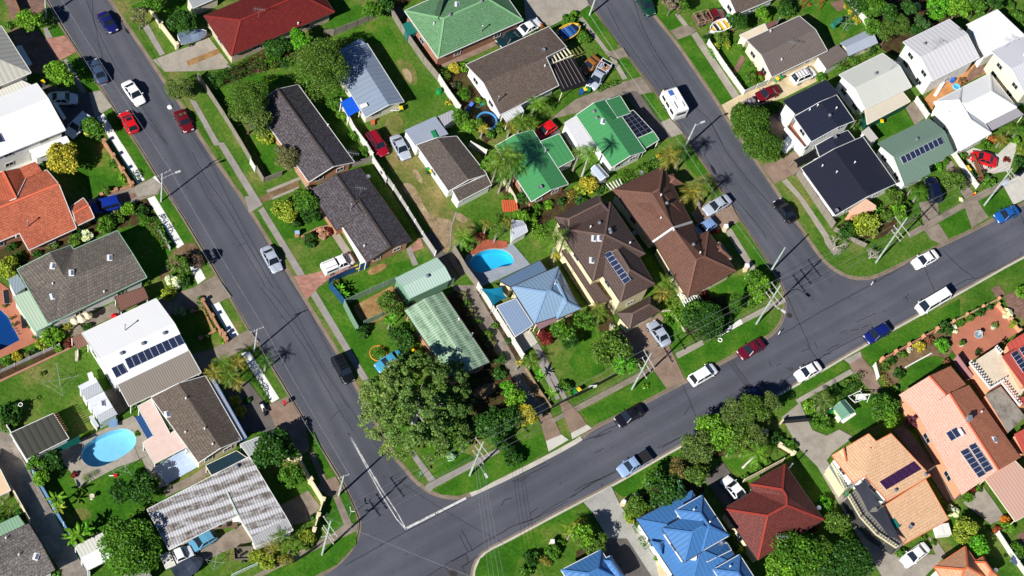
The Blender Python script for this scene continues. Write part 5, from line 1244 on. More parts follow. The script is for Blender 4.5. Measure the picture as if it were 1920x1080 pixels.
hip(h,[(455,385),(665,278),(802,518),(610,616)],ze-.04,6.75,BK,REND,gut=GUTD,cap=BKC,ends=(.25,1))
flat(h,[(280,332),(322,314),(548,610),(474,627)],[2.7,3.1,3.1,2.7],BK,REND,gut=GUTD)
hip(h,[(590,686),(776,590),(832,671),(661,766)],2.8,3.8,BK,REND,gut=GUTD,cap=BKC)
panels(h,[(516,352),(556,331),(672,495),(632,522)],1,7)
for q in((490,178),(548,215),(553,232)): roofbit(h,'whirlybird_vent',*q)
for q in((460,262),(492,262)): roofbit(h,'skylight',*q)
roofbit(h,'satellite_dish',683,243); roofbit(h,'pipe_vent',662,290); roofbit(h,'skylight',448,385); roofbit(h,'pipe_vent',440,200)
T(1080,270,4)
RB=tile_roof(lin((118,82,68)),.12,.15,lin((96,66,54)),.33,.36,.5,.65); RBC=plain(lin((124,90,76)),.6)
h=house('duplex_house','long duplex house with a reddish brown tiled hip roof split by a white party wall','house',750,650)
ze,zr=2.9,5.0
poly(h,[(275,345,ze),(650,168,ze),(866,582,ze),(728,628,zr),(577,737,ze),(568,372,zr),(624,340,zr)],[[0,1,6,5],[1,2,3,5,6],[0,5,3,4]],RB,REND,gut=GUTD,cap=RBC)
poly(h,[(592,745,ze),(735,640,zr),(868,592,ze),(925,680,ze),(990,655,ze),(1200,953,ze),(835,1153,ze),(900,870,zr),(963,845,zr-.2)],[[0,1,7,6],[1,2,3,8,7],[3,4,8],[4,5,8],[5,6,7,8]],RB,REND,gut=GUTD,cap=RBC)
m=MB(); 
for a,b in(((577,735,ze+.1),(728,630,zr+.12)),((728,630,zr+.12),(868,586,ze+.1))): m.bar(G(*a)-h.location,G(*b)-h.location,.28,.3)
m.build('party_wall',plain(lin((214,208,204)),.6),h)
hip(h,[(1035,762),(1078,735),(1167,862),(1030,838)],2.7,3.3,RB,REND,gut=GUTW,cap=RBC); hip(h,[(684,318),(692,235),(727,224),(800,300)],2.7,3.3,RB,REND,gut=GUTD,cap=RBC)
for q in((678,450),(878,760)): roofbit(h,'whirlybird_vent',*q)
for q in((634,560),(928,820),(635,388),(730,650)): roofbit(h,'pipe_vent',*q)
roofbit(h,'satellite_dish',480,232)
for k in range(5):
    m=MB(); m.bar(G(228+k*24,298-k*9,2.5)-h.location,G(272+k*18,352-k*12,2.5)-h.location,.1,.12); m.build('pergola_beam',WHT,h)
T(960,360,3)
for k in range(8):
    m=MB(); m.bar(G(935+k*17,575+k*2-k*k*.0,2.4)-h.location,G(985+k*13,668-k*7,2.4)-h.location,.09,.12); m.build('pergola_beam',WHT,h)
for p,q in(((930,580),(1045,585)),((985,668),(1075,632)),((958,622),(1060,608))):
    m=MB(); m.bar(G(*p,2.3)-h.location,G(*q,2.3)-h.location,.1,.14); m.build('pergola_beam',WHT,h)
# ---- north east block
T(1320,0,4)
BRG=tile_roof(lin((112,100,92)),.14,.3,lin((86,74,66)),.33,.34,.6,.85,lin((136,124,114)),.3); FIG=metal_roof(lin((124,112,106)),.5,.12,.35,(.12,.10,.09),.8,.35)
h=house('cottage','white cottage with a brown tiled roof at the top edge behind the flatbed truck','house',300,0)
gable(h,[(245,108),(548,-20),(365,-300),(62,-172)],2.7,3.8,BRG,WB,gut=GUTW)
h=house('cottage','cream cottage with a worn brown sheet roof behind a white fence','house',600,350)
gable(h,[(320,300),(715,120),(925,380),(510,578)],2.8,3.8,FIG,CRM,gut=GUTW)
flat(h,[(268,264),(455,178),(482,234),(322,300)],[2.6,2.6,2.75,2.75],plain(lin((226,210,182)),.7),CRM,gut=GUTW)
flat(h,[(458,180),(545,148),(560,170),(480,215)],2.5,plain(lin((120,84,76)),.7))
roofbit(h,'pipe_vent',495,240); roofbit(h,'flue',548,175); roofbit(h,'tv_antenna',640,375); roofbit(h,'pipe_vent',578,452)
h=house('garage','grey flat sheet garage roof joined to a ribbed blue grey shed','garage',1000,420)
flat(h,[(850,420),(1002,333),(1090,414),(920,517)],[2.4,2.4,2.3,2.3],FIG,WB)
gable(h,[(1020,322),(1230,222),(1306,322),(1085,420)],2.3,2.9,metal_roof(lin((186,196,212)),.3,.3,.1),CRM,win=False)
NV=metal_roof(lin((44,48,66)),.76,.1,.12,(.02,.02,.03),.45); NVT=tile_roof(lin((46,48,64)),.05,.1,lin((36,38,52)),.33,.33,.7,.5)
h=house('navy_roof_house','tall white house with a stepped navy roof and a terracotta balcony','house',850,850)
flat(h,[(595,756),(915,600),(1005,697),(690,852)],[4.6,4.6,5.3,5.3],NV,WB,ov=.4,gut=plain(lin((60,62,74)),.5),win=False)
gable(h,[(995,713),(1126,905),(806,1062),(675,876)],5.0,5.6,NV,WB,.41,gut=GUTW)
roofbit(h,'pipe_vent',790,828); roofbit(h,'pipe_vent',850,795); roofbit(h,'pipe_vent',990,815); roofbit(h,'whirlybird_vent',940,870)
T(1320,180,4)
flat(h,[(630,222),(672,192),(802,352),(760,388)],2.7,TERRA,WB,ov=.02); 
for p,q in(((608,238),(748,400)),((632,222),(608,238)),((748,400),(765,388))):
    m=MB(); m.bar(G(*p,3.1)-h.location,G(*q,3.1)-h.location,.12,.95); m.build('balustrade',WHT,h)
T(1320,180,4)
h=house('navy_roof_house','low house with a large navy metal gable roof beside the cross street','house',1050,550)
gable(h,[(1190,305),(1440,657),(985,895),(730,540)],2.9,3.8,NVT,WHT,gut=GUTW)
gable(h,[(1078,258),(1135,330),(872,468),(838,372)],2.9,3.4,NV,WHT,r=.55,gut=GUTW)
for q in((885,528),(992,575),(1128,503)): roofbit(h,'pipe_vent',*q)
roofbit(h,'satellite_dish',972,325); roofbit(h,'satellite_dish',985,875)
flat(h,[(1085,862),(1215,770),(1290,820),(1292,850),(1110,892)],2.3,plain(lin((226,184,158)),.7),SALM)
sail([(668,482),(838,390),(866,458),(700,542)],'black shade sail between the two navy roofed houses',lin((26,28,32)),z=(2.4,2.6,2.6,2.4))
T(1560,0,4)
h=house('gable_house','tall white weatherboard house with an off white roof and a cream lean to','house',330,620)
gable(h,[(55,560),(380,400),(597,650),(250,817)],3.7,4.8,metal_roof(lin((222,224,214)),.3,.1,.15,(.4,.42,.36),.5),WB,gut=GUTW)
flat(h,[(248,822),(530,690),(587,760),(265,932)],[2.8,2.8,2.4,2.4],metal_roof(lin((226,216,196)),.4,.1,.1),plain(lin((14,84,74)),.6),gut=CRM)
roofbit(h,'whirlybird_vent',325,558); roofbit(h,'tv_antenna',440,520)
h=house('gable_house','tall white house with two blue whirlybird vents on its white roof','house',800,400)
gable(h,[(535,315),(880,145),(1105,432),(756,606)],4.7,5.9,metal_roof(lin((226,224,226)),.76,.1,.08,(.4,.4,.42)),WB,gut=GUTW)
for q in((690,335),(957,228)): roofbit(h,'whirlybird_vent',*q)
roofbit(h,'tv_antenna',760,375)
h=house('white_roof_house','white house with a large hip roof and a grey porch strip above the red car','house',1050,850)
hip(h,[(765,765),(1185,549),(1385,805),(965,1021)],3.0,4.9,WROOF,WHT,gut=GUTW,cap=WHT)
hip(h,[(765,766),(975,658),(1195,1000),(962,1130)],3.03,4.7,WROOF,WHT,gut=GUTW,cap=WHT,ends=(.7,1))
flat(h,[(1140,940),(1385,810),(1440,860),(1196,982)],[2.7,2.7,2.4,2.4],metal_roof(lin((176,172,178)),.4,.12,.1),None,posts=WHT,gut=GUTD)
roofbit(h,'pipe_vent',868,852)
h=house('flat_roof_house','house with a plain flat looking white roof in the top right corner','house',1250,250)
flat(h,[(1010,185),(1240,72),(1450,270),(1150,428)],[3.4,3.4,3.9,3.9],WROOF,WHT,gut=GUTW,ov=.4)
h=house('gable_house','tall cream walled house with a white roof cut off by the right edge','house',1400,500)
gable(h,[(1195,385),(1520,235),(1790,545),(1450,708)],4.7,5.9,metal_roof(lin((224,224,230)),.5,.1,.06,(.4,.4,.44)),CRM,gut=GUTW)
roofbit(h,'tv_antenna',1300,355); roofbit(h,'pipe_vent',1435,415)
T(1560,180,4)
h=house('solar_house','house with a sage green metal roof and a row of nine solar panels','house',600,450)
ze,zr=3.2,4.2; SG=metal_roof(lin((120,146,130)),.5,.08,.12,(.18,.22,.2))
poly(h,[(345,355,ze),(725,170,ze),(845,265,zr),(912,422,ze),(722,525,ze),(737,578,ze-.35),(550,670,ze-.35),(467,455,zr)],[[0,1,2,7],[7,2,3,4,5,6]],SG,WB,gut=SG,cap=SG)
panels(h,[(506,460),(812,305),(838,358),(532,514)],9)
roofbit(h,'whirlybird_vent',632,330)
h=house('garden_shed','small white flat roofed shed beside the large navy roof','shed',285,290)
flat(h,[(220,270),(275,228),(348,318),(296,345)],2.2,metal_roof(lin((214,208,200)),.3,.12,.15),WHT)
# ---- south block
T(1080,810,4)
BM=metal_roof(lin((74,128,188)),.6,.07,.08,(.05,.1,.2),.4); BMC=plain(lin((76,126,182)),.5); BM_SHADE=metal_roof(lin((60,112,170)),.6,.07,.08,(.05,.1,.2),.4)
h=house('blue_roof_house','large two storey house with a deep blue metal roof in tiers','house',850,780)
ze=2.8
hip(h,[(455,656),(868,440),(1255,1020),(842,1240)],ze,4.4,BM,WHT,gut=GUTD,cap=BMC)
hip(h,[(745,588),(945,475),(1146,778),(946,892)],5.2,6.4,BM,WHT,gut=GUTW,cap=BMC)
hip(h,[(645,726),(946,560),(1148,778),(812,976)],5.18,6.6,BM,WHT,gut=GUTD,cap=BMC)
hip(h,[(1030,1032),(1226,920),(1400,1190),(1204,1302)],4.2,5.4,BM,WHT,gut=GUTW,cap=BMC)
poly(h,[(930,905,2.9),(1132,832,2.9),(1165,884,3.7),(985,972,3.9)],[[0,1,2,3]],BM_SHADE,None,gut=GUTW)  # north-facing slope, its shade put into a darker blue
hip(h,[(556,820),(660,822),(640,925),(620,915)],3.3,3.9,BM,None,cap=BMC)
for q in((880,588),(1000,680),(1152,1012)): roofbit(h,'pipe_vent',*q)
roofbit(h,'satellite_dish',1075,850); roofbit(h,'air_conditioner',872,948)
h=house('blue_roof_house','house with a deep blue hip roof cut off by the bottom edge','house',150,1050)
hip(h,[(-110,1036),(185,884),(335,1112),(40,1264)],2.9,4.3,BM,WHT,gut=GUTW,cap=BMC)
hip(h,[(180,965),(262,928),(376,1096),(294,1140)],2.88,3.7,BM,WHT,gut=GUTW,cap=BMC)
T(1320,810,4)
RDT=tile_roof(lin((118,60,54)),.16,.25,lin((84,46,44)),.33,.36,.55,.65,lin((150,72,62)),.3); RCAP=plain(lin((160,62,50)),.7)
h=house('hip_house','house with a dark red tiled hip roof edged in bright red ridge caps','house',500,600)
ze,zr=2.8,4.9
poly(h,[(140,578,ze),(367,446,ze),(340,392,ze),(605,240,ze),(897,658,ze),(403,960,ze),(475,630,zr),(620,550,zr),(588,432,zr-.25),(616,480,zr-.1)],[[0,1,9,7,6],[1,2,8,9],[2,3,8],[3,4,7,9,8],[4,5,6,7],[5,0,6]],RDT,REND,gut=GUTD,cap=RCAP)
roofbit(h,'tv_antenna',555,825); roofbit(h,'satellite_dish',850,582); roofbit(h,'flue',640,270)
T(1560,810,4)
OT=tile_roof(lin((236,192,152)),.07,.12,lin((206,154,116)),.33,.4,.7,.75,lin((244,204,164)),.35); OCAP=plain(lin((212,112,68)),.8)
h=house('two_storey_house','two storey white house with a pale orange tiled roof and a long purple heater panel','house',500,500)
poly(h,[(0,176,5.2),(275,14,6.0),(332,72,5.9),(442,12,6.0),(737,326,5.0),(415,517,5.0),(250,328,5.5),(160,380,5.1)],[[0,1,2,6,7],[2,3,4,5,6]],OT,WHT,gut=OCAP)
for a,b,c2 in(((50,148),(100,118),(108,225)),((240,36),(282,14),(290,125))):
    A,B,C=[hit(*q)[0]+Vector((0,0,.03)) for q in(a,b,c2)]; m=MB(); k=(A+B)/2+Vector((0,0,.55))-h.location; A-=h.location;B-=h.location;C-=h.location
    m.face([A,k,C]);m.face([k,B,C]);m.face([A,B,k]); m.build('gablet',OT,h); m=MB(); m.bar(k+Vector((0,0,.03)),C+Vector((0,0,.06)),.2,.08); m.build('ridge_cap',OCAP,h)
poly(h,[(385,556,3.7),(702,355,3.7),(872,655,2.8),(540,842,2.8)],[[0,1,2,3]],OT,WHT,gut=OCAP)
T(1560,810,4); panels(h,[(352,376),(610,222),(666,282),(404,436)],7,1,'pool_heater',plain(lin((58,30,66)),.4,.4),gap=.005)
roofbit(h,'whirlybird_vent',472,445); roofbit(h,'whirlybird_vent',698,325); roofbit(h,'satellite_dish',575,725)
flat(h,[(0,225),(30,240),(150,405),(95,440),(-20,260)],2.6,plain(lin((120,130,128)),.7),REND,ov=.05)
for p,q,n in(((-5,235),(95,432),9),((120,485),(210,640),8),((210,640),(330,770),7),((330,770),(480,870),8)):
    for k in range(n+1):
        t=k/n; m=MB(); a=G(p[0]+(q[0]-p[0])*t,p[1]+(q[1]-p[1])*t,2.7); m.box(a+Vector((0,0,.45))-h.location,(.09,.09,.9)); m.build('baluster',plain(lin((232,220,176)),.6),h)
    m=MB(); m.bar(G(*p,3.6)-h.location,G(*q,3.6)-h.location,.14,.1); m.build('handrail',plain(lin((232,220,176)),.6),h)
flat(h,[(120,485),(210,640),(330,770),(480,870),(540,846),(385,560),(250,400),(160,440)],2.6,plain(lin((128,126,120)),.7),DKP2,ov=.05)
sail([(160,402),(246,345),(372,558),(272,602)],'dark grey shade sail nearest the white wall of the orange roofed house',lin((62,64,74)),z=(5.0,5.0,4.6,4.4))
sail([(275,600),(388,556),(535,835),(430,790)],'long dark grey shade sail over the curved deck',lin((56,58,68)),z=(4.4,4.2,3.9,3.9))
T(1440,720,3)
PKT=tile_roof(lin((240,192,172)),.06,.14,lin((212,150,122)),.33,.38,.72,.8,lin((244,198,172)),.35); PKT_SHADE=tile_roof(lin((218,142,110)),.1,.15,lin((176,108,82)),.33,.38,.55,.75)
h=house('long_house','big house with a salmon tiled roof and two columns of solar panels','house',1100,320)
def lit_shade_gable(h,Q,ze,zr,r,ma,mb,wall):  # ma: sunny slope; mb: darker tile that paints shade on the far slope
    A,B,C,D=[G(*p,ze) for p in Q]; ra=A.lerp(D,r);rb=B.lerp(C,r);ra.z=rb.z=zr
    roofmesh(h,[A,B,rb,ra],[[0,1,2,3]],mb,None,gut=None); roofmesh(h,[ra,rb,C,D],[[0,1,2,3]],ma,None,gut=None)
    W=inset([A,B,rb,C,D,ra],.4); 
    a=sum(W[i].x*W[(i+1)%6].y-W[(i+1)%6].x*W[i].y for i in range(6))
    if a<0: W=inset([A,ra,D,C,rb,B],.4)
    m=MB()
    for i in range(6):
        p,q=W[i],W[(i+1)%6]; m.face([(p.x,p.y,-.1),(q.x,q.y,-.1),(q.x,q.y,q.z-.13),(p.x,p.y,p.z-.13)])
    m.build('wall',wall,h,h.location); m=MB(); m.bar(ra+Vector((0,0,.03)),rb+Vector((0,0,.03)),.26,.1); m.build('ridge_cap',TCAP,h,h.location)
    for i in range(6):
        p,q=W[i],W[(i+1)%6]; L=(q-p).length
        if abs(p.z-q.z)<.1 and L>3:
            for k in range(int(L/4)): put_window(h,p,q,(k+.5)/int(L/4),1.55)
lit_shade_gable(h,[(1130,5),(1422,412),(1090,624),(838,166)],3.1,4.5,.45,PKT,PKT_SHADE,SALM)
T(1560,540,4); lit_shade_gable(h,[(890,585),(1005,722),(640,947),(503,800)],3.1,4.3,.48,PKT,PKT_SHADE,SALM)
T(1440,720,3)
flat(h,[(1216,526),(1390,432),(1600,652),(1392,772)],[3.0,3.0,2.8,2.8],metal_roof(lin((222,180,162)),.5,.08,.08,(.5,.35,.3)),None,posts=CRM,gut=CRM)
panels(h,[(1078,382),(1124,360),(1226,508),(1184,532)],1,6); panels(h,[(1126,350),(1166,331),(1268,480),(1224,502)],1,6)
panels(h,[(998,276),(1056,243),(1092,290),(1030,326)],2,1,'water_heater_panel')
p,_=hit(1073,263); q,_2=hit(1092,292); m=MB(); z=Vector((0,0,.35)); d=(q-p)*.15; m.tube([p-d+z-h.location,q+d+z-h.location],.27,10); m.build('water_tank',plain((.75,.75,.73),.35,.5),h)
roofbit(h,'chimney',1122,205); roofbit(h,'pipe_vent',1198,160); roofbit(h,'skylight',1272,315)
T(1560,810,4)
h=house('hip_house','house with an orange tiled hip roof cut off by the bottom edge','house',1000,1050)
hip(h,[(766,1012),(1000,858),(1170,1100),(930,1255)],2.9,4.6,tile_roof(lin((228,172,134)),.1,.12,lin((200,140,104)),.33,.4,.65,.75),WHT,gut=OCAP,cap=OCAP)
hip(h,[(1060,975),(1137,935),(1240,1075),(1165,1120)],2.88,3.8,tile_roof(lin((228,172,134)),.1,.12,lin((200,140,104)),.33,.4,.65,.75),WHT,gut=OCAP,cap=OCAP)
roofbit(h,'satellite_dish',1215,1050)
T(1560,540,4)
h=house('terrace_house','house with a white balustraded terrace and a red metal roof at the right edge','house',1250,600)
RM=metal_roof(lin((204,92,80)),.76,.1,.08,(.3,.06,.05),.45)
flat(h,[(1050,560),(1218,452),(1290,520),(1445,760),(1400,830),(1300,690),(1185,762)],2.9,slab(lin((222,206,184)),lin((180,160,136)),.3,.7,.85),SALM,ov=.02)
flat(h,[(1282,516),(1600,330),(1760,600),(1440,735)],[3.4,3.4,4.6,4.6],RM,SALM,gut=RM)
flat(h,[(1310,418),(1450,330),(1500,400),(1330,470)],[4.0,4.0,3.6,3.6],RM,SALM); flat(h,[(1398,832),(1500,780),(1540,850),(1425,880)],3.2,RM,SALM)
T(1440,720,3); flat(h,[(1385,282),(1500,220),(1560,340),(1440,392)],[2.7,2.7,2.4,2.4],RM,SALM)
T(1560,540,4)
panels(h,[(1338,500),(1385,468),(1480,610),(1432,640)],1,5); panels(h,[(1400,460),(1450,430),(1560,590),(1500,620)],1,5)
for p,q,n in(((1032,562),(1185,752),10),((1185,752),(1292,690),5),((1275,712),(1405,880),9),((1225,450),(1262,490),3)):
    for k in range(n+1):
        t=k/n; a=G(p[0]+(q[0]-p[0])*t,p[1]+(q[1]-p[1])*t,2.9)-h.location; m=MB(); m.lathe(a,[(.1,0),(.14,.25),(.07,.45),(.12,.7),(.1,.8)],8); m.build('baluster',WHT,h)
    m=MB(); m.bar(G(*p,3.72)-h.location,G(*q,3.72)-h.location,.26,.1); m.build('handrail',WHT,h)
h=house('garage','flat roofed garage with a grey stained concrete top beside the terrace','garage',1280,850)
flat(h,[(1150,802),(1266,737),(1450,965),(1322,1085)],2.4,slab(lin((150,142,132)),lin((60,56,52)),.8,0,.8,.8,.7),SALM,ov=.05)
T(1440,540,4)
h=house('garden_shed','small green gabled garden shed on a white timber platform','shed',570,930)
gable(h,[(575,838),(652,928),(557,985),(492,897)],1.9,2.5,metal_roof(lin((104,152,128)),.25,.12,.1),WBC,gut=GUTM,win=False,ov=.2)
# ================================================================ FENCES AND WALLS
GT_=plain(lin((120,112,100)),.85); PALM_=board(lin((142,134,124)),.12,'X',.72)
PAL=(PALM_,.05,2.4,.1,GT_,.05); PALB=(board(lin((132,96,70)),.12,'X',.7),.05,2.4,.1,TIMB,.05)
CBG=(metal_roof(lin((136,168,146)),.2,.25,.1),.05,2.4,.08,plain(lin((120,156,134)),.5),.04); CBB=(metal_roof(lin((34,84,136)),.2,.2,.1),.05,2.4,.08,plain(lin((30,72,120)),.5),.04)
WFE=(board(lin((216,214,208)),.14,'X',.8),.06,2.4,.12,WHT,.06); WFG=(board(lin((176,174,170)),.14,'X',.8),.06,2.4,.12,WHT,.06); CRE=(REND,.18,3.2,.42,REND,.12); BRF=(BRKO,.2,2.6,.38,BRKO,.2)
TERW=(bricks(lin((190,124,96)),lin((166,100,78))),.2,3.0,.4,SALM,.15); DKF=(plain(lin((34,36,38)),.6),.04,2.4,.06,plain(lin((30,32,34)),.6),.04); CRF=(board(lin((228,216,184)),.14,'X',.8),.06,2.4,.1,CRM,.06); LOWB=(plain(lin((196,186,166)),.8),.2,50,.0,CRM,0)
def F(o,pts,h,k,label,name='fence',cat='fence'):
    T(*o); fence(pts,h,k,label,name,cat)
A4=(0,0,4);E4=(0,270,4);I4=(0,540,4);N4=(0,810,4); B4=(360,0,4);B5=(360,270,4);B6=(360,540,4);B7=(360,810,4); C4=(720,0,4);C5=(720,270,4);C6=(720,540,4);C7=(720,810,4); D4=(1080,0,4);D5=(1080,270,4);D6=(1080,540,4);D7=(1080,810,4); E_1=(1320,0,4);E_2=(1320,180,4);E_7=(1320,810,4); F4=(1560,0,4);F5=(1560,180,4);F6=(1560,540,4);F7=(1560,810,4); G6=(1440,540,4);G7=(1440,720,3)
F(A4,[(1090,30),(1205,205),(1325,365)],1.2,CRE,'cream rendered front wall with piers beside the tarp covered boat','wall','wall')
F(A4,[(95,-10),(150,112)],1.5,PALB,'brown timber fence in the top left corner by the first street tree')
F(B4,[(40,590),(110,690),(235,880),(360,1085),(440,1222)],1.5,PAL,'grey paling front fence of the lawn shaded by two big trees')
F(B5,[(482,200),(535,290),(670,238)],1.3,PAL,'short grey paling fence turning the corner beside the twin track drive')
F(B5,[(436,150),(470,207)],1.4,WFE,'short white fence piece with a letterbox gap along the grey paling fence')
F(B4,[(985,272),(1062,265),(1230,200),(1400,130)],1.6,PAL,'grey timber fence behind the dark red tiled house')
F(C4,[(30,75),(120,225),(290,470),(405,610)],1.7,PAL,'long grey paling fence beside the pale green tiled house')
F(C4,[(405,610),(480,725),(562,838)],1.7,WFE,'white fence carrying on from the long grey paling fence')
F(C4,[(30,72),(160,20),(300,-30)],1.6,PALB,'brown timber fence at the top edge behind the pale green roof')
F(C5,[(868,240),(930,350),(990,450)],1.2,(plain(lin((206,194,170)),.85),.15,2.4,.2,CRM,.05),'low pale fence between the worn lawn and the palm garden')
F(C5,[(640,1010-1080+90),(760,85)],1.5,WFE,'short white fence behind the palm trees of the tin shed yard')
F(B4,[(1108,785),(1165,900),(1210,990),(1300,1110),(1350,1190)],1.6,WFE,'white fence between the blue awning and the red wagon drive')
F(C5,[(-20,230),(65,350),(170,515),(280,695),(380,842)],1.5,WFG,'tall white fence along the gravel lane behind the stepped brown roof')
F(B5,[(1348,135),(1430,260),(1450,300)],1.7,WFE,'short white fence between the two dark tiled roofs')
F(B5,[(1180,180),(1345,135)],1.5,PAL,'short weathered timber fence joining the two dark tiled houses')
F(B5,[(1312,930),(1160,985),(1022,1050)],1.7,CBB,'dark blue metal fence behind the pink paver drive')
F(B6,[(1030,0),(1085,65),(1137,130)],1.7,CBB,'dark blue metal fence facing the street by the banana plants')
F(B6,[(1137,138),(1185,235),(1238,332)],1.8,CBG,'pale green metal fence facing the street')
F((480,360,3),[(492,640),(640,572),(782,510)],1.8,CBG,'green metal fence running back to the large metal shed')
F((480,360,3),[(602,752),(700,708),(730,690)],1.5,CBG,'short green metal fence on the far side of the straw coloured yard')
F((480,360,3),[(872,612),(985,565),(1108,512)],1.8,CBG,'green metal fence between the metal shed and the mouldy green roof')
F(C5,[(512,800),(610,965),(700,1085)],1.8,PAL,'weathered grey fence beside the kidney shaped pool')
F(C6,[(695,0),(790,150),(900,320),(1035,535)],1.7,WFE,'pale timber fence between the gravel lane and the flat blue carport')
F(C6,[(1060,610),(1150,760),(1250,905)],.6,(plain(lin((150,130,100)),.85),.2,50,0,CRM,0),'low earth coloured retaining wall along the gravel lane','wall','wall')
F(C6,[(1255,905),(1350,855),(1440,812)],1.0,DKF,'black front fence beside the two green bins'); F(D6,[(0,818),(160,735),(320,650)],1.0,DKF,'black front fence below the broad front lawn')
F(D6,[(640,175),(705,172),(770,260),(815,330)],.25,LOWB,'curved pale garden edging around the small front lawn','edging','garden edging')
F(D4,[(983,332),(1110,520),(1250,715)],1.3,WFE,'white front fence along the footpath of the cream cottage'); F(D4,[(1252,712),(1345,668),(1450,622)],1.3,WFE,'white side fence of the cream cottage beside its drive')
F(F4,[(105,-10),(180,95),(255,195)],1.5,WFE,'white back fence beside the row of yellow bushes')
F(E_2,[(690,590),(820,790),(960,995)],1.8,PAL,'grey paling fence beside the large navy roof'); F((1440,360,3),[(368,218),(425,250),(485,285),(545,312)],1.1,PAL,'low grey paling fence round the corner garden by the leafless trees')
F(F5,[(415,1045),(520,985),(622,930)],1.1,PAL,'low grey paling fence behind the tall three armed pole')
F(F5,[(895,440),(985,570),(1078,695)],1.3,WFE,'white dividing fence beside the bin enclosure'); F(F5,[(615,42),(660,105),(705,172)],1.5,WFE,'white dividing fence at the corner of the sage green roof')
F(G6,[(840,555),(1040,448),(1250,330)],1.1,TERW,'terracotta brick front wall left of the white flowering bush','wall','wall'); F(F6,[(800,315),(1000,215),(1240,95)],.7,(plain(lin((176,150,110)),.85),.2,3.2,.3,SALM,.2),'low ochre front wall of the terracotta courtyard','wall','wall')
F(F6,[(905,548),(960,625),(1018,702)],1.9,(plain(lin((168,120,124)),.8),.18,50,0,CRM,0),'mauve boundary wall beside the salmon roofed house','wall','wall')
F(F6,[(1235,140),(1330,250),(1395,335)],.8,(SALM,.2,3,.3,SALM,.2),'salmon garden wall at the right of the terracotta courtyard','wall','wall')
F(E_7,[(282,388),(430,310),(578,232)],1.7,CRF,'cream fence behind the dark red tiled hip roof'); F(E_7,[(455,12),(560,110),(662,172)],.8,CRE,'low cream wall beside the wide concrete drive','wall','wall')
F(G7,[(1282,845),(1350,950),(1440,1075)],1.2,WFE,'pale fence in the bottom right corner garden')
F(B7,[(682,208),(800,222)],1.3,CRE,'short cream wall at the corner of the walled front yard','wall','wall'); F(B7,[(800,222),(885,385),(978,535),(942,650),(910,760)],1.5,CRE,'long cream rendered wall round the paved front yard','wall','wall')
F(B7,[(300,1085),(395,1040),(490,998)],.9,(plain(lin((186,200,186)),.7),.08,2.4,.1,PALEG,.05),'pale green low fence at the bottom edge'); F(B7,[(760,985),(840,935),(925,880)],1.2,DKF,'dark fence behind the three armed pole at the corner')
F((0,720,3),[(42,262),(95,345),(150,432)],1.7,WFE,'white wall of the lane side beside the dark stained shed'); F((0,720,3),[(150,440),(225,575),(300,705),(420,910),(505,1085)],1.8,(plain(lin((96,134,176)),.6),.06,2.4,.1,WHT,.05),'long pale blue fence along the lane')
F(N4,[(-20,250),(50,375),(120,500),(225,690)],1.9,CRF,'cream fence on the left side of the lane')
F(N4,[(680,805),(900,705),(1110,602)],1.0,DKF,'low dark fence behind the banana plants and the round tree')
F(B6,[(80,115),(150,230),(218,348)],.9,BRF,'orange brick front fence beside the white footpath'); F(B6,[(238,372),(254,408)],1.0,BRF,'short orange brick fence piece at the drive entrance')
F(E4,[(782,0),(850,110),(920,215),(990,322)],.9,BRF,'brick and timber front fence with bushes above the white footpath'); F(E4,[(985,322),(870,355),(760,390)],.35,BRF,'low brick edging between the lawn and the dark drive','edging','garden edging')
F(I4,[(0,640),(220,540),(445,440)],.9,(board(lin((196,190,196)),.2,'X',.35),.04,2.4,.08,WHT,.1),'low lilac picket fence through the flower bed'); F(I4,[(0,702),(280,570),(560,437)],.2,(plain(lin((176,128,108)),.85),.25,50,0,CRM,0),'pinkish brick edging along the back lawn','edging','garden edging')
F(E4,[(1180,640),(1240,740),(1275,800)],1.0,(plain(lin((150,170,150)),.7),.04,2.4,.07,PALEG,.05),'thin pale wire fence behind the roadside hedge')
F(B6,[(0,180),(80,160),(165,330),(60,385)],.3,BRF,'low brick edging around the small shaded lawn','edging','garden edging')
F(B5,[(820,700),(940,635),(1050,612)],.25,(bricks(lin((196,140,110)),lin((170,116,90))),.22,50,0,CRM,0),'curved brick edging round the flower bed beside the white ute','edging','garden edging')
F(F6,[(545,602),(640,550),(742,495)],.35,(WHT,.15,50,0,CRM,0),'white edging between the dry bed and the curved lawn','edging','garden edging')
# ================================================================ PLANTS
BG=lin((98,142,40)); MG=lin((74,116,34)); DG=lin((50,88,32)); OL=lin((82,112,42)); GY=lin((112,114,76)); YG=lin((132,148,50)); YE=lin((164,158,56)); VB=lin((84,146,36)); PG=lin((92,120,40)); PO=lin((128,124,52)); RD=lin((112,44,40)); WF=lin((214,218,196)); GG=lin((94,116,58)); LB=lin((110,136,60)); BRN=lin((118,92,64))
def TR(o,*L):
    T(*o)
    for q in L: tree(*q[:6],**(q[6] if len(q)>6 else {}))
def SH(o,*L):
    T(*o)
    for q in L: shrub(*q[:5],**(q[5] if len(q)>5 else {}))
def PA(o,*L):
    T(*o)
    for q in L: palm(*q[:6],**(q[6] if len(q)>6 else {}))
def HE(o,*L):
    T(*o)
    for q in L: hedge(*q)
fi=dict(kind='fine'); de=dict(kind='dense'); sp=dict(kind='sparse',limbs=12,tc=(.24,.21,.18)); fl=dict(kind='flower'); fe=dict(kind='fern')
sg=dict(kind='sago',name='cycad',cat='plant'); bn=dict(kind='banana',name='banana_plant',cat='plant',tr=.1); cl=dict(kind='clump',name='palm_clump',cat='palm')
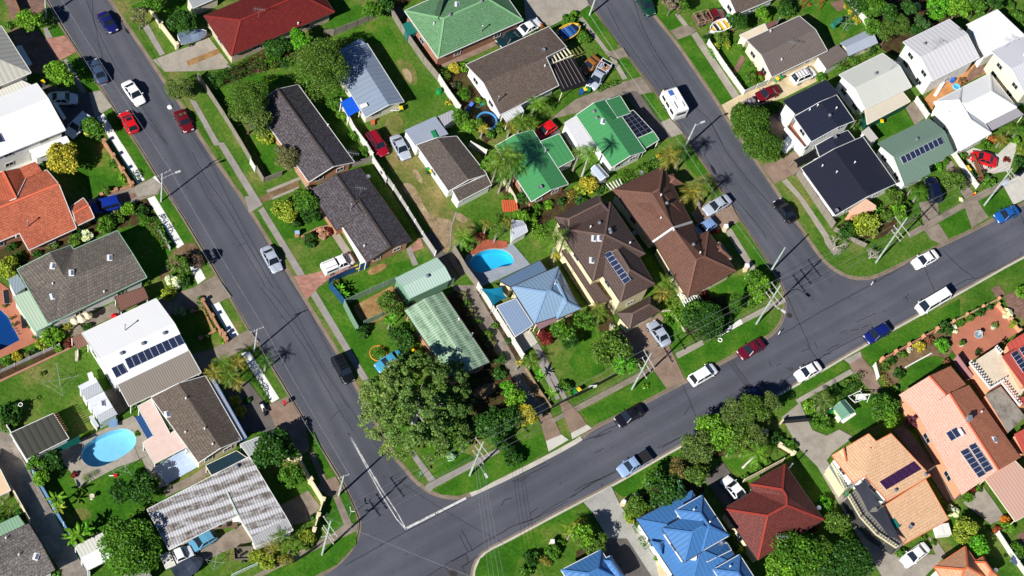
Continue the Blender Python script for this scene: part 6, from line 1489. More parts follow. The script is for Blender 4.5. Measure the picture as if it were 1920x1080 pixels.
# -- west side
TR(A4,(212,160,95,4.6,BG,'round bright green tree by the brown paved drive at the top left'),(440,562,108,4.6,BG,'largest bright green street tree beside the pink paved drive'),(698,955,86,4.0,MG,'round street tree shading the top of the white footpath'),
 (1050,120,92,4.8,GY,'thin grey twiggy tree over the footpath near the blue convertible',sp),(1365,165,105,4.4,DG,'dark green tree just above the covered boat',de),(1150,25,75,4.2,MG,'green tree at the top edge behind the cream wall',de),(1345,655,108,4.6,GG,'grey green street tree overhanging the road near the maroon car',fi))
SH(A4,(75,185,40,MG,'clipped bush left of the first street tree'),(340,690,22,GY,'tiny dry bush beside the white roof and bins'),(1450,260,50,DG,'bush between the covered boat and the hip roof'),(1400,250,36,MG,'lower small bush at the bow of the covered boat'),(1270,235,36,MG,'small bush inside the cream wall'),(740,1050,30,OL,'small bush beside the front end of the brick fence'))
TR(E4,(475,108,128,4.6,YE,'large yellow leaved tree in front of the red orange roof',de))
SH(E4,(305,112,55,DG,'dark bush between the white wall and the yellow tree'),(852,148,38,MG,'upper of the round bushes on the brick front fence'),(925,250,42,BG,'lower round bush on the brick front fence'),(795,352,36,OL,'olive bush by the low brick edging'),
 (965,502,62,BG,'brightest bush along the edge of the dark drive'),(788,606,76,MG,'round bush near the corner of the mint guttered roof'),(880,560,58,OL,'olive bush between the two round bushes by the dark drive'),(1062,502,50,DG,'dark bush at the top of the white footpath by the pole'),(1085,572,52,MG,'bush at the head of the roadside hedge'),
 (652,690,50,WF,'white flowering bush between the two tiled roofs',fl),(570,722,52,OL,'olive bush left of the white flowering bush'),(395,760,45,GG,'grey green bush under the gutter of the red orange roof'),(90,770,42,DG,'bush under the notch of the red orange roof'),(70,935,88,YG,'yellow green bush at the left edge by the mint gutter'),(140,850,45,DG,'dark bush behind the yellow green bush at the left edge'),(270,820,38,DG,'dark bush under the mint gutter corner'),(1095,1035,30,BG,'small bush at the right end of the grey tiled roof'))
HE(E4,([(1120,570),(1175,650),(1250,770)],1.3,1.3,MG,'loose green hedge along the roadside wire fence'),([(1015,200),(1025,270)],.6,.7,DG,'short dark hedge inside the white footpath'))
TR((0,360,3),(1010,420,72,3.4,OL,'brown green spreading tree beside the bare dirt verge',dict(kind='sparse',limbs=10)),(1100,388,52,3.0,lin((88,70,58)),'dark purplish twiggy tree over the white footpath',dict(kind='sparse',limbs=12)))
SH((0,360,3),(968,510,48,WF,'large white flowering bush beside the dirt verge',fl),(945,570,46,YG,'yellow flowering bush below the large white bush'),(1035,505,36,DG,'dark bush right of the large white flowering bush'),(1015,672,30,lin((150,170,120)),'small pale round bush alone on the shaded lawn',fl))
SH(I4,(390,375,82,BG,'big bright bush at the corner of the mint flat roof'),(305,428,42,YG,'yellow green bush beside the terracotta pool patio'),(122,520,42,YE,'yellow bush at the edge of the lilac picket bed',fl),(205,500,26,GY,'small grey bush next to the yellow bush'),(260,478,34,DG,'dark low bush in the lilac picket bed'),(60,545,45,MG,'green bush at the left end of the flower bed'),(430,450,32,BG,'fresh green bush at the right end of the lilac picket fence'),(525,410,34,RD,'reddish bush near the striped patio roof'),(660,300,36,DG,'low green bush beside the concrete side yard'),(80,950,92,DG,'dark flowering bush with red blooms in the back lawn corner'),(70,1040,70,OL,'olive bush beside the dark stained shed'),(1000,885,28,MG,'small bush at the corner of the pink patio roof'),(320,640,20,OL,'tiny bush on the back lawn by the brick edging'))
PA(I4,(512,300,52,1.3,PO,'reddish leafy plant by the shaded wall of the grey tiled house',dict(kind='banana',name='cordyline',cat='plant')))
PA(B6,(230,560,90,3.6,PG,'topmost of the palms in front of the grey ribbed awning',dict(group='palms by the white footpath')),(345,560,80,3.4,PO,'yellowish palm nearest the white footpath',dict(group='palms by the white footpath')),(170,640,85,3.2,PO,'left most palm beside the shaded drive',dict(group='palms by the white footpath')),(280,660,92,3.3,PG,'low full palm in the middle of the group by the white footpath',dict(group='palms by the white footpath')),(340,710,70,2.9,PO,'lowest palm of the group by the white footpath',dict(group='palms by the white footpath')),(555,555,75,2.6,DG,'palm on the grass verge casting a starry shadow on the road'))
SH(B6,(318,855,50,YE,'upper of two yellow conifers beside the white awning',de),(362,932,48,YE,'lower of two yellow conifers beside the white awning',de),(60,95,30,OL,'bush at the top end of the orange brick fence'),(235,400,24,BG,'small bush between the orange brick fence pieces'),(110,375,22,MG,'tiny bush by the little brick step'),(415,840,26,DG,'dark small bush in the shaded yard by the yellow conifers'))
HE(B6,([(60,140),(120,200),(185,320)],.7,.6,OL,'flower hedge inside the orange brick fence'),([(450,680),(520,740),(570,850)],.5,.5,DG,'dark low hedge in the shade beside the white footpath'))
TR(B7,(600,140,142,5.0,DG,'largest dark glossy tree beside the long corrugated roof',de),(745,338,84,3.8,MG,'round glossy tree inside the cream wall',de))
PA(B7,(770,165,52,2.2,BG,'small palm at the corner of the cream wall'),(655,800,95,2.6,PG,'upper palm of the clump by the corner footpath',dict(kind='clump',name='palm_clump',group='palm clumps by the corner footpath')),(590,870,95,2.4,PO,'left palm of the clump by the corner footpath',dict(kind='clump',name='palm_clump',group='palm clumps by the corner footpath')),(730,880,90,2.4,PG,'right palm of the clump by the corner footpath',dict(kind='clump',name='palm_clump',group='palm clumps by the corner footpath')))
SH(B7,(868,790,58,YG,'yellow green conifer beside the corner pole',de),(865,850,42,OL,'olive conifer below the yellow green conifer',de),(485,930,60,YG,'yellow bush left of the palm clumps at the bottom'),(570,985,62,YG,'yellow bush in front of the palm clumps at the bottom'),(690,960,60,PO,'dry palm like bush by the bottom footpath',fe),(560,140,36,YG,'yellow climber on top of the large dark glossy tree') if False else (915,640,26,DG,'small dark bush at the end of the cream wall'),(840,520,0.1,DG,'x') if False else (1000,610,20,DG,'tiny bush on the grass beside the corner footpath'))
TR(N4,(965,872,198,6.2,MG,'large perfectly round green tree at the bottom left',de),(915,455,92,4.0,DG,'left crown of the dark green trees on the pool lawn'),(1065,420,108,4.2,DG,'right crown of the dark green trees on the pool lawn'),(1150,400,60,3.2,GG,'grey green tree nearest the pale patio'),(300,260,85,3.4,MG,'frangipani like tree by the blue fence',dict(kind='sparse',limbs=12,tc=(.3,.26,.24))),(390,240,85,3.4,DG,'leafy tree between the dark shed and the pool',dict(kind='tree')),(310,350,60,3.0,BG,'lower leafy tree along the blue lane fence'))
PA(N4,(430,510,85,2.6,BG,'banana plant by the blue fence casting long shadows',bn),(440,570,70,2.2,YG,'yellow tipped banana plant below its neighbour at the blue fence',bn),(590,770,105,2.8,BG,'big banana plant above the white carport',bn),(540,800,80,2.3,BG,'smaller banana plant against the blue fence',bn),(650,730,75,2.5,VB,'banana plant leaning towards the pool lawn',bn),(645,348,42,.5,PG,'spiky plant at the corner of the pool paving',sg),(72,560,70,1.6,PG,'spiky palm in the yard left of the lane',sg),(710,310,30,.4,GG,'small spiky plant on the pool paving edge',sg),(20,500,60,1.6,PG,'spiky palm at the left edge',sg))
SH(N4,(20,625,55,DG,'dark bush at the left edge above the pale green roof'),(160,610,40,DG,'bush between the pale green roof and the lane'),(620,25,24,BG,'small pot plant beside the oval pool',fe),(660,15,22,MG,'second pot plant beside the oval pool',fe),(560,320,26,RD,'red flowering plant in the small pool side bed',fl),(420,1065,26,MG,'small bush at the bottom edge by the speckled roof'),(1030,15,20,MG,'small plant at the right end of the oval pool'),(1000,690,45,MG,'low bush beneath the end of the long corrugated roof'),(1080,660,60,DG,'dark bush in the shade of the long corrugated roof'))
# -- middle block
HE(B4,([(130,620),(280,560),(440,500)],1.9,1.7,DG,'dark clipped hedge below the dark red tiled house'),([(450,480),(560,500),(640,460)],1.6,1.3,MG,'low mixed hedge under the cream brick wall'))
TR(B4,(650,360,105,4.0,DG,'dark tree against the cream brick wall'),(792,300,90,4.4,VB,'bright green tree at the end of the dark red roof'),(962,530,232,8.2,OL,'very large olive tree overhanging the blue grey roof',fi),(410,760,165,7.0,OL,'large olive tree upper half over the dark gable roof',fi),(430,900,150,6.0,GG,'grey olive tree beside the dark gable roof',fi),(1350,75,88,3.6,MG,'leafy tree behind the red roof at the top edge'),(1450,30,70,3.4,DG,'dark tree at the top edge by the brown fence'))
TR(B5,(705,105,108,4.4,GY,'silver grey tree at the corner of the dark gable roof',fi),(690,505,98,3.4,YG,'yellow green round tree on the front lawn'),(850,430,98,3.6,MG,'green tree joined to the yellow green one',de),(880,545,75,3.0,DG,'dark tree nearest the orange brick wall'))
SH(B4,(560,1020,85,YG,'light green bush under the grey olive tree'),(600,430,60,MG,'leafy bush below the dark tree at the cream brick wall'),(700,470,50,DG,'dark low bush by the mulch strip'),(1065,780,62,MG,'climbing bush at the blue awning'),(1120,872,40,BG,'small bush beside the white fence and blue awning'),(1225,1020,48,MG,'bush on the white fence beside the red wagon'),(500,510,45,lin((92,62,60)),'purplish bush in the mulch below the dark red roof'))
SH(B5,(760,590,55,DG,'dark bush below the yellow green tree'),(890,722,56,DG,'dark bush in the brick edged flower bed'),(980,672,46,lin((186,150,130)),'pink and white flowering bush in the brick edged bed',fl),(1030,655,36,RD,'reddish bush at the end of the brick edged bed'),(1290,60,45,MG,'bush on the white fence by the television antenna'),(1350,105,34,BG,'small bush on the corner of the white fence'))
PA((480,360,3),(470,545,42,1.2,VB,'bright banana plant inside the dark blue fence',bn),(500,580,38,1.1,VB,'second bright banana plant inside the dark blue fence',bn),(450,515,30,.8,PO,'small plant by the bark bed inside the blue fence',sg),(755,725,52,2.4,VB,'broad leaved plant beside the mouldy green roof',bn))
TR((480,360,3),(755,640,74,3.6,OL,'olive tree by the straw coloured yard'),(812,822,76,3.6,DG,'dark tree in front of the mouldy green roof'),(860,760,50,3.0,MG,'smaller tree close to the mouldy green eaves'))
SH((480,360,3),(605,782,42,DG,'dark bush at the end of the pale green fence'),(690,905,36,MG,'low plant mound inside the orange hose ring',fe),(840,960,60,DG,'bush behind the pale blue old car'),(770,985,40,MG,'bush below the pale blue old car'))
T(0,0,1); gb=G(775,790,0); gr=thing('gum_tree','giant gum tree at the street corner, the largest tree in the place','tree',gb); link('trunk',trunk_mesh(7,.45,14,5.5,(.42,.39,.35)),gr)
for x,y,r,z,c in((728,742,46,5.6,(104,128,66)),(790,708,48,6.0,(88,116,54)),(772,782,52,6.8,(94,122,60)),(832,762,44,5.2,(80,110,50)),(712,790,36,4.6,(112,134,74)),(800,832,38,4.2,(98,124,62)),(848,708,30,4.2,(84,110,54)),(738,832,30,3.8,(108,130,66)),(698,748,26,4.4,(120,138,84)),(862,748,30,3.8,(76,104,46)),(742,700,26,4.8,(112,132,74)),(850,806,30,3.6,(84,112,52))):
    rm=r/11.6; p=G(x,y,z); me,k=crown('gum',rm); o=link('crown',me,gr,p-gb,(0,0,random.uniform(0,6)),lin(c)); o.scale=(rm/k,rm/k,rm/k*.72)
TR(C6,(800,1010,125,4.6,DG,'dark green tree nearest the three armed corner pole'),(945,990,95,4.2,DG,'dark green tree beside the golden tree'),(985,835,82,3.6,BG,'bright leafy tree along the dark lane end'),(925,760,62,3.2,VB,'smaller bright tree next to the dark lane end'),(1072,948,80,3.6,YE,'golden leaved tree at the lane entrance',de),(1340,320,92,4.0,MG,'green tree at the corner of the light blue roof'),(1385,405,70,3.4,DG,'darker tree right of the green tree by the light blue roof'))
SH(C6,(590,62,44,GY,'top bush of the grey row beside the gravel lane',dict(kind='sparse')),(622,125,44,OL,'second bush of the grey row beside the gravel lane',dict(kind='sparse')),(660,195,44,GY,'third bush of the grey row beside the gravel lane',dict(kind='sparse')),(692,255,40,OL,'bottom bush of the grey row beside the gravel lane',dict(kind='sparse')),(770,360,50,OL,'olive bush by the lane near the roof corner'),(800,410,44,GY,'grey bush in the middle of the lane edge'),(880,540,50,DG,'dark bush below the corner of the mouldy green roof'),(870,640,50,DG,'dark bush in the deep shade by the lane'),(1208,370,70,RD,'deep red leaved bush beside the pale drive',de),(830,280,30,MG,'low weed bush against the pale lane fence'),(940,400,30,DG,'dark weed bush against the pale lane fence'),(660,690,50,DG,'bush in the shade behind the mouldy green roof'),(1360,740,50,MG,'bush beside the long garden path'),(100,590,60,DG,'bush at the foot of the giant gum tree'),(1400,790,26,BG,'small bush by the black front fence'),(20,640,50,MG,'bush behind the pale blue old car near the gum tree'))
PA(C6,(1105,555,80,2.2,PG,'palm at the head of the long garden path'),(1010,566,42,2.0,YE,'yellow fronds palm leaning over the lane',dict(kind='banana',name='palm_tree')),(1168,665,62,1.5,VB,'broad leaved plant beside the long garden path',bn),(1250,800,65,1.6,BG,'broad leaved plant by the black front fence',bn))
PA(C7,(540,85,85,2.2,BG,'big leaved banana plant by the corner pole',bn),(470,60,70,1.8,BG,'banana plant on the corner lawn under the gum tree',bn),(600,110,60,1.6,MG,'smaller banana plant against the corner pole',bn))
SH(C7,(360,70,55,BG,'bright bush under the gum tree on the corner lawn'),(950,190,80,DG,'sprawling dark bush along the corner footpath'),(500,190,34,lin((150,180,150)),'pale low plant on the corner lawn by the banana plants',fl),(880,60,80,DG,'dark bush behind the corner pole in the shade'))
PA(C5,(900,90,150,7.6,PG,'tallest palm over the smaller green roof',dict(base=(960,330))),(985,160,120,7.0,MG,'right palm over the smaller green roof'),(850,160,115,6.6,PG,'left palm beside the old brown roof'),(900,240,90,4.6,MG,'low palm in front of the smaller green roof'),(590,700,95,2.8,BG,'lone bright palm left of the kidney shaped pool'),(770,610,75,2.8,PO,'reddish palm behind the kidney shaped pool',cl),(850,660,105,2.8,OL,'largest reddish palm clump behind the kidney shaped pool',cl),(920,600,70,2.6,PO,'palm clump nearest the white pool shed',cl),(1290,700,120,7.6,PG,'tall palm leaning over the two storey roof',dict(base=(1250,880))),(1380,650,55,4.6,DG,'dark palm against the two storey roof'),(1400,770,55,4.2,BG,'small palm at the edge of the two storey roof'),(1290,840,45,3.0,YE,'dead yellow palm below the tall leaning palm'))
TR(C5,(790,150,75,3.8,MG,'tree between the old brown roof and the palms'),(1050,410,62,2.6,DG,'dark tree at the corner of the smaller green roof'),(1030,540,65,2.4,BG,'bright bush tree beside the orange slatted stack'))
SH(C5,(1150,490,50,MG,'bush under the brown wall of the green roofed house'),(1230,460,42,BG,'bright bush along the brown wall of the green roofed house'),(1110,560,55,BG,'bright bush beside the white pool shed'),(630,770,45,OL,'bush at the left end of the pool paving'),(1400,390,55,PO,'yellowish fern like bush above the two storey roof',fe),(1330,430,36,DG,'dark bush above the two storey roof'),(720,700,42,lin((120,70,50)),'reddish bush on the brick pool paving'),(950,400,38,MG,'bush behind the pale low fence'))
HE(C5,([(1085,570),(1130,640),(1190,720)],1.2,1.2,BG,'bright hedge between the pool shed and the two storey house'))
SH(C4,(526,515,48,YE,'yellow bush at the corner of the green tiled roof',de),(450,578,58,OL,'yellowish bush below the yellow bush',fe),(590,505,42,BG,'bright bush beside the yellow bush'),(512,650,44,lin((84,80,56)),'dull dark bush in the vegetable yard'),(592,712,62,MG,'round green bush in the vegetable yard'),(545,640,36,DG,'dark small bush beside the dull bush'),(478,775,27,YE,'small yellow bush at the white fence'),(700,760,34,BG,'low bush on the small toy lawn'),(1170,200,32,lin((150,92,40)),'orange brown bush beside the white sedan'),(1110,240,36,MG,'green bush between the sedan and brown roof'),(1385,150,55,MG,'hedge like bush below the concrete yard'),(760,760,30,OL,'olive bush under the eave of the wide brown roof'))
TR(C4,(570,880,68,3.2,MG,'tree beside the round trampoline'),(640,950,62,3.0,BG,'bright tree below the round trampoline'),(700,930,55,2.8,OL,'olive tree right under the round trampoline'),(20,30,60,3.0,DG,'dark tree at the very top beside the brown fence'))
PA(C4,(1140,775,92,3.2,BG,'bright palm under the eave of the wide brown roof'),(1030,915,105,3.4,PG,'palm in front of the smaller green roof'),(950,950,70,2.8,PO,'small palm left of the red car in the court'),(745,965,55,2.4,YE,'yellow palm by the trampoline'),(1110,930,70,3.0,PG,'palm right beside the red car in the court'))
SH(C4,(1245,790,52,MG,'fern like bush left of the dark pergola',fe),(860,960,50,OL,'olive bush above the smaller green roof'),(470,970,36,DG,'dark bush at the corner of the tin shed'),(800,1000,45,MG,'bush above the smaller green roof by the fence'))
TR(D4,(720,35,80,4.2,lin((120,108,98)),'leafless grey street tree at the top of the right hand street',sp),(790,40,62,3.6,MG,'green tree beside the leafless street tree'),(1212,170,80,3.8,DG,'dense dark tree beside the yellow boat',de),(1395,100,58,3.0,BG,'bright tree behind the white cottage'))
SH(D4,(58,285,62,MG,'round bush beside the big yellow boat'),(-20,110,36,BG,'bush behind the bow of the big yellow boat'),(1090,275,72,OL,'mixed bush beside the yellow boat'),(1045,350,42,YG,'yellow leaved bush inside the white fence corner'),(985,290,40,DG,'dark bush outside the white fence corner'),(1225,340,42,MG,'bush by the cream cottage steps'),(1310,590,70,OL,'straggly olive bush on the cottage lawn',dict(kind='sparse')),(1370,600,45,BG,'bright bush on the cottage lawn'),(1390,560,45,RD,'dark red bush against the cottage'),(1250,660,0.1,DG,'x') if False else (1130,330,44,YG,'yellow green bush inside the cottage lawn'))
HE(D4,([(150,680),(240,640),(330,615)],.8,.6,MG,'low hedge along the concrete side drive'),([(990,365),(1040,440)],.5,.5,VB,'bright strip of hedge outside the white cottage fence'),([(1290,470),(1340,560)],.8,.7,MG,'small hedge below the cottage wall'))
PA(D5,(700,95,118,5.6,PO,'golden palm at the right end of the bright green roof',dict(base=(760,190))),(800,60,90,5.2,DG,'dark palm behind the golden palm'),(880,365,118,4.7,PO,'golden palm at the edge of the reddish roof',dict(base=(930,480))),(975,330,70,5.0,PG,'green palm behind the golden palm by the silver sedan'),(680,1045,95,3.4,PG,'palm between the two tiled roofs'),(100,60,95,8.0,BG,'palm with a pale bent trunk beside the white roof',dict(base=(45,240),tc=(.5,.48,.44))),(30,60,70,5.6,PG,'second palm beside the white roof of the green house'))
SH(D5,(95,305,78,YE,'yellow flowering bush by the small metal garden shed'),(30,350,55,YG,'yellow green bush left of the flowering bush'),(172,345,38,DG,'dark round bush by the white pergola beams'),(40,420,50,DG,'dark bush above the two storey roof ridge'),(100,250,36,MG,'bush between the palm and the small metal garden shed'),(210,330,30,OL,'bush beside the white pergola beams'))
HE(D5,([(310,280),(470,215),(620,130)],1.6,1.3,MG,'long hedge between the bright green roof and the reddish roof'))
HE(D6,([(660,140),(730,150),(790,200),(820,300)],2.2,1.4,BG,'broad bright hedge beside the curved garden edging'))
TR(D6,(960,250,165,5.0,DG,'broad dark tree over the footpath by the white pergola',de),(900,180,90,4.4,MG,'green tree behind the broad dark footpath tree'),(1190,95,62,4.4,MG,'upright tree shading the corner lawn',dict(kind='fine')),(1185,150,48,3.4,DG,'lower half bush of the upright corner tree',dict(kind='fine')),(1345,50,78,3.2,BG,'bright tree behind the corner pole'),(250,470,150,5.0,OL,'large olive tree beside the brown concrete drive'),(362,582,92,3.6,VB,'bright green tree at the foot of the large olive tree'),(50,255,88,3.6,MG,'green tree right of the light blue roof'),(1000,1040,105,4.6,BG,'brightest street tree on the south kerb'),(1185,965,128,5.2,GG,'grey green street tree beside the parked dark car',fi),(1320,925,130,5.4,OL,'olive street tree hiding the parked dark car',fi),(1440,870,95,4.6,GG,'grey green street tree right of the hidden car',fi))
PA(D6,(180,190,92,3.0,PG,'palm beside the tall cream house'),(160,150,60,2.8,PO,'smaller palm against the tall cream house'),(650,40,90,3.2,PO,'feathery palm between the two brown roofs') )
SH(D6,(1110,150,42,DG,'dark cone bush beside the upright corner tree'),(970,60,40,RD,'dark red bush by the white pergola'),(690,250,36,MG,'mound bush on the small front lawn'),(270,295,28,lin((160,160,150)),'pale bush by the garage of the tall cream house',fl),(1290,110,50,MG,'bush on the corner lawn by the pole'),(520,740,26,BG,'small weed bush at the pole foot'))
TR(D5,(1340,1020,80,3.4,MG,'round tree beside the corner street light'),(1400,1060,70,3.2,BG,'bright tree next to the corner street light'))
# -- north east block
TR(E_2,(345,205,165,5.8,lin((70,104,34)),'upper half of the huge rounded tree at the kerb',de),(440,380,155,5.2,lin((70,104,34)),'lower half of the huge rounded tree at the kerb',de))
SH(E_2,(350,85,75,lin((150,140,150)),'greyish flowering shrub at the top of the huge rounded tree',dict(kind='sparse')),(530,90,44,MG,'bush beside the terracotta balcony house'),(300,130,50,OL,'bush edge of the huge rounded tree by the drive'))
SH(E_1,(430,90,60,VB,'bright bush between the two cottages'),(605,60,92,DG,'big dark bush at the top edge between cottages'),(470,130,45,BG,'bush under the bright one between the cottages'),(360,590,0.1,DG,'x') if False else (880,580,46,MG,'bush at the end of the cream drive'))
HE(E_1,([(960,540),(1060,490),(1150,440)],2.2,1.8,MG,'thick hedge beside the off white gable roof'),([(1200,400),(1290,370)],1.0,1.2,DG,'dark hedge under the ribbed blue grey shed'))
TR(F4,(190,40,110,5.4,DG,'dark tree nearest the yellow bushes'),(320,60,115,5.6,MG,'first tall tree in the wood behind the white back fence'),(300,200,90,4.8,MG,'tree above the ribbed blue grey shed'),(420,250,112,5.0,OL,'olive tree beside the tall white house',fi),(500,180,95,4.8,OL,'olive tree in the middle of the wood',fi),(580,60,75,4.4,DG,'dark tree at the top edge of the wood'),(660,180,75,4.2,lin((70,104,56)),'bluish tree touching the tall white roof'),(620,230,60,3.8,DG,'dark tree behind the tall white roof'),(790,60,125,5.4,VB,'brightest tree of the wood behind the tall white roof'),(940,70,112,5.2,BG,'broad bright tree above the blue whirlybird roof'),(1080,60,85,4.4,MG,'tree left of the white corner roof'),(1220,20,80,4.4,DG,'dark tree at the top edge above the white corner roof'),(430,100,90,5.2,DG,'dark tree deep in the wood'))
SH(F4,(105,45,27,YE,'top bush of the yellow row by the white back fence',dict(kind='dense')),(136,92,27,YE,'second bush of the yellow row by the white back fence',dict(kind='dense')),(168,130,28,YE,'third bush of the yellow row by the white back fence',dict(kind='dense')),(193,166,27,YE,'bottom bush of the yellow row by the white back fence',dict(kind='dense')),(1390,130,65,MG,'bush at the top right corner fence'),(1330,40,50,MG,'bush above the white corner roof at the edge'),(1420,200,40,OL,'olive bush at the right edge above the white roof'),(640,50,36,WF,'white blossoming bush in the wood',fl),(975,610,40,BRN,'dry brown bush in the orange soil yard',dict(kind='sparse')),(340,360,26,MG,'small bush behind the off white gable roof'))
HE(F4,([(70,560-180+180),(0,590)],.1,.1,DG,'x') if False else ([(1330,90),(1440,230)],1.0,1.0,MG,'green hedge at the top right corner'))
PA(F5,(190,165,65,2.4,PG,'palm like bush between the navy roofs and the cream lean to',cl),(175,230,50,2.0,DG,'dark spiky plant beside the navy roof edge',sg),(655,725,85,2.8,MG,'palm on the drive beside the dark blue wagon'),(600,690,55,2.2,PG,'small palm left of the dark blue wagon'),(1270,330,80,2.0,PO,'golden palm beside the pale curved drive'),(1340,250,60,2.2,PG,'green palm right of the porch strip'),(1400,250,65,2.2,MG,'palm at the right edge by the porch'),(1410,410,55,.8,YG,'pale spiky plant at the right edge',sg))
TR(F5,(905,650,100,3.8,OL,'brown green tree on the lawn beside the white dividing fence',dict(kind='tree')),(260,975,118,3.2,YG,'yellow green spreading tree in the corner garden'),(470,760,80,2.8,OL,'olive tree at the corner of the navy roof'),(500,870,75,2.8,BG,'bright tree by the low grey corner fence'),(410,900,60,2.6,OL,'olive tree in the middle of the corner garden'))
SH(F5,(785,520,48,VB,'bright bush in the notch of the sage green roof'),(845,495,42,MG,'bush at the eave of the sage green roof'),(1150,370,48,MG,'green bush right behind the red sedan'),(1210,330,45,lin((160,90,50)),'orange croton beside the pale curved drive',fl),(980,450,40,MG,'bush left of the red sedan'),(1140,590,40,DG,'dark bush in front of the bin enclosure'),(1180,640,55,MG,'bush below the pale curved drive'),(1380,340,45,BG,'bush at the right of the pale curved drive'),(1400,500,60,DG,'dark bush at the right edge by the pole'),(700,560,30,lin((20,110,80)),'small bluish plant at the corner of the sage green roof'),(970,780,24,WF,'small white flowering plant on the front lawn',fl),(110,1010,80,DG,'dark bush in the corner garden by the leafless trees'),(560,830,45,OL,'olive bush by the drive and letter box'),(1310,480,30,RD,'small red plant at the drive bend'),(440,700,40,DG,'dark bush under the navy roof corner'))
HE(F5,([(160,930),(300,905),(385,850)],1.6,1.1,VB,'bright hedge curling round the salmon paving'),([(25,905),(110,880)],.8,.7,MG,'low hedge with yellow edging by the navy roof'))
T(1440,360,3); bare_tree(390,290,58,2.8,'leafless tree at the corner, left of the pair by the low paling fence'); bare_tree(590,345,48,2.4,'leafless tree at the corner, right of the pair beside the tall pole')
# -- south block
PA(C7,(1405,750,95,2.6,YG,'round yellow edged palm bush on the south verge',cl)); SH(C7,(1260,900,62,MG,'bush above the deep blue roof at the bottom'),(1110,950,62,DG,'dark bush on the south corner verge'),(1060,1040,52,MG,'bush at the bottom edge on the south corner'),(1200,980,50,PO,'yellow bush at the edge of the blue roof',fe),(1330,830,30,MG,'small bush beside the round palm bush'))
TR(D7,(640,430,135,4.6,DG,'dark tree against the front of the deep blue roof'),(740,440,90,4.2,lin((60,100,60)),'bluish dark tree at the edge of the deep blue roof'),(755,280,85,4.2,lin((104,98,56)),'reddish brown tree on the south verge'),(890,340,88,4.4,OL,'olive tree between the reddish tree and dark drive'),(560,350,75,4.0,MG,'left most tree of the group before the deep blue roof'),(905,120,140,5.0,GG,'large grey green street tree on the south kerb by the drive',fi),(1090,40,115,4.8,BG,'bright street tree above the dark tarred drive'),(1220,40,110,4.8,OL,'olive street tree above the coconut palm'),(1330,30,95,4.6,GG,'grey street tree at the bend of the garden path',fi))
PA(D7,(1360,165,105,3.6,BG,'coconut palm with a pale leaning trunk on the lawn',dict(base=(1250,268),tc=(.55,.52,.46))),(1150,150,55,1.4,VB,'low fern palm beside the dark tarred drive',sg),(1250,150,60,1.4,BG,'second low fern palm by the coconut palm',sg))
SH(D7,(490,585,105,OL,'mixed flowering bush at the corner of the deep blue roof'),(410,640,45,YG,'yellow green bush at the pale drive edge'),(560,560,60,DG,'dark bush beside the mixed flowering bush'),(30,720,85,PO,'spiky yellow bush on the verge',fe),(1165,780,38,MG,'small bush between the blue and the red roofs'),(1200,870,40,DG,'dark bush between the blue and red roofs'),(1240,890,42,YG,'yellow bush between the blue and red roofs'),(1270,340,30,MG,'bush at the corner of the cream fence'),(1180,920,36,MG,'bush by the lower blue roof corner'),(598,940,22,BG,'small pot plant beside the cream side patio'))
HE(D7,([(445,700),(480,755)],1.0,.8,MG,'upper clipped hedge beside the pale drive'),([(490,780),(550,865)],1.1,.9,MG,'lower clipped hedge beside the pale drive'),([(365,600),(395,660)],.6,.8,VB,'thin bright hedge at the edge of the pale drive'))
TR(D7,(130,835,100,3.6,OL,'flowering tree beside the pale drive'),(50,780,85,4.6,BG,'bright tree by the pale drive'))
TR(E_7,(700,950,200,6.2,MG,'big green tree covering the corner of the dark red roof'),(560,1040,120,5.2,BG,'lower left tree at the bottom edge below the dark red roof'),(1090,970,160,6.0,DG,'big dark tree beside the curved deck'),(960,1060,110,5.4,DG,'dark tree at the bottom edge'),(1000,690,95,3.8,OL,'yellow flowering tree by the curved drive'),(1200,1040,70,4.0,lin((60,96,60)),'bluish tree at the bottom edge by the curved drive'),(850,880,110,5.0,OL,'olive tree right of the dark red roof corner'))
SH(E_7,(895,545,62,VB,'bright bush by the satellite dish of the red roof'),(815,705,48,RD,'dark red bush at the eave of the red roof',de),(530,50,62,DG,'dark bush at the end of the low cream wall'),(655,105,46,MG,'round bush beside the low cream wall'),(610,90,40,MG,'bush with orange flowers by the low cream wall'),(930,590,36,MG,'small bush below the satellite dish'),(400,270,36,MG,'low bush on the coconut palm lawn'),(480,230,30,OL,'small bush along the cream fence'),(1100,740,36,MG,'small bush at the curved drive edge'))
PA(G6,(415,850,110,2.8,GG,'grey green date palm by the driveway gate'))
SH(G6,(310,890,52,BG,'clipped round bush in the bed at the drive'),(390,1010,80,MG,'wide bush beside the black gate'),(350,985,40,DG,'dark bush left of the wide bush by the gate'),(595,718,40,OL,'olive bush in the clipped hedge row'),(500,770,46,DG,'dark bush behind the date palm'),(1135,440,48,YE,'golden round bush behind the terracotta wall',de),(1300,430,66,VB,'bright star leaved bush beside the terracotta courtyard'),(1390,310,38,WF,'white flowering bush at the end of the brick front wall',fl),(1320,310,62,DG,'dark bush left of the white flowering bush'),(890,590,36,OL,'dry bush behind the white gate'),(1005,500,36,MG,'bush along the terracotta front wall'),(980,640,46,DG,'dark bush by the white edging'),(930,540,36,DG,'dark low bush near the white gate'),(1210,390,38,lin((120,84,60)),'brownish bush in the dry bed'),(1060,465,28,lin((190,190,180)),'pale stone coloured bush in the dry bed',fl),(950,760,34,MG,'low bush at the corner of the salmon roof'),(1075,1000,60,lin((96,52,70)),'purple hedge bush under the salmon eave'),(1110,1055,26,BG,'small green bush under the salmon eave'))
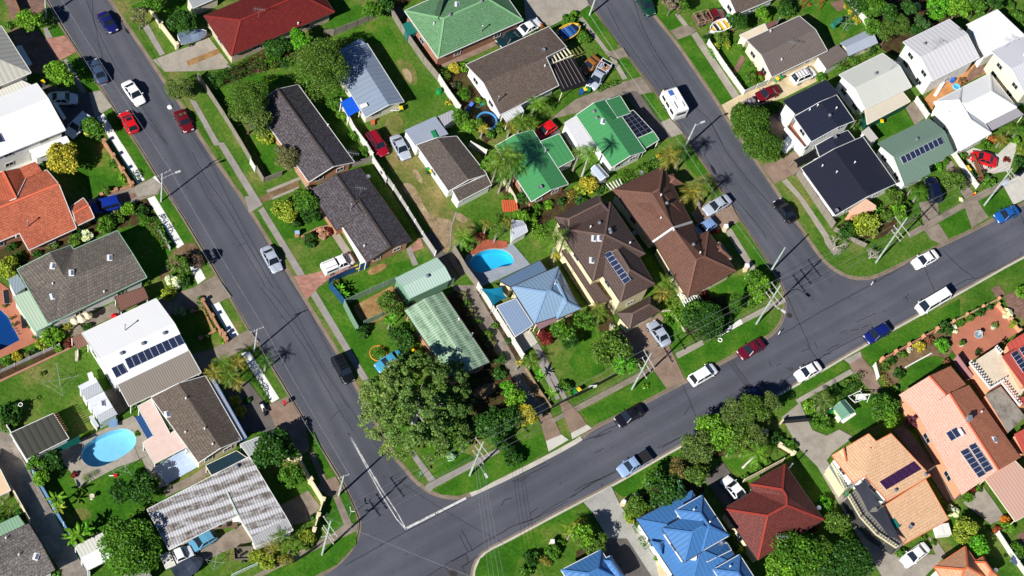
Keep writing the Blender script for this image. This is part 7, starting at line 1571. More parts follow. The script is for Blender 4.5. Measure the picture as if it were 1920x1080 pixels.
HE(G6,([(640,660),(690,700)],1.2,1.1,MG,'short clipped hedge beside the white gate post'),([(590,770),(690,720)],1.0,1.1,DG,'clipped hedge behind the green garden shed'),([(520,820),(580,790)],1.0,1.0,DG,'small clipped hedge left of the green garden shed'),([(835,620),(880,700),(940,780)],.7,.6,PO,'yellow green border hedge along the side path'))
TR(G6,(870,900,112,3.8,MG,'round tree on the lawn beside the green garden shed'),(820,860,70,3.4,DG,'dark tree behind the round lawn tree'),(900,990,70,3.2,BG,'lower bright tree beside the green garden shed lawn'))
SH(F6,(1316,196,48,WF,'white flowering bush by the right end of the courtyard',fl),(1105,180,42,DG,'clipped dark bush on the courtyard front wall'),(1030,225,36,OL,'small bush on the courtyard front wall'),(960,255,36,MG,'bush left along the courtyard front wall'),(1180,140,34,DG,'dark bush near the courtyard gate'),(1360,270,40,YG,'yellow green bush inside the salmon garden wall'),(1420,40,60,BG,'bright bush in the right edge garden'),(860,560,34,lin((120,84,60)),'brown bush at the corner of the curved lawn'))
TR(F7,(985,745,105,3.6,YG,'yellow green round tree beside the orange roof'),(1100,845,85,3.2,VB,'bright green tree right of the yellow green tree'))
SH(F7,(905,595,48,WF,'white flowering bush at the corner of the orange roof',fl),(1010,490,50,MG,'green bush at the end of the salmon roof'),(1050,445,32,RD,'purple plant at the end of the salmon roof'),(1100,415,34,MG,'small bush under the pink carport'),(1315,720,52,BG,'bright bush at the corner garden fence'),(1240,735,36,lin((150,80,50)),'red croton by the corner garden fence',fl),(1300,660,36,lin((190,120,40)),'orange croton beside the pink carport',fl),(1380,890,60,MG,'bush at the right edge in the corner garden'),(520,905,42,MG,'low bush under the curved deck corner'),(680,800,30,OL,'small bush below the orange roof eave'),(760,830,26,MG,'pot bush beside the white sedan'),(1370,960,40,lin((90,110,140)),'bluish flower plant in the corner garden',fl))
# ================================================================ VEHICLES
SIL=lin((168,176,190)); WH=lin((236,236,236)); NVY=lin((24,28,92)); RED=lin((206,24,28)); MAR=lin((104,14,26)); BLKc=lin((16,18,22)); SLT=lin((62,78,104)); LBL=lin((66,150,186))
T(*A4)
car(848,225,766,104,'coupe',NVY,'dark blue coupe with a striped bonnet driving down the top of the left street',z=-.13)
car(690,452,772,612,'sedan',SLT,'slate blue sedan parked on the left kerb near the pink drive',z=-.13)
car(1062,778,940,612,'sedan',WH,'white sedan driving in the middle of the left street',z=-.13)
car(926,842,1004,986,'hatch',RED,'bright red hatchback with a dark sunroof on the left kerb','sunroof',z=-.13)
car(1418,978,1340,832,'coupe',MAR,'maroon coupe parked on the right kerb of the left street',z=-.13)
car(536,742,402,742,'sedan',WH,'white sedan in the shadow of the broad white roof')
car(520,1012,655,876,'wagon',WH,'white wagon parked askew in shadow behind the third street tree')
T(*E4); car(690,492,888,440,'wagon',lin((20,46,140)),'blue four wheel drive in the shaded drive of the red orange house')  # blue paint darkened to stand in for the garage shadow
T(*B5); car(645,948,548,776,'sedan',SIL,'silver sedan on the right kerb of the left street',z=-.13); car(1196,862,995,945,'ute',WH,'white ute with a canopy and roof racks on the pink paver drive','canopy',cat='ute')
T(*B6); car(1185,704,1078,508,'wagon',BLKc,'black station wagon on the right kerb by the pale green fence','racks',z=-.13)
T(480,360,3); car(688,992,810,918,'sedan',LBL,'old pale blue sedan on the grass by the hose ring')
T(480,0,3); car(722,872,640,748,'wagon',lin((150,14,36)),'red wagon with loaded roof racks on the dirt drive','racks'); car(842,884,782,776,'sedan',SIL,'silver sedan parked on the worn lawn beside the tin shed')
T(*C4); car(862,330,1012,248,'sedan',lin((14,44,50)),'dark green sedan under the eave of the green tiled house'); car(1168,156,1008,250,'sedan',WH,'white sedan on the concrete yard beside the orange bush'); car(1160,1006,1262,942,'hatch',RED,'red hatchback in the shaded court between the green roofs')
T(*D4); car(560,98,480,-40,'wagon',lin((16,60,44)),'dark green four wheel drive cut by the top edge',z=-.13); car(68,520,142,452,'coupe',lin((150,96,40)),'gold coupe on the drive beside the dark pergola'); car(110,662,225,486,'ute',SIL,'silver ute with a ladder rack and loaded tray','rack',cat='ute')
T(*E_1); car(395,735,552,672,'sedan',MAR,'maroon sedan on the cream drive of the cottage'); car(826,532,662,606,'wagon',WH,'white four wheel drive on the cream drive','racks')
T(*D5); car(966,512,1150,408,'sedan',SIL,'silver sedan on the brown drive beside the golden palm'); car(905,668,1030,588,'hatch',lin((120,150,196)),'pale blue hatchback at the garage of the reddish roof')
T(*E_2); car(552,780,668,935,'sedan',BLKc,'black sedan on the right kerb of the right hand street',z=-.13)
T(*F5); car(1040,440,1235,508,'sedan',RED,'bright red sedan on the pale curved drive'); car(742,630,778,778,'wagon',lin((14,22,56)),'dark blue wagon parked nose in at the sage green roof'); car(1236,918,1386,850,'sedan',lin((26,88,160)),'old bright blue sedan at the right end of the cross street',z=-.13)
T(1440,360,3); car(820,412,950,345,'sedan',WH,'white sedan on the north kerb near the tall three armed pole',z=-.13)
T(*G6); car(1124,172,1340,44,'van',WH,'white van on the south kerb',cat='van',z=-.13); car(736,388,908,292,'hatch',lin((18,30,104)),'dark blue hatchback on the south kerb',z=-.13); car(218,668,385,582,'sedan',WH,'white sedan on the south kerb beside the tree shadow',z=-.13)
T(*D6); car(562,258,680,428,'sedan',SIL,'silver sedan on the brown drive of the tall cream house'); car(1046,594,862,704,'wagon',WH,'white four wheel drive with a rear spare wheel on the north kerb',z=-.13); car(1226,506,1402,404,'sedan',lin((96,12,36)),'wine red sedan on the north kerb by the corner',z=-.13); car(304,1010,498,902,'sedan',lin((22,20,30)),'black sedan on the north kerb below the wide verge',z=-.13); car(1240,846,1396,766,'hatch',lin((20,30,70)),'dark car almost hidden under the south kerb street trees',z=-.13)
T(*D7); car(326,306,546,168,'ute',lin((140,164,200)),'pale blue ute with a black tray cover on the south kerb','cover',cat='ute',z=-.13); car(1120,356,1250,508,'sedan',WH,'older white sedan on the dark tarred drive')
T(*F7); car(532,990,712,856,'sedan',WH,'white sedan on the concrete below the orange roof')
T(0,720,3); car(1082,916,1196,850,'hatch',lin((90,150,180)),'small pale blue car half under the long corrugated roof')
T(*D6); p=G(862,706,0)  # spare wheel carrier of the white four wheel drive is part of that car
# ---- other vehicles
def caravan(x1,y1,x2,y2,label):
    a,b=G(x1,y1,1),G(x2,y2,1); c=(a+b)/2; ang=math.atan2(a.y-b.y,a.x-b.x); L=(a-b).length; root=thing('caravan',label,'caravan',(c.x,c.y,-.13),ang); W=2.35
    m=MB(); ring_loft(m,[[Vector((x,s*W/2,z)) for s,z in((-1,.5+k*.2),(1,.5+k*.2),(1,2.35-k*.25),(.93,2.55-k*.3),(-.93,2.55-k*.3),(-1,2.35-k*.25))] for x,k in((-L/2,.5),(-L/2+.15,0),(L/2-.3,0),(L/2,1))]); m.build('body',plain(lin((238,238,236)),.4,.4),root)
    def P(nm,mt,c,d): m=MB(); m.box(c,d); return m.build(nm,mt,root)
    P('roof_hatch',plain(lin((70,110,180)),.3,.5),(L/2-.9,.2,2.58),(.9,.7,.08)); P('roof_hatch',WHT,(.2,.3,2.6),(.6,.6,.14)); P('roof_hatch',plain(lin((60,62,66)),.4),(-.9,.5,2.58),(1.2,.1,.07)); P('air_conditioner',WHT,(-1.2,-.2,2.65),(.9,.7,.22))
    for x in(-L*.3,0,L*.28):
        for s in(-1,1): o=P('window',plain((.1,.1,.1)),(x,s*W/2,1.65),(.95,.05,.6)); m=MB(); m.box((x,s*W/2+s*.03,1.65),(.85,.02,.5)); m.build('pane',glassm(),o)
    for s in(-1,1): wheel(root,-.2,s*(W/2-.1),.33,.22,s); wheel(root,.55,s*(W/2-.1),.33,.22,s)
    P('rear_window',glassm(),(-L/2-.01,0,1.7),(.05,1.5,.5)); P('bumper',plain((.3,.3,.3),.5),(-L/2-.12,0,.5),(.15,W*.9,.15))
    m=MB(); m.bar((L/2,-.6,.5),(L/2+1.1,0,.5),.1,.1); m.bar((L/2,.6,.5),(L/2+1.1,0,.5),.1,.1); m.tube([(L/2+1.1,0,0),(L/2+1.1,0,.7)],.05,6); m.build('drawbar',plain((.05,.05,.05),.6),root)
    m=MB(); m.lathe((L/2+.7,.15,.55),[(.15,0),(.15,.4),(.05,.5)],10); m.build('gas_bottle',plain(lin((230,200,30)),.5),root); return root
T(*D4); caravan(683,698,782,868,'white caravan with a yellow gas bottle parked on the left kerb of the right street')
def flatbed(x1,y1,x2,y2,col,tcol,label,frame=True,load=None,z=0):
    a,b=G(x1,y1,.8),G(x2,y2,.8); c=(a+b)/2; ang=math.atan2(a.y-b.y,a.x-b.x); L=(a-b).length; root=thing('flatbed_truck',label,'truck',(c.x,c.y,z),ang); W=2.0; P=carpaint(); xc=L/2
    m=MB(); st=[(xc,.66,.75),(xc-.15,.85,.95),(xc-.9,1,1.12),(xc-1.0,1,1.15),(xc-2.5,1,1.2)]; ring_loft(m,[sect(x,W/2*.9*k,.35,zb) for x,k,zb in st]); 
    for s in(-1,1): m.bar((xc-1.05,s*.78,1.15),(xc-1.5,s*.66,1.78),.1,.06); m.bar((xc-2.45,s*.78,1.2),(xc-2.35,s*.66,1.78),.1,.06)
    m.box((xc-1.93,0,1.8),(.9,1.36,.06)); o=m.build('body',P,root); o.color=(*col,1)
    m=MB(); m.face([(xc-1.03,-.76,1.16),(xc-1.03,.76,1.16),(xc-1.48,.66,1.77),(xc-1.48,-.66,1.77)]); m.build('windscreen',glassm(),root)
    m=MB(); m.face([(xc-2.46,.76,1.2),(xc-2.46,-.76,1.2),(xc-2.4,-.66,1.77),(xc-2.4,.66,1.77)]); m.build('rear_window',glassm(),root)
    for s in(-1,1):
        m=MB(); q=[(xc-1.05,s*.785,1.15),(xc-2.45,s*.785,1.2),(xc-2.36,s*.67,1.76),(xc-1.5,s*.67,1.76)]; m.face(q if s<0 else q[::-1]); m.build('side_window',glassm(),root)
        m=MB(); m.box((xc-.02,s*.6,.72),(.08,.3,.16)); m.build('headlight',plain((.75,.78,.8),.2,.6),root)
        wheel(root,xc-.85,s*.82,.36,.24,s); wheel(root,-L/2+1.0,s*.82,.36,.24,s)
    TM=plain(tcol,.8); m=MB(); x0=xc-2.7;x1=-L/2; m.box(((x0+x1)/2,0,.85),(x0-x1,W,.1)); m.build('tray',board(tcol,.2,'Y',.7),root)
    if frame:
        m=MB()
        for x in(x0,(x0+x1)/2,x1+.1):
            for s in(-1,1): m.bar((x,s*W*.48,.9),(x,s*W*.48,1.65),.07,.07)
        for s in(-1,1): m.bar((x0,s*W*.48,1.65),(x1,s*W*.48,1.65),.07,.07)
        for x in(x0,(x0+x1)/2,x1+.1): m.bar((x,-W*.48,1.65),(x,W*.48,1.65),.07,.07)
        m.build('rack',plain(lin((170,140,110)),.7),root)
    if load:
        m=MB()
        for k in range(6): m.box((random.uniform(x1+.5,x0-.4),random.uniform(-.6,.6),1.0),(random.uniform(.3,.8),random.uniform(.2,.5),.25),random.random())
        m.build('load',load,root)
    return root
flatbed(1112,100,888,160,MAR,lin((120,100,84)),'old maroon flatbed truck with a timber tray on the cottage drive',True,plain(lin((90,74,60)),.8))
T(0,720,3); flatbed(1085,935,915,1005,WH,lin((222,220,212)),'white flatbed truck with an empty white tray below the corrugated roof',False)
def boat(x1,y1,x2,y2,hull,inner,label,kind='open',wd=2.0,name='boat',trim=None):
    """bow first"""
    a,b=G(x1,y1,1),G(x2,y2,1); c=(a+b)/2; ang=math.atan2(a.y-b.y,a.x-b.x); L=(a-b).length; root=thing(name,label,'boat',(c.x,c.y,0),ang); m=MB(); H=plain(hull,.4,.4); secs=[]
    for t,k in((0,.86),(.15,.95),(.4,1),(.65,.9),(.85,.55),(.97,.12)): 
        x=-L/2+t*L; hw=wd/2*k; secs.append([Vector((x,-hw,1.25+.15*t)),Vector((x,-hw*.8,.75)),Vector((x,0,.45+.35*max(0,t-.6))),Vector((x,hw*.8,.75)),Vector((x,hw,1.25+.15*t))])
    for i in range(len(secs)-1):
        for k in range(4): m.face([secs[i][k],secs[i][k+1],secs[i+1][k+1],secs[i+1][k]])
    m.face(secs[0]); m.build('hull',H,root)
    m=MB(); 
    if kind=='open':
        for i in range(len(secs)-1):
            m.face([(secs[i][0].x,secs[i][0].y*.85,1.0),(secs[i][4].x,secs[i][4].y*.85,1.0),(secs[i+1][4].x,secs[i+1][4].y*.85,1.0),(secs[i+1][0].x,secs[i+1][0].y*.85,1.0)])
        m.build('deck',plain(inner,.7),root); m=MB()
        for i in range(len(secs)-1):
            for s in(0,4): p,q=secs[i][s],secs[i+1][s]; m.bar(p,q,.14,.06)
        m.bar(secs[0][0],secs[0][4],.14,.06); m.build('gunwale',plain(trim or hull,.4,.4),root); m=MB()
        for x in(-L*.25,L*.02,L*.18): m.box((x,0,1.15),(.35,wd*.7,.12))
        m.build('seat',plain(lin((40,80,150)),.6) if inner[2]>inner[0] else plain(lin((236,236,230)),.5),root); m=MB(); m.bar((L*.2,-wd*.3,1.4),(L*.2,wd*.3,1.4),.05,.4); m.build('windscreen',glassm(),root)
        m=MB(); m.box((-L/2-.12,0,1.3),(.35,.3,.7)); m.build('outboard_motor',plain((.03,.03,.035),.4),root)
    else:
        R1=[]
        for i in range(len(secs)-1):
            for y0,y1 in((-1,-.5),(-.5,0),(0,.5),(.5,1)):
                zz=lambda s,y:(s[4].y*1.03*y,1.28+.38*(1-abs(y))*(.6+.4*math.sin(s[0].x*2.1)))
                m.face([(secs[i][0].x,*zz(secs[i],y0)),(secs[i][0].x,*zz(secs[i],y1)),(secs[i+1][0].x,*zz(secs[i+1],y1)),(secs[i+1][0].x,*zz(secs[i+1],y0))])
        m.build('tarp',plain(inner,.7),root)
    m=MB(); m.bar((-L*.4,-.5,.4),(L*.45,-.2,.4),.08,.1); m.bar((-L*.4,.5,.4),(L*.45,.2,.4),.08,.1); m.bar((L*.4,0,.4),(L*.62,0,.4),.1,.1); m.build('trailer_frame',plain((.4,.4,.42),.4,.4,.5),root)
    for s in(-1,1): wheel(root,-L*.15,s*wd*.42,.3,.2,s)
    return root
T(*A4); boat(1555,245,1345,300,lin((226,230,236)),lin((112,128,148)),'small boat under a grey tarp beside the cream wall','tarp',2.1)
T(960,0,3); boat(380,145,268,208,lin((228,182,60)),lin((60,110,170)),'large yellow hulled boat with a blue interior on the front lawn','open',2.3)
T(*D4); boat(1000,235,1140,175,lin((236,236,236)),lin((232,180,40)),'white boat with a bright yellow interior beside the flatbed truck','open',2.0)
T(0,720,3); boat(1145,985,985,1080,lin((60,66,76)),lin((52,62,78)),'boat under a dark grey tarp near the bottom edge','tarp',2.2)
def trailer(x,y,rz,L,W,col,label,tall=.5,open_=True,load=None):
    root=thing('trailer',label,'trailer',G(x,y,0),rz); m=MB(); m.box((0,0,.55),(L,W,.08)); mt=plain(col,.6)
    if open_:
        for s in(-1,1): m.box((0,s*(W/2-.025),.6+tall/2),(L,.05,tall)); m.box((s*(L/2-.025),0,.6+tall/2),(.05,W-.1,tall))
    else: m.box((0,0,.6+tall/2),(L,W,tall))
    m.build('body',mt,root); m=MB(); m.bar((L/2,-W*.3,.5),(L/2+1,0,.5),.08,.08); m.bar((L/2,W*.3,.5),(L/2+1,0,.5),.08,.08); m.build('drawbar',plain((.1,.1,.1),.6),root)
    for s in(-1,1): wheel(root,-.1,s*(W/2+.12),.3,.18,s)
    if load:
        m=MB()
        for k in range(5): m.box((random.uniform(-L*.35,L*.35),random.uniform(-W*.3,W*.3),.75),(.4,.3,.2),random.random())
        m.build('load',load,root)
    return root
T(*B7); trailer(390,925,.45,2.6,1.6,lin((120,112,100)),'open box trailer on the grass beside the palm clumps',.4,True,plain(lin((40,38,36)),.7))
T(*E_2); trailer(622,385,1.15,2.9,1.5,lin((226,232,240)),'white enclosed trailer in the shade beside the huge rounded tree',1.0,False)
# ================================================================ POLES AND WIRES
tp={}
def xd(b,p,q):  # crossarm direction as seen: from base shifted by (q-p)
    return (q[0]-p[0],q[1]-p[1])
T(1600,380,9); d=(200,250); tp['ne']=pole(380,1010,13.0,'tall three armed pole on the north verge beside the leafless trees',[(10.9,1.75,*d,.15),(9.3,1.15,*d,.15),(8.2,1.05,*d,.15)])
T(1380,450,6); d=(120,165); tp['nc']=pole(228,945,11.6,'three armed corner pole with a street light at the right hand street',[(10.2,1.6,*d,.15),(8.6,1.35,*d,.15),(7.4,1.5,*d,.15)],lamp=(150,110,6.6,1.9))
tp['r2']=pole(395,345,6.8,'plain street pole at the corner end of the right hand street',[],None,r=.13)
T(1160,620,9); d=(170,300); tp['nm']=pole(222,990,11.2,'three armed pole standing beside the brown concrete drive',[(9.7,1.55,*d,.15),(8.1,1.15,*d,.15),(6.0,1.2,*d,.15)])
T(840,800,9); d=(230,295); tp['sc']=pole(365,825,11.0,'three armed pole on the corner lawn next to the giant gum tree',[(9.8,1.5,*d,.15),(8.0,1.1,*d,.15),(6.4,1.15,*d,.15)],lamp=(120,200,5.2,2.2))
T(560,860,5.4); d=(130,190); tp['sw']=pole(237,972,11.6,'three armed pole at the bottom left street corner',[(10.2,1.6,*d,.15),(8.0,1.2,*d,.15),(7.0,1.3,*d,.15),(6.6,.9,120,-25,.15)]); tp['l3']=pole(405,373,6.6,'low pole on the left kerb beside the white road lines',[(6.4,.75,80,-30,.0)],r=.13)
T(260,290,9); tp['l2']=pole(380,790,7.4,'grey street light pole beside the dark drive on the left street',[(7.2,1.0,160,-80,.3)],lamp=(190,-60,6.3,1.9),col=(.55,.57,.58),r=.1)
T(440,570,9); tp['l25']=pole(330,800,6.6,'grey pole on the left street by the starry palm shadow',[(6.4,.95,110,-45,.0)],col=(.52,.54,.55),r=.1)
T(0,0,4); tp['l1']=pole(346,130,8.2,'pale green pole at the top of the left street',[(7.9,.9,150,-70,.0)])
T(1080,0,4); tp['r0']=pole(102,112,9.5,'pale pole at the top of the right hand street',[],None,r=.13); tp['r1']=pole(815,1108,6.4,'pale green street light pole beside the right hand street palm',[],lamp=(160,-60,6.0,.9),r=.14)
T(1820,260,7.71); d=(150,200); tp['e']=pole(195,965,10.6,'power pole with a grey transformer near the red sedan',[(10.0,1.8,*d,.15),(9.2,1.1,*d,.15)],xform=True)
def run(a,b,ia,ib,sag,lab):
    for k,(i,j) in enumerate(zip(ia,ib)): wire(tp[a][i],tp[b][j],sag,lab)
WL='thin power line strung along the cross street between tall poles'
run('sw','sc',[0,1,2,3],[0,1,2,3],.6,WL); run('sc','nm',[0,1,2,3],[0,1,2,3],.6,WL); run('nm','nc',[0,1,2,3],[0,1,2,3],.6,WL); run('nc','ne',[0,1,2,3],[0,1,2,3],.6,WL); run('ne','e',[0,1,2,3],[0,1,2,3],.6,WL)
WL2='thin power line running south over the cross street'
T(720,810,4)
for k,(x,y) in enumerate(((820,1300),(860,1300),(900,1300),(940,1300))): wire(tp['sc'][8+k] if len(tp['sc'])>8+k else tp['sc'][k],G(x,y,6.5),.5,WL2,group='power lines over the south verge')
WL3='thin power line above the left street'
T(0,0,1)
run('l2','l25',[0,3],[0,3],.4,WL3); run('l25','l3',[0,3],[0,3],.4,WL3); run('l1','l2',[0,3],[0,3],.4,WL3)
wire(G(1283,277,6.3),G(1446,507,6.7),.5,'thin power line above the right hand street',group='lines over the right street'); wire(G(1106,28,9.2),G(1283,277,6.3),.6,'thin power line above the right hand street',group='lines over the right street')
wire(tp['sw'][0],G(960,1110,6.5),.5,'single service wire crossing the road at the bottom')
# ================================================================ BINS, CLOTHESLINES, YARD THINGS
for o,x,y,l,b,lab in((A4,322,625,YEL,GRN,'yellow and green lidded bin beside the white roof edge'),(A4,648,1015,YEL,DGR,'yellow lidded bin under the third street tree'),(E4,585,645,YEL,GRN,'yellow lidded bin under the red orange gutter'),(E4,615,630,DGR,DGR,'green lidded bin under the red orange gutter'),(B5,1236,935,YEL,GRN,'yellow lidded bin behind the white ute'),(B5,1256,910,DGR,DGR,'green lidded bin behind the white ute'),
 (C4,125,820,YEL,DGR,'yellow lidded bin at the end of the blue grey roof'),(C5,330,200,GRN,DGR,'green lidded bin on the old white wall'),(C5,350,212,YEL,DGR,'yellow lidded bin on the old white wall'),(D4,66,680,YEL,DGR,'yellow lidded bin by the dark pergola'),(D4,92,680,GRN,DGR,'green lidded bin by the dark pergola'),(D4,40,692,BLU,BLU,'blue lidded bin by the dark pergola'),(D4,1140,130,GRN,DGR,'green lidded bin at the white cottage corner'),(D4,1160,135,YEL,DGR,'yellow lidded bin at the white cottage corner'),
 (D5,605,102,YEL,DGR,'yellow lidded bin by the orange side path'),(D5,575,112,GRN,DGR,'green lidded bin by the orange side path'),(E_1,545,600,YEL,GRN,'yellow lidded bin beside the cream cottage drive'),(E_1,575,590,GRN,DGR,'green lidded bin beside the cream cottage drive'),(E_2,790,660,YEL,GRN,'yellow lidded bin in the strip by the grey paling fence'),(E_2,802,685,GRN,GRN,'green lidded bin in the strip by the grey paling fence'),
 (F5,368,200,YEL,GRN,'yellow lidded bin on the lawn by the dark green wall'),(F5,1010,545,YEL,DGR,'upper yellow lidded bin in the slatted enclosure'),(F5,1022,562,YEL,DGR,'lower yellow lidded bin in the slatted enclosure'),(F5,1035,590,GRN,DGR,'green lidded bin in the slatted enclosure'),(F5,1050,610,DGR,BLKc,'dark lidded bin in the slatted enclosure'),(D6,18,770,YEL,DGR,'yellow lidded bin by the black front fence'),(D6,-8,782,GRN,GRN,'green lidded bin by the black front fence'),(D6,640,95,YEL,DGR,'yellow lidded bin beside the feathery palm'),(G6,505,950,YEL,DGR,'yellow lidded bin at the garden shed platform'),(G6,470,935,GRN,GRN,'green lidded bin at the garden shed platform'),(C6,212,478,YEL,DGR,'yellow lidded bin in front of the mouldy green roof'),(F7,105,470,GRN,DGR,'green lidded bin at the foot of the balcony stair')):
    T(*o); bin_(x,y,l,b,lab,rz=random.uniform(.2,1.2))
T(*I4); clothesline(450,740,118,2.3,'large rotary clothesline on the wide back lawn',.6)
T(*F4); clothesline(78,230,78,2.1,'rotary clothesline hung with green washing behind the cottage',.3)
T(*N4); clothesline(940,300,95,2.2,'rotary clothesline between the oval pool and the dark trees',.9)
T(*F4); m=MB()
for k in range(7): p=G(10+k*9,185-k*8,1.9); m.box((p.x,p.y,1.6),(.06,.8,.8),1.0+.1*k)
tag(m.build('washing',plain(lin((40,120,100)),.9),None,tuple(G(35,165,0))),'green washing hanging on the rotary clothesline','washing')
T(*B7); clothesline(170,1010,60,2.0,'small rotary clothesline on the grass near the box trailer',.2)
def ring(x,y,r,rad,col,label,name,cat,z=.06,net=None,h=0):
    p=G(x,y,h);rm=r/OS/PXM; root=thing(name,label,cat,(p.x,p.y,0)); m=MB(); n=28
    m.tube([(math.cos(2*math.pi*k/n)*rm,math.sin(2*math.pi*k/n)*rm,h+z) for k in range(n+1)],rad,6,0,False); m.build('rim',plain(col,.6),root)
    if net is not None: 
        m=MB(); m.lathe((0,0,0),[(rm*.96,h+z-.06),(rm*.96,h+z)],n); m.build('mat',plain(net,.8),root)
        for k in range(6):
            a=k*math.pi/3; m=MB(); m.tube([(math.cos(a)*rm,math.sin(a)*rm,0),(math.cos(a)*rm,math.sin(a)*rm,h)],.03,5); m.build('leg',plain((.4,.4,.42),.4,.4,.5),root)
    return root
T(480,360,3); ring(688,908,42,.09,lin((206,140,60)),'orange hose ring lying round plants on the front lawn','hose_ring','garden hose')
T(*C4); ring(772,905,70,.16,lin((70,140,200)),'round trampoline with a pale blue rim between bushes','trampoline','trampoline',.0,lin((20,24,34)),.75)
def yard(o,x,y,name,label,cat,parts,rz=.4): T(*o); return boxthing(name,label,cat,parts,x,y,rz)
MT=plain((.5,.52,.55),.4,.4,.5); BLUp=plain(lin((30,90,180)),.5); REDp=plain(lin((200,40,40)),.5); ORA=plain(lin((206,100,64)),.7); WPL=plain(lin((235,235,232)),.5); DKP=plain(lin((30,32,36)),.6); TLP=plain(lin((30,120,110)),.5)
T(*C5); root=thing('timber_stack','stack of orange red slatted panels on the lawn edge','timber stack',G(940,480,0),.45)
for k in range(3):
    m=MB()
    for q in range(7): m.box((-.95+q*.32,.15*k,.25+.14*k),(.24,1.5,.06))
    m.box((0,-.5+.15*k,.19+.14*k),(2.1,.08,.06)); m.box((0,.6+.15*k,.19+.14*k),(2.1,.08,.06)); m.build('slatted_panel',ORA,root)
T(*C5); hh=thing('garden_shed','white roofed pool shed half hidden by the palm clumps','shed',G(1000,680,0)); gable(hh,[(960,570),(1040,580),(1075,655),(960,720)],2.0,2.4,metal_roof(lin((206,214,226)),.3,.15,.08),WB,gut=GUTW,win=False,ov=.1)
T(*D5); hh=thing('garden_shed','small blue grey gabled metal garden shed beside the yellow flowering bush','shed',G(180,230,0)); gable(hh,[(165,152),(245,242),(188,272),(113,185)],1.9,2.3,metal_roof(lin((176,190,210)),.3,.2,.05),metal_roof(lin((190,196,206)),.3,.2,.05),gut=GUTW,win=False,ov=.1)
T(*C4); hh=thing('garden_shed','low teal topped garden shed beside the long paling fence','shed',G(195,230,0)); flat(hh,[(138,180),(218,150),(253,238),(178,265)],1.9,metal_roof(lin((30,128,116)),.4,.15,.1),plain(lin((60,110,110)),.6))
T(*C4); hh=thing('water_tank','slim dark water tank at the corner of the pergola','water tank',G(1190,400,0)); m=MB(); m.lathe((0,0,0),[(.5,0),(.5,1.9),(.15,2.1)],14); m.build('body',plain(lin((60,76,96)),.4,.4),hh); m=MB(); m.lathe((0,0,2.08),[(.2,0),(.18,.1)],10); m.build('lid',DKP,hh)
T(*A4); hh=None
yard(G6,690,835,'swing_bench','white garden swing seat in the white framed corner','garden seat',[('seat',WPL,[('b',(0,0,.45),(1.5,.5,.08))]),('backrest',WPL,[('b',(0,.28,.8),(1.5,.08,.6))]),('frame',plain(lin((240,240,235)),.5),[('r',(-.9,-.5,0),(-.9,0,1.7),.07,.07),('r',(-.9,.5,0),(-.9,0,1.7),.07,.07),('r',(.9,-.5,0),(.9,0,1.7),.07,.07),('r',(.9,.5,0),(.9,0,1.7),.07,.07),('r',(-.9,0,1.7),(.9,0,1.7),.08,.08)])])
T(*G6); sheet('platform',[(455,910),(495,890),(560,985),(650,930),(660,950),(560,1020)],WHITEC)
m=MB()
for p,q in(((600,815),(690,770)),((690,770),(725,830)),((600,815),(655,860)),((655,860),(725,830))): m.bar(G(*p,.9),G(*q,.9),.08,.1)
for p in((600,815),(690,770),(725,830),(655,860)): a=G(*p,.45); m.box(a,(.12,.12,.9))
tag(m.build('garden_pergola',WPL,None,tuple(G(660,820,0))),'white square timber frame round the corner behind the garden shed','pergola')
def umb(o,x,y,r,h,col,label,name='garden_umbrella',cat='umbrella'):
    T(*o); p=G(x,y,h); rm=r/OS/PXM; root=thing(name,label,cat,(p.x,p.y,0)); m=MB(); m.tube([(0,0,0),(0,0,h)],.03,6); m.build('pole',MT,root); m=MB()
    for k in range(8):
        a,b=k*math.pi/4,(k+1)*math.pi/4; m.face([(math.cos(a)*rm,math.sin(a)*rm,h-.5),(math.cos(b)*rm,math.sin(b)*rm,h-.5),(0,0,h)]); 
    m.build('canopy',plain(col,.8,.1),root)
umb(I4,560,232,30,2.2,lin((222,206,176)),'left cream umbrella by the shaded wall of the grey tiled house'); umb(I4,610,215,34,2.3,lin((226,212,184)),'middle cream umbrella by the shaded wall of the grey tiled house'); umb(I4,655,190,34,2.3,lin((220,204,172)),'right cream umbrella by the shaded wall of the grey tiled house')
umb(I4,868,205,32,1.6,lin((206,28,40)),'red umbrella on the concrete beside the white solar roof')
# fountain and pots of the terracotta courtyard
T(*F6); p=G(1090,360,0); root=thing('fountain','round tiered stone fountain in the terracotta courtyard','fountain',p); st=plain(lin((200,200,200)),.8); m=MB(); m.lathe((0,0,0),[(.25,0),(.3,.1),(.6,.35),(.66,.5),(.58,.5),(.5,.4)],18); m.build('basin',st,root); m=MB(); m.lathe((0,0,.35),[(.12,0),(.1,.6),(.34,.75),(.36,.85),(.1,.8),(.06,1.1)],14); m.build('column',st,root); m=MB(); m.lathe((0,0,.4),[(.5,0),(.5,.06)],16); m.build('water',plain(lin((120,150,170)),.1,.5),root)
def pot(o,x,y,pc,lc,label,r=.32,kind='fern',pr=.55):
    T(*o); p=G(x,y,0); root=thing('pot_plant',label,'pot plant',p); m=MB(); m.lathe((0,0,0),[(r*.7,0),(r,.45),(r*1.08,.5),(r*.9,.5),(r*.85,.44)],12); m.build('pot',plain(pc,.7),root); me,cl_=crown(kind,pr); link('foliage',me,root,(0,0,.55+pr*.3),(0,0,0),lc).scale=(pr/cl_,)*3
pot(F6,963,432,lin((236,232,224)),MG,'white pot with a round green plant on the courtyard',.34,'dense',.5); pot(F6,1202,302,lin((236,232,224)),BG,'white pot with a spiky plant on the courtyard',.36,'fern',.6); pot(F6,1080,500,lin((60,66,60)),DG,'dark pot plant beside the terrace wall',.3)
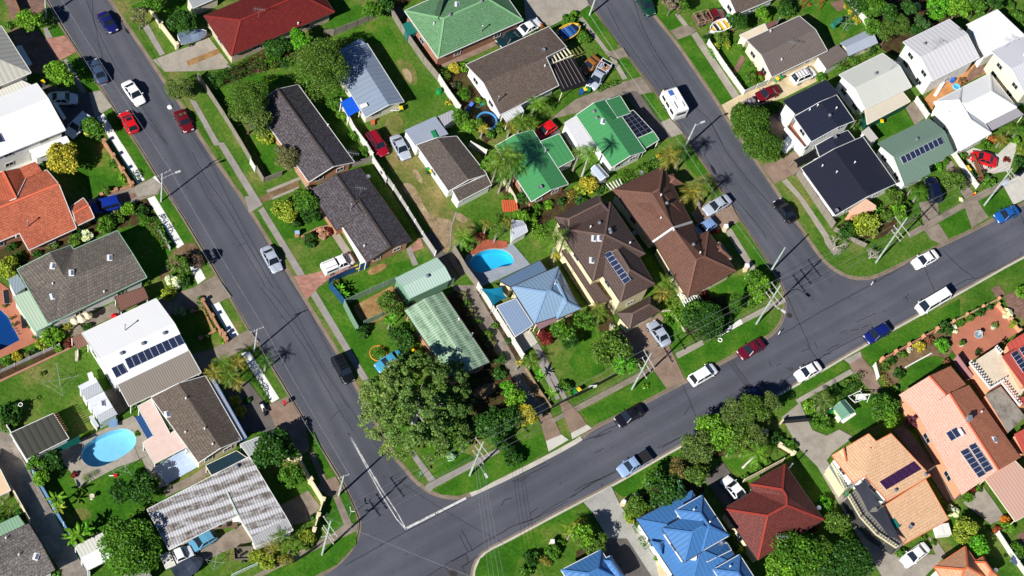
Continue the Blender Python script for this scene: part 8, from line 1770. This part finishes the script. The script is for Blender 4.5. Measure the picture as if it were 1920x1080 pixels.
for x,y,l in((80,240,'upper palm pot on the terracotta pool patio'),(100,290,'pot of small leaves half way along the terracotta pool patio'),(255,385,'pot at the bottom corner of the terracotta pool patio'),(215,305,'pot beside the dark bench on the pool patio'),(30,150,'pot at the top end of the dark blue pool')): pot(I4,x,y,lin((176,130,96)),MG,l,.2,'fern',.32)
yard(I4,175,262,'bench','long dark bench against the pool patio wall','bench',[('seat',DKP,[('b',(0,0,.42),(1.9,.5,.08))]),('backrest',DKP,[('b',(0,.26,.75),(1.9,.06,.5))]),('leg',DKP,[('b',(-.8,0,.2),(.08,.45,.4))]),('leg',DKP,[('b',(.8,0,.2),(.08,.45,.4))])],-1.05)
yard(I4,50,75,'sun_bed','dark sun bed at the top of the pool patio','sun bed',[('mattress',DKP,[('b',(0,0,.38),(1.9,.75,.1))]),('frame',WPL,[('b',(0,0,.28),(1.95,.8,.06))]),('leg',WPL,[('b',(-.8,0,.13),(.06,.7,.25))]),('leg',WPL,[('b',(.8,0,.13),(.06,.7,.25))])],-1.05)
for k,(x,y) in enumerate(((110,285),(122,305),(135,325),(148,345))): yard(I4,x,y,'stepping_stone','dark stepping stone in the row beside the dark blue pool','stepping stone',[('slab',DKP,[('b',(0,0,.07),(.45,.22,.1))]),('edge',plain(lin((70,70,74)),.8),[('b',(0,0,.125),(.38,.16,.02))])],.4)['group']='stepping stones by the pool'
yard(I4,575,520,'garden_bench','pale slatted bench on the wide back lawn','bench',[('seat',plain(lin((190,180,160)),.7),[('b',(0,0,.45),(1.4,.42,.06))]),('leg',MT,[('b',(-.6,0,.21),(.06,.4,.42))]),('leg',MT,[('b',(.6,0,.21),(.06,.4,.42))])],1.95)
yard(I4,310,345,'float_ring','white ring shaped pool toy on the mint flat roof edge','pool toy',[('ring',WPL,[('t',[(math.cos(k*.524)*.45,math.sin(k*.524)*.45,.2) for k in range(13)],.13)]),('valve',DKP,[('b',(.45,0,.36),(.06,.06,.06))])])
yard(I4,848,1030,'solar_pump','small tilted blue panel by the oval pool','pool equipment',[('panel',plain(lin((120,150,190)),.3,.5),[('b',(0,0,.75),(1.1,1.1,.06))]),('stand',DKP,[('b',(0,0,.36),(.3,.3,.72))])])
yard(I4,160,930,'tyre_swing','white ring hung in the dark flowering bush','garden ornament',[('ring',WPL,[('t',[(math.cos(k*.524)*.25,math.sin(k*.524)*.25,2.3) for k in range(13)],.05)]),('post',MT,[('t',[(0,.26,0),(0,.26,2.3)],.03)])])
yard(N4,688,500,'bird_bath','pale round bird bath alone on the pool lawn','bird bath',[('pedestal',plain(lin((206,186,170)),.8),[('l',(0,0,0),[(.25,0),(.12,.15),(.1,.7)])]),('bowl',plain(lin((214,196,180)),.8),[('l',(0,0,.7),[(.1,0),(.34,.12),(.34,.18),(.24,.12)])])])
yard(N4,865,330,'toy','small red toy left on the pool lawn','toy',[('body',REDp,[('b',(0,0,.2),(.45,.35,.35))]),('handle',WPL,[('b',(-.5,0,.15),(.6,.12,.1))])])
yard(D7,345,548,'gate_post','pale ball topped gate post beside the pale drive','gate post',[('pillar',REND,[('b',(0,0,.6),(.5,.5,1.2))]),('cap',WPL,[('l',(0,0,1.2),[(.3,0),(.32,.12),(.26,.4),(.05,.55)])])])
yard(D7,440,505,'gate_post','pale gate post further along the verge hedge','gate post',[('pillar',REND,[('b',(0,0,.6),(.5,.5,1.2))]),('cap',WPL,[('b',(0,0,1.25),(.6,.6,.1))])])
yard(C7,1250,845,'gate_post','white gate post beside the south verge bushes','gate post',[('pillar',REND,[('b',(0,0,.6),(.45,.45,1.2))]),('cap',WPL,[('b',(0,0,1.25),(.55,.55,.1))])])
yard(D5,1105,655,'gate_post','pale gate post at the drive below the pale blue hatchback','gate post',[('pillar',REND,[('b',(0,0,.75),(.5,.5,1.5))]),('cap',WPL,[('b',(0,0,1.55),(.62,.62,.12))])])
yard(D5,1262,950,'gate_post','pale gate post on the corner lawn behind the reddish roof','gate post',[('pillar',REND,[('b',(0,0,.75),(.5,.5,1.5))]),('cap',WPL,[('b',(0,0,1.55),(.62,.62,.12))])])
yard(D5,1042,662,'toy_car','red ride on toy beside the pale blue hatchback','toy',[('body',REDp,[('b',(0,0,.3),(.9,.5,.35))]),('seat',DKP,[('b',(-.1,0,.52),(.3,.35,.1))])],.5)
yard(F5,1060,745,'hydrant','small red and yellow hydrant post at the footpath','hydrant',[('post',REDp,[('l',(0,0,0),[(.14,0),(.14,.6),(.1,.7)])]),('cap',plain(lin((236,190,40)),.5),[('l',(0,0,.7),[(.16,0),(.1,.18)])])])
T(*F5); root=thing('bin_enclosure','slatted brown bin enclosure beside the white dividing fence','bin enclosure',G(1060,560,0),-1.0)
for k in range(5): m=MB(); m.box((0,.5+.0*k,.2+.24*k),(4.2,.05,.16)); m.build('slat',TIMB,root)
for x in(-2.05,2.05): m=MB(); m.box((x,.0,.6),(.08,1.1,1.2)); m.build('end_panel',TIMB,root)
yard(B6,690,885,'letterbox','small red letterbox standing on the brown concrete drive','letterbox',[('post',DKP,[('b',(0,0,.5),(.1,.1,1.0))]),('box',plain(lin((190,50,60)),.5),[('b',(0,0,1.1),(.36,.5,.32))])],.7)
yard(B6,528,915,'motorbike','black and white motorbike on the shaded brown drive','motorbike',[('body',WPL,[('b',(0,0,.7),(.9,.28,.35))]),('seat',DKP,[('b',(-.5,0,.85),(.7,.26,.12))]),('handlebar',DKP,[('b',(.55,0,1.05),(.08,.75,.06))]),('wheel',DKP,[('t',[(.75,-.07,.32),(.75,.07,.32)],.32)]),('wheel',DKP,[('t',[(-.75,-.07,.32),(-.75,.07,.32)],.32)])],2.3)
yard(B5,785,690,'letterbox','brick letterbox with a pale blue top on the front lawn','letterbox',[('pillar',BRKO,[('b',(0,0,.5),(.55,.45,1.0))]),('cap',plain(lin((150,190,220)),.5),[('b',(0,0,1.05),(.62,.52,.1))])],.5)
yard(D6,1080,392,'ring_planter','white ring left on the north verge grass','planter',[('ring',WPL,[('t',[(math.cos(k*.524)*.28,math.sin(k*.524)*.28,.1) for k in range(13)],.08)]),('soil',MULCH,[('l',(0,0,.0),[(.2,0),(.2,.07)])])])
yard(A4,1275,800,'white_lamp_cover','white round object lying on the road edge near the maroon coupe','lamp cover',[('dome',WPL,[('l',(0,0,-.13),[(.36,0),(.36,.08),(.26,.2),(.05,.26)])]),('rim',plain(lin((210,214,222)),.4),[('l',(0,0,-.13),[(.4,0),(.4,.04)])])])
yard(B4,1355,935,'garden_chair','orange garden chair by the end of the blue grey roof','garden chair',[('seat',ORA,[('b',(0,0,.42),(.5,.5,.07))]),('backrest',ORA,[('b',(0,.25,.7),(.5,.06,.5))]),('leg',MT,[('b',(-.2,0,.2),(.05,.45,.4))]),('leg',MT,[('b',(.2,0,.2),(.05,.45,.4))])])
yard(C4,60,835,'ladder','white ladder lying along the end of the blue grey roof','ladder',[('rail',WPL,[('r',(-1.6,-.2,.5),(1.6,-.2,.5),.07,.07)]),('rail',WPL,[('r',(-1.6,.2,.5),(1.6,.2,.5),.07,.07)]),('rung',WPL,[('b',(-1.3+.45*k,0,.5),(.05,.4,.05)) for k in range(7)])],.5)
yard(C4,410,695,'compost_bin','bright green compost bin at the white fence','compost bin',[('body',plain(lin((30,150,80)),.5),[('l',(0,0,0),[(.42,0),(.34,.8)])]),('lid',plain(lin((24,120,64)),.5),[('l',(0,0,.8),[(.36,0),(.3,.08)])])])
yard(C4,700,790,'sand_pit','green play shell on the small toy lawn','toy',[('shell',TLP,[('l',(0,0,0),[(.5,0),(.6,.2),(.5,.2),(.45,.08)])]),('lid',plain(lin((40,150,130)),.5),[('b',(.7,.2,.12),(.6,.5,.1))])])
yard(C4,640,815,'slide','blue plastic slide beside the trampoline bushes','toy',[('chute',BLUp,[('r',(-.8,0,.2),(.5,0,1.1),.5,.08)]),('ladder',BLUp,[('r',(.5,0,1.1),(.8,0,0),.45,.08)])],1.2)
yard(F4,895,615,'bucket','blue barrel on the orange soil yard','barrel',[('body',BLUp,[('l',(0,0,0),[(.3,0),(.34,.4),(.3,.85)])]),('lid',plain(lin((40,110,210)),.5),[('l',(0,0,.85),[(.31,0),(.28,.05)])])])
yard(F4,930,655,'paddling_pool','small pale blue paddling pool on the orange soil','paddling pool',[('rim',plain(lin((120,200,230)),.5),[('t',[(math.cos(k*.524)*.55,math.sin(k*.524)*.5,.18) for k in range(13)],.12)]),('water',plain(lin((80,170,220)),.1,.5),[('l',(0,0,.02),[(.5,0),(.5,.1)])])])
for k,(p,q,lab) in enumerate((((700,690,.1),(730,640,.5),''),)): pass
T(*F4); m=MB(); a=G(772,718,.15); m.bar(G(770,720,.15),G(845,600,.9),.5,.1); tag(m.build('ramp',plain(lin((226,222,216)),.7),None,tuple(a)),'pale timber ramp leaning from the tall white house to the orange soil','ramp')
T(*E_1); root=thing('play_frame','red timber swing frame at the top of the cottage lawn','play frame',G(800,50,0),.3)
for nm,pts in(('leg',[(-1.4,-.6,0),(-1.3,0,1.9)]),('leg',[(-1.4,.6,0),(-1.3,0,1.9)]),('leg',[(1.4,-.6,0),(1.3,0,1.9)]),('leg',[(1.4,.6,0),(1.3,0,1.9)]),('crossbar',[(-1.5,0,1.9),(1.5,0,1.9)])): m=MB(); m.tube(pts,.06,6); m.build(nm,plain(lin((150,60,40)),.7),root)
m=MB(); m.box((-.4,0,.5),(.5,.2,.05)); m.build('swing_seat',REDp,root)
yard(B7,230,720,'workbench','long cluttered workbench under the edge of the corrugated roof','workbench',[('top',plain(lin((110,92,72)),.8),[('b',(0,0,.85),(3.6,.8,.08))]),('leg',DKP,[('b',(-1.6,0,.4),(.1,.7,.8))]),('leg',DKP,[('b',(1.6,0,.4),(.1,.7,.8))]),('clutter',DKP,[('b',(-.6,.1,1.0),(.6,.5,.25)),('b',(.7,0,1.0),(.4,.4,.3))])],.48)
yard(B7,340,668,'white_cabinet','white freezer cabinet at the end of the workbench','freezer',[('body',WPL,[('b',(0,0,.45),(1.3,.8,.9))]),('lid',plain(lin((245,245,243)),.4),[('b',(0,0,.93),(1.34,.84,.08))]),('handle',DKP,[('b',(0,-.44,.8),(.3,.05,.05))])],.48)
yard(F7,408,755,'outdoor_table','teal outdoor table and bench on the curved deck','table',[('top',TLP,[('b',(0,0,3.35),(1.4,.8,.06))]),('seat',TLP,[('b',(0,.7,3.05),(1.4,.3,.06))]),('leg',DKP,[('b',(-.5,.3,2.95),(.08,1.0,.7))]),('leg',DKP,[('b',(.5,.3,2.95),(.08,1.0,.7))])],-.8)
yard(F7,815,750,'spa_cover','white covered spa beside the orange roof','spa',[('tub',WPL,[('b',(0,0,.45),(2.0,1.6,.9))]),('cover',plain(lin((226,226,222)),.6),[('b',(-.52,0,.95),(.98,1.64,.12)),('b',(.52,0,.95),(.98,1.64,.12))])],.5)
yard(D6,118,755,'sign_board','white board sign leaning on the black front fence','sign',[('board',WPL,[('b',(0,0,.7),(1.1,.06,.7))]),('leg',DKP,[('b',(0,.05,.3),(.08,.06,.6))])],.5)
T(*G6); root=thing('driveway_gate','white slatted gate swung open at the drive of the terracotta wall','gate',G(800,640,0),-1.1)
for k in range(6): m=MB(); m.box((0,0,.2+.2*k),(2.1,.05,.1)); m.build('slat',WPL,root)
for x in(-1.05,1.05): m=MB(); m.box((x,0,.65),(.12,.12,1.3)); m.build('post',WPL,root)
T(1440,720,3); root=thing('driveway_gate','black sliding gate across the wide concrete drive','gate',G(190,215,0),.48)
m=MB(); m.box((0,0,.7),(6.4,.05,1.1)); m.build('panel',DKP,root)
for x in(-3.2,3.2): m=MB(); m.box((x,0,.75),(.2,.2,1.5)); m.build('post',REND,root)
T(*B7); root=thing('street_sign','white street name sign post at the corner footpath','street sign',G(1180,640,0)); m=MB(); m.tube([(0,0,0),(0,0,2.3)],.03,6); m.build('post',MT,root); m=MB(); m.bar((-.05,0,2.2),(-.35,.5,2.2),.04,.16); m.build('blade',WPL,root); m=MB(); m.bar((-.05,0,2.0),(.45,.2,2.0),.04,.16); m.build('blade',WPL,root)
T(*C7); root=thing('street_sign','small street sign post on the corner beside the footpath','street sign',G(260,350,0)); m=MB(); m.tube([(0,0,0),(0,0,2.0)],.03,6); m.build('post',MT,root); m=MB(); m.box((0,0,1.85),(.05,.55,.18),.8); m.build('blade',plain(lin((120,180,190)),.5),root)
T(1440,360,3); root=thing('bollard','short white road post on the curb tip of the corner','road post',G(580,522,0)); m=MB(); m.lathe((0,0,0),[(.07,0),(.07,.9),(.02,.95)],8); m.build('post',WPL,root); m=MB(); m.box((0,.06,.75),(.08,.03,.12)); m.build('reflector',REDp,root)
root=thing('bollard','short white road post beside the curved north west kerb','road post',G(58,800,0)); m=MB(); m.lathe((0,0,0),[(.07,0),(.07,.9),(.02,.95)],8); m.build('post',WPL,root); m=MB(); m.box((0,.06,.75),(.08,.03,.12)); m.build('reflector',REDp,root)
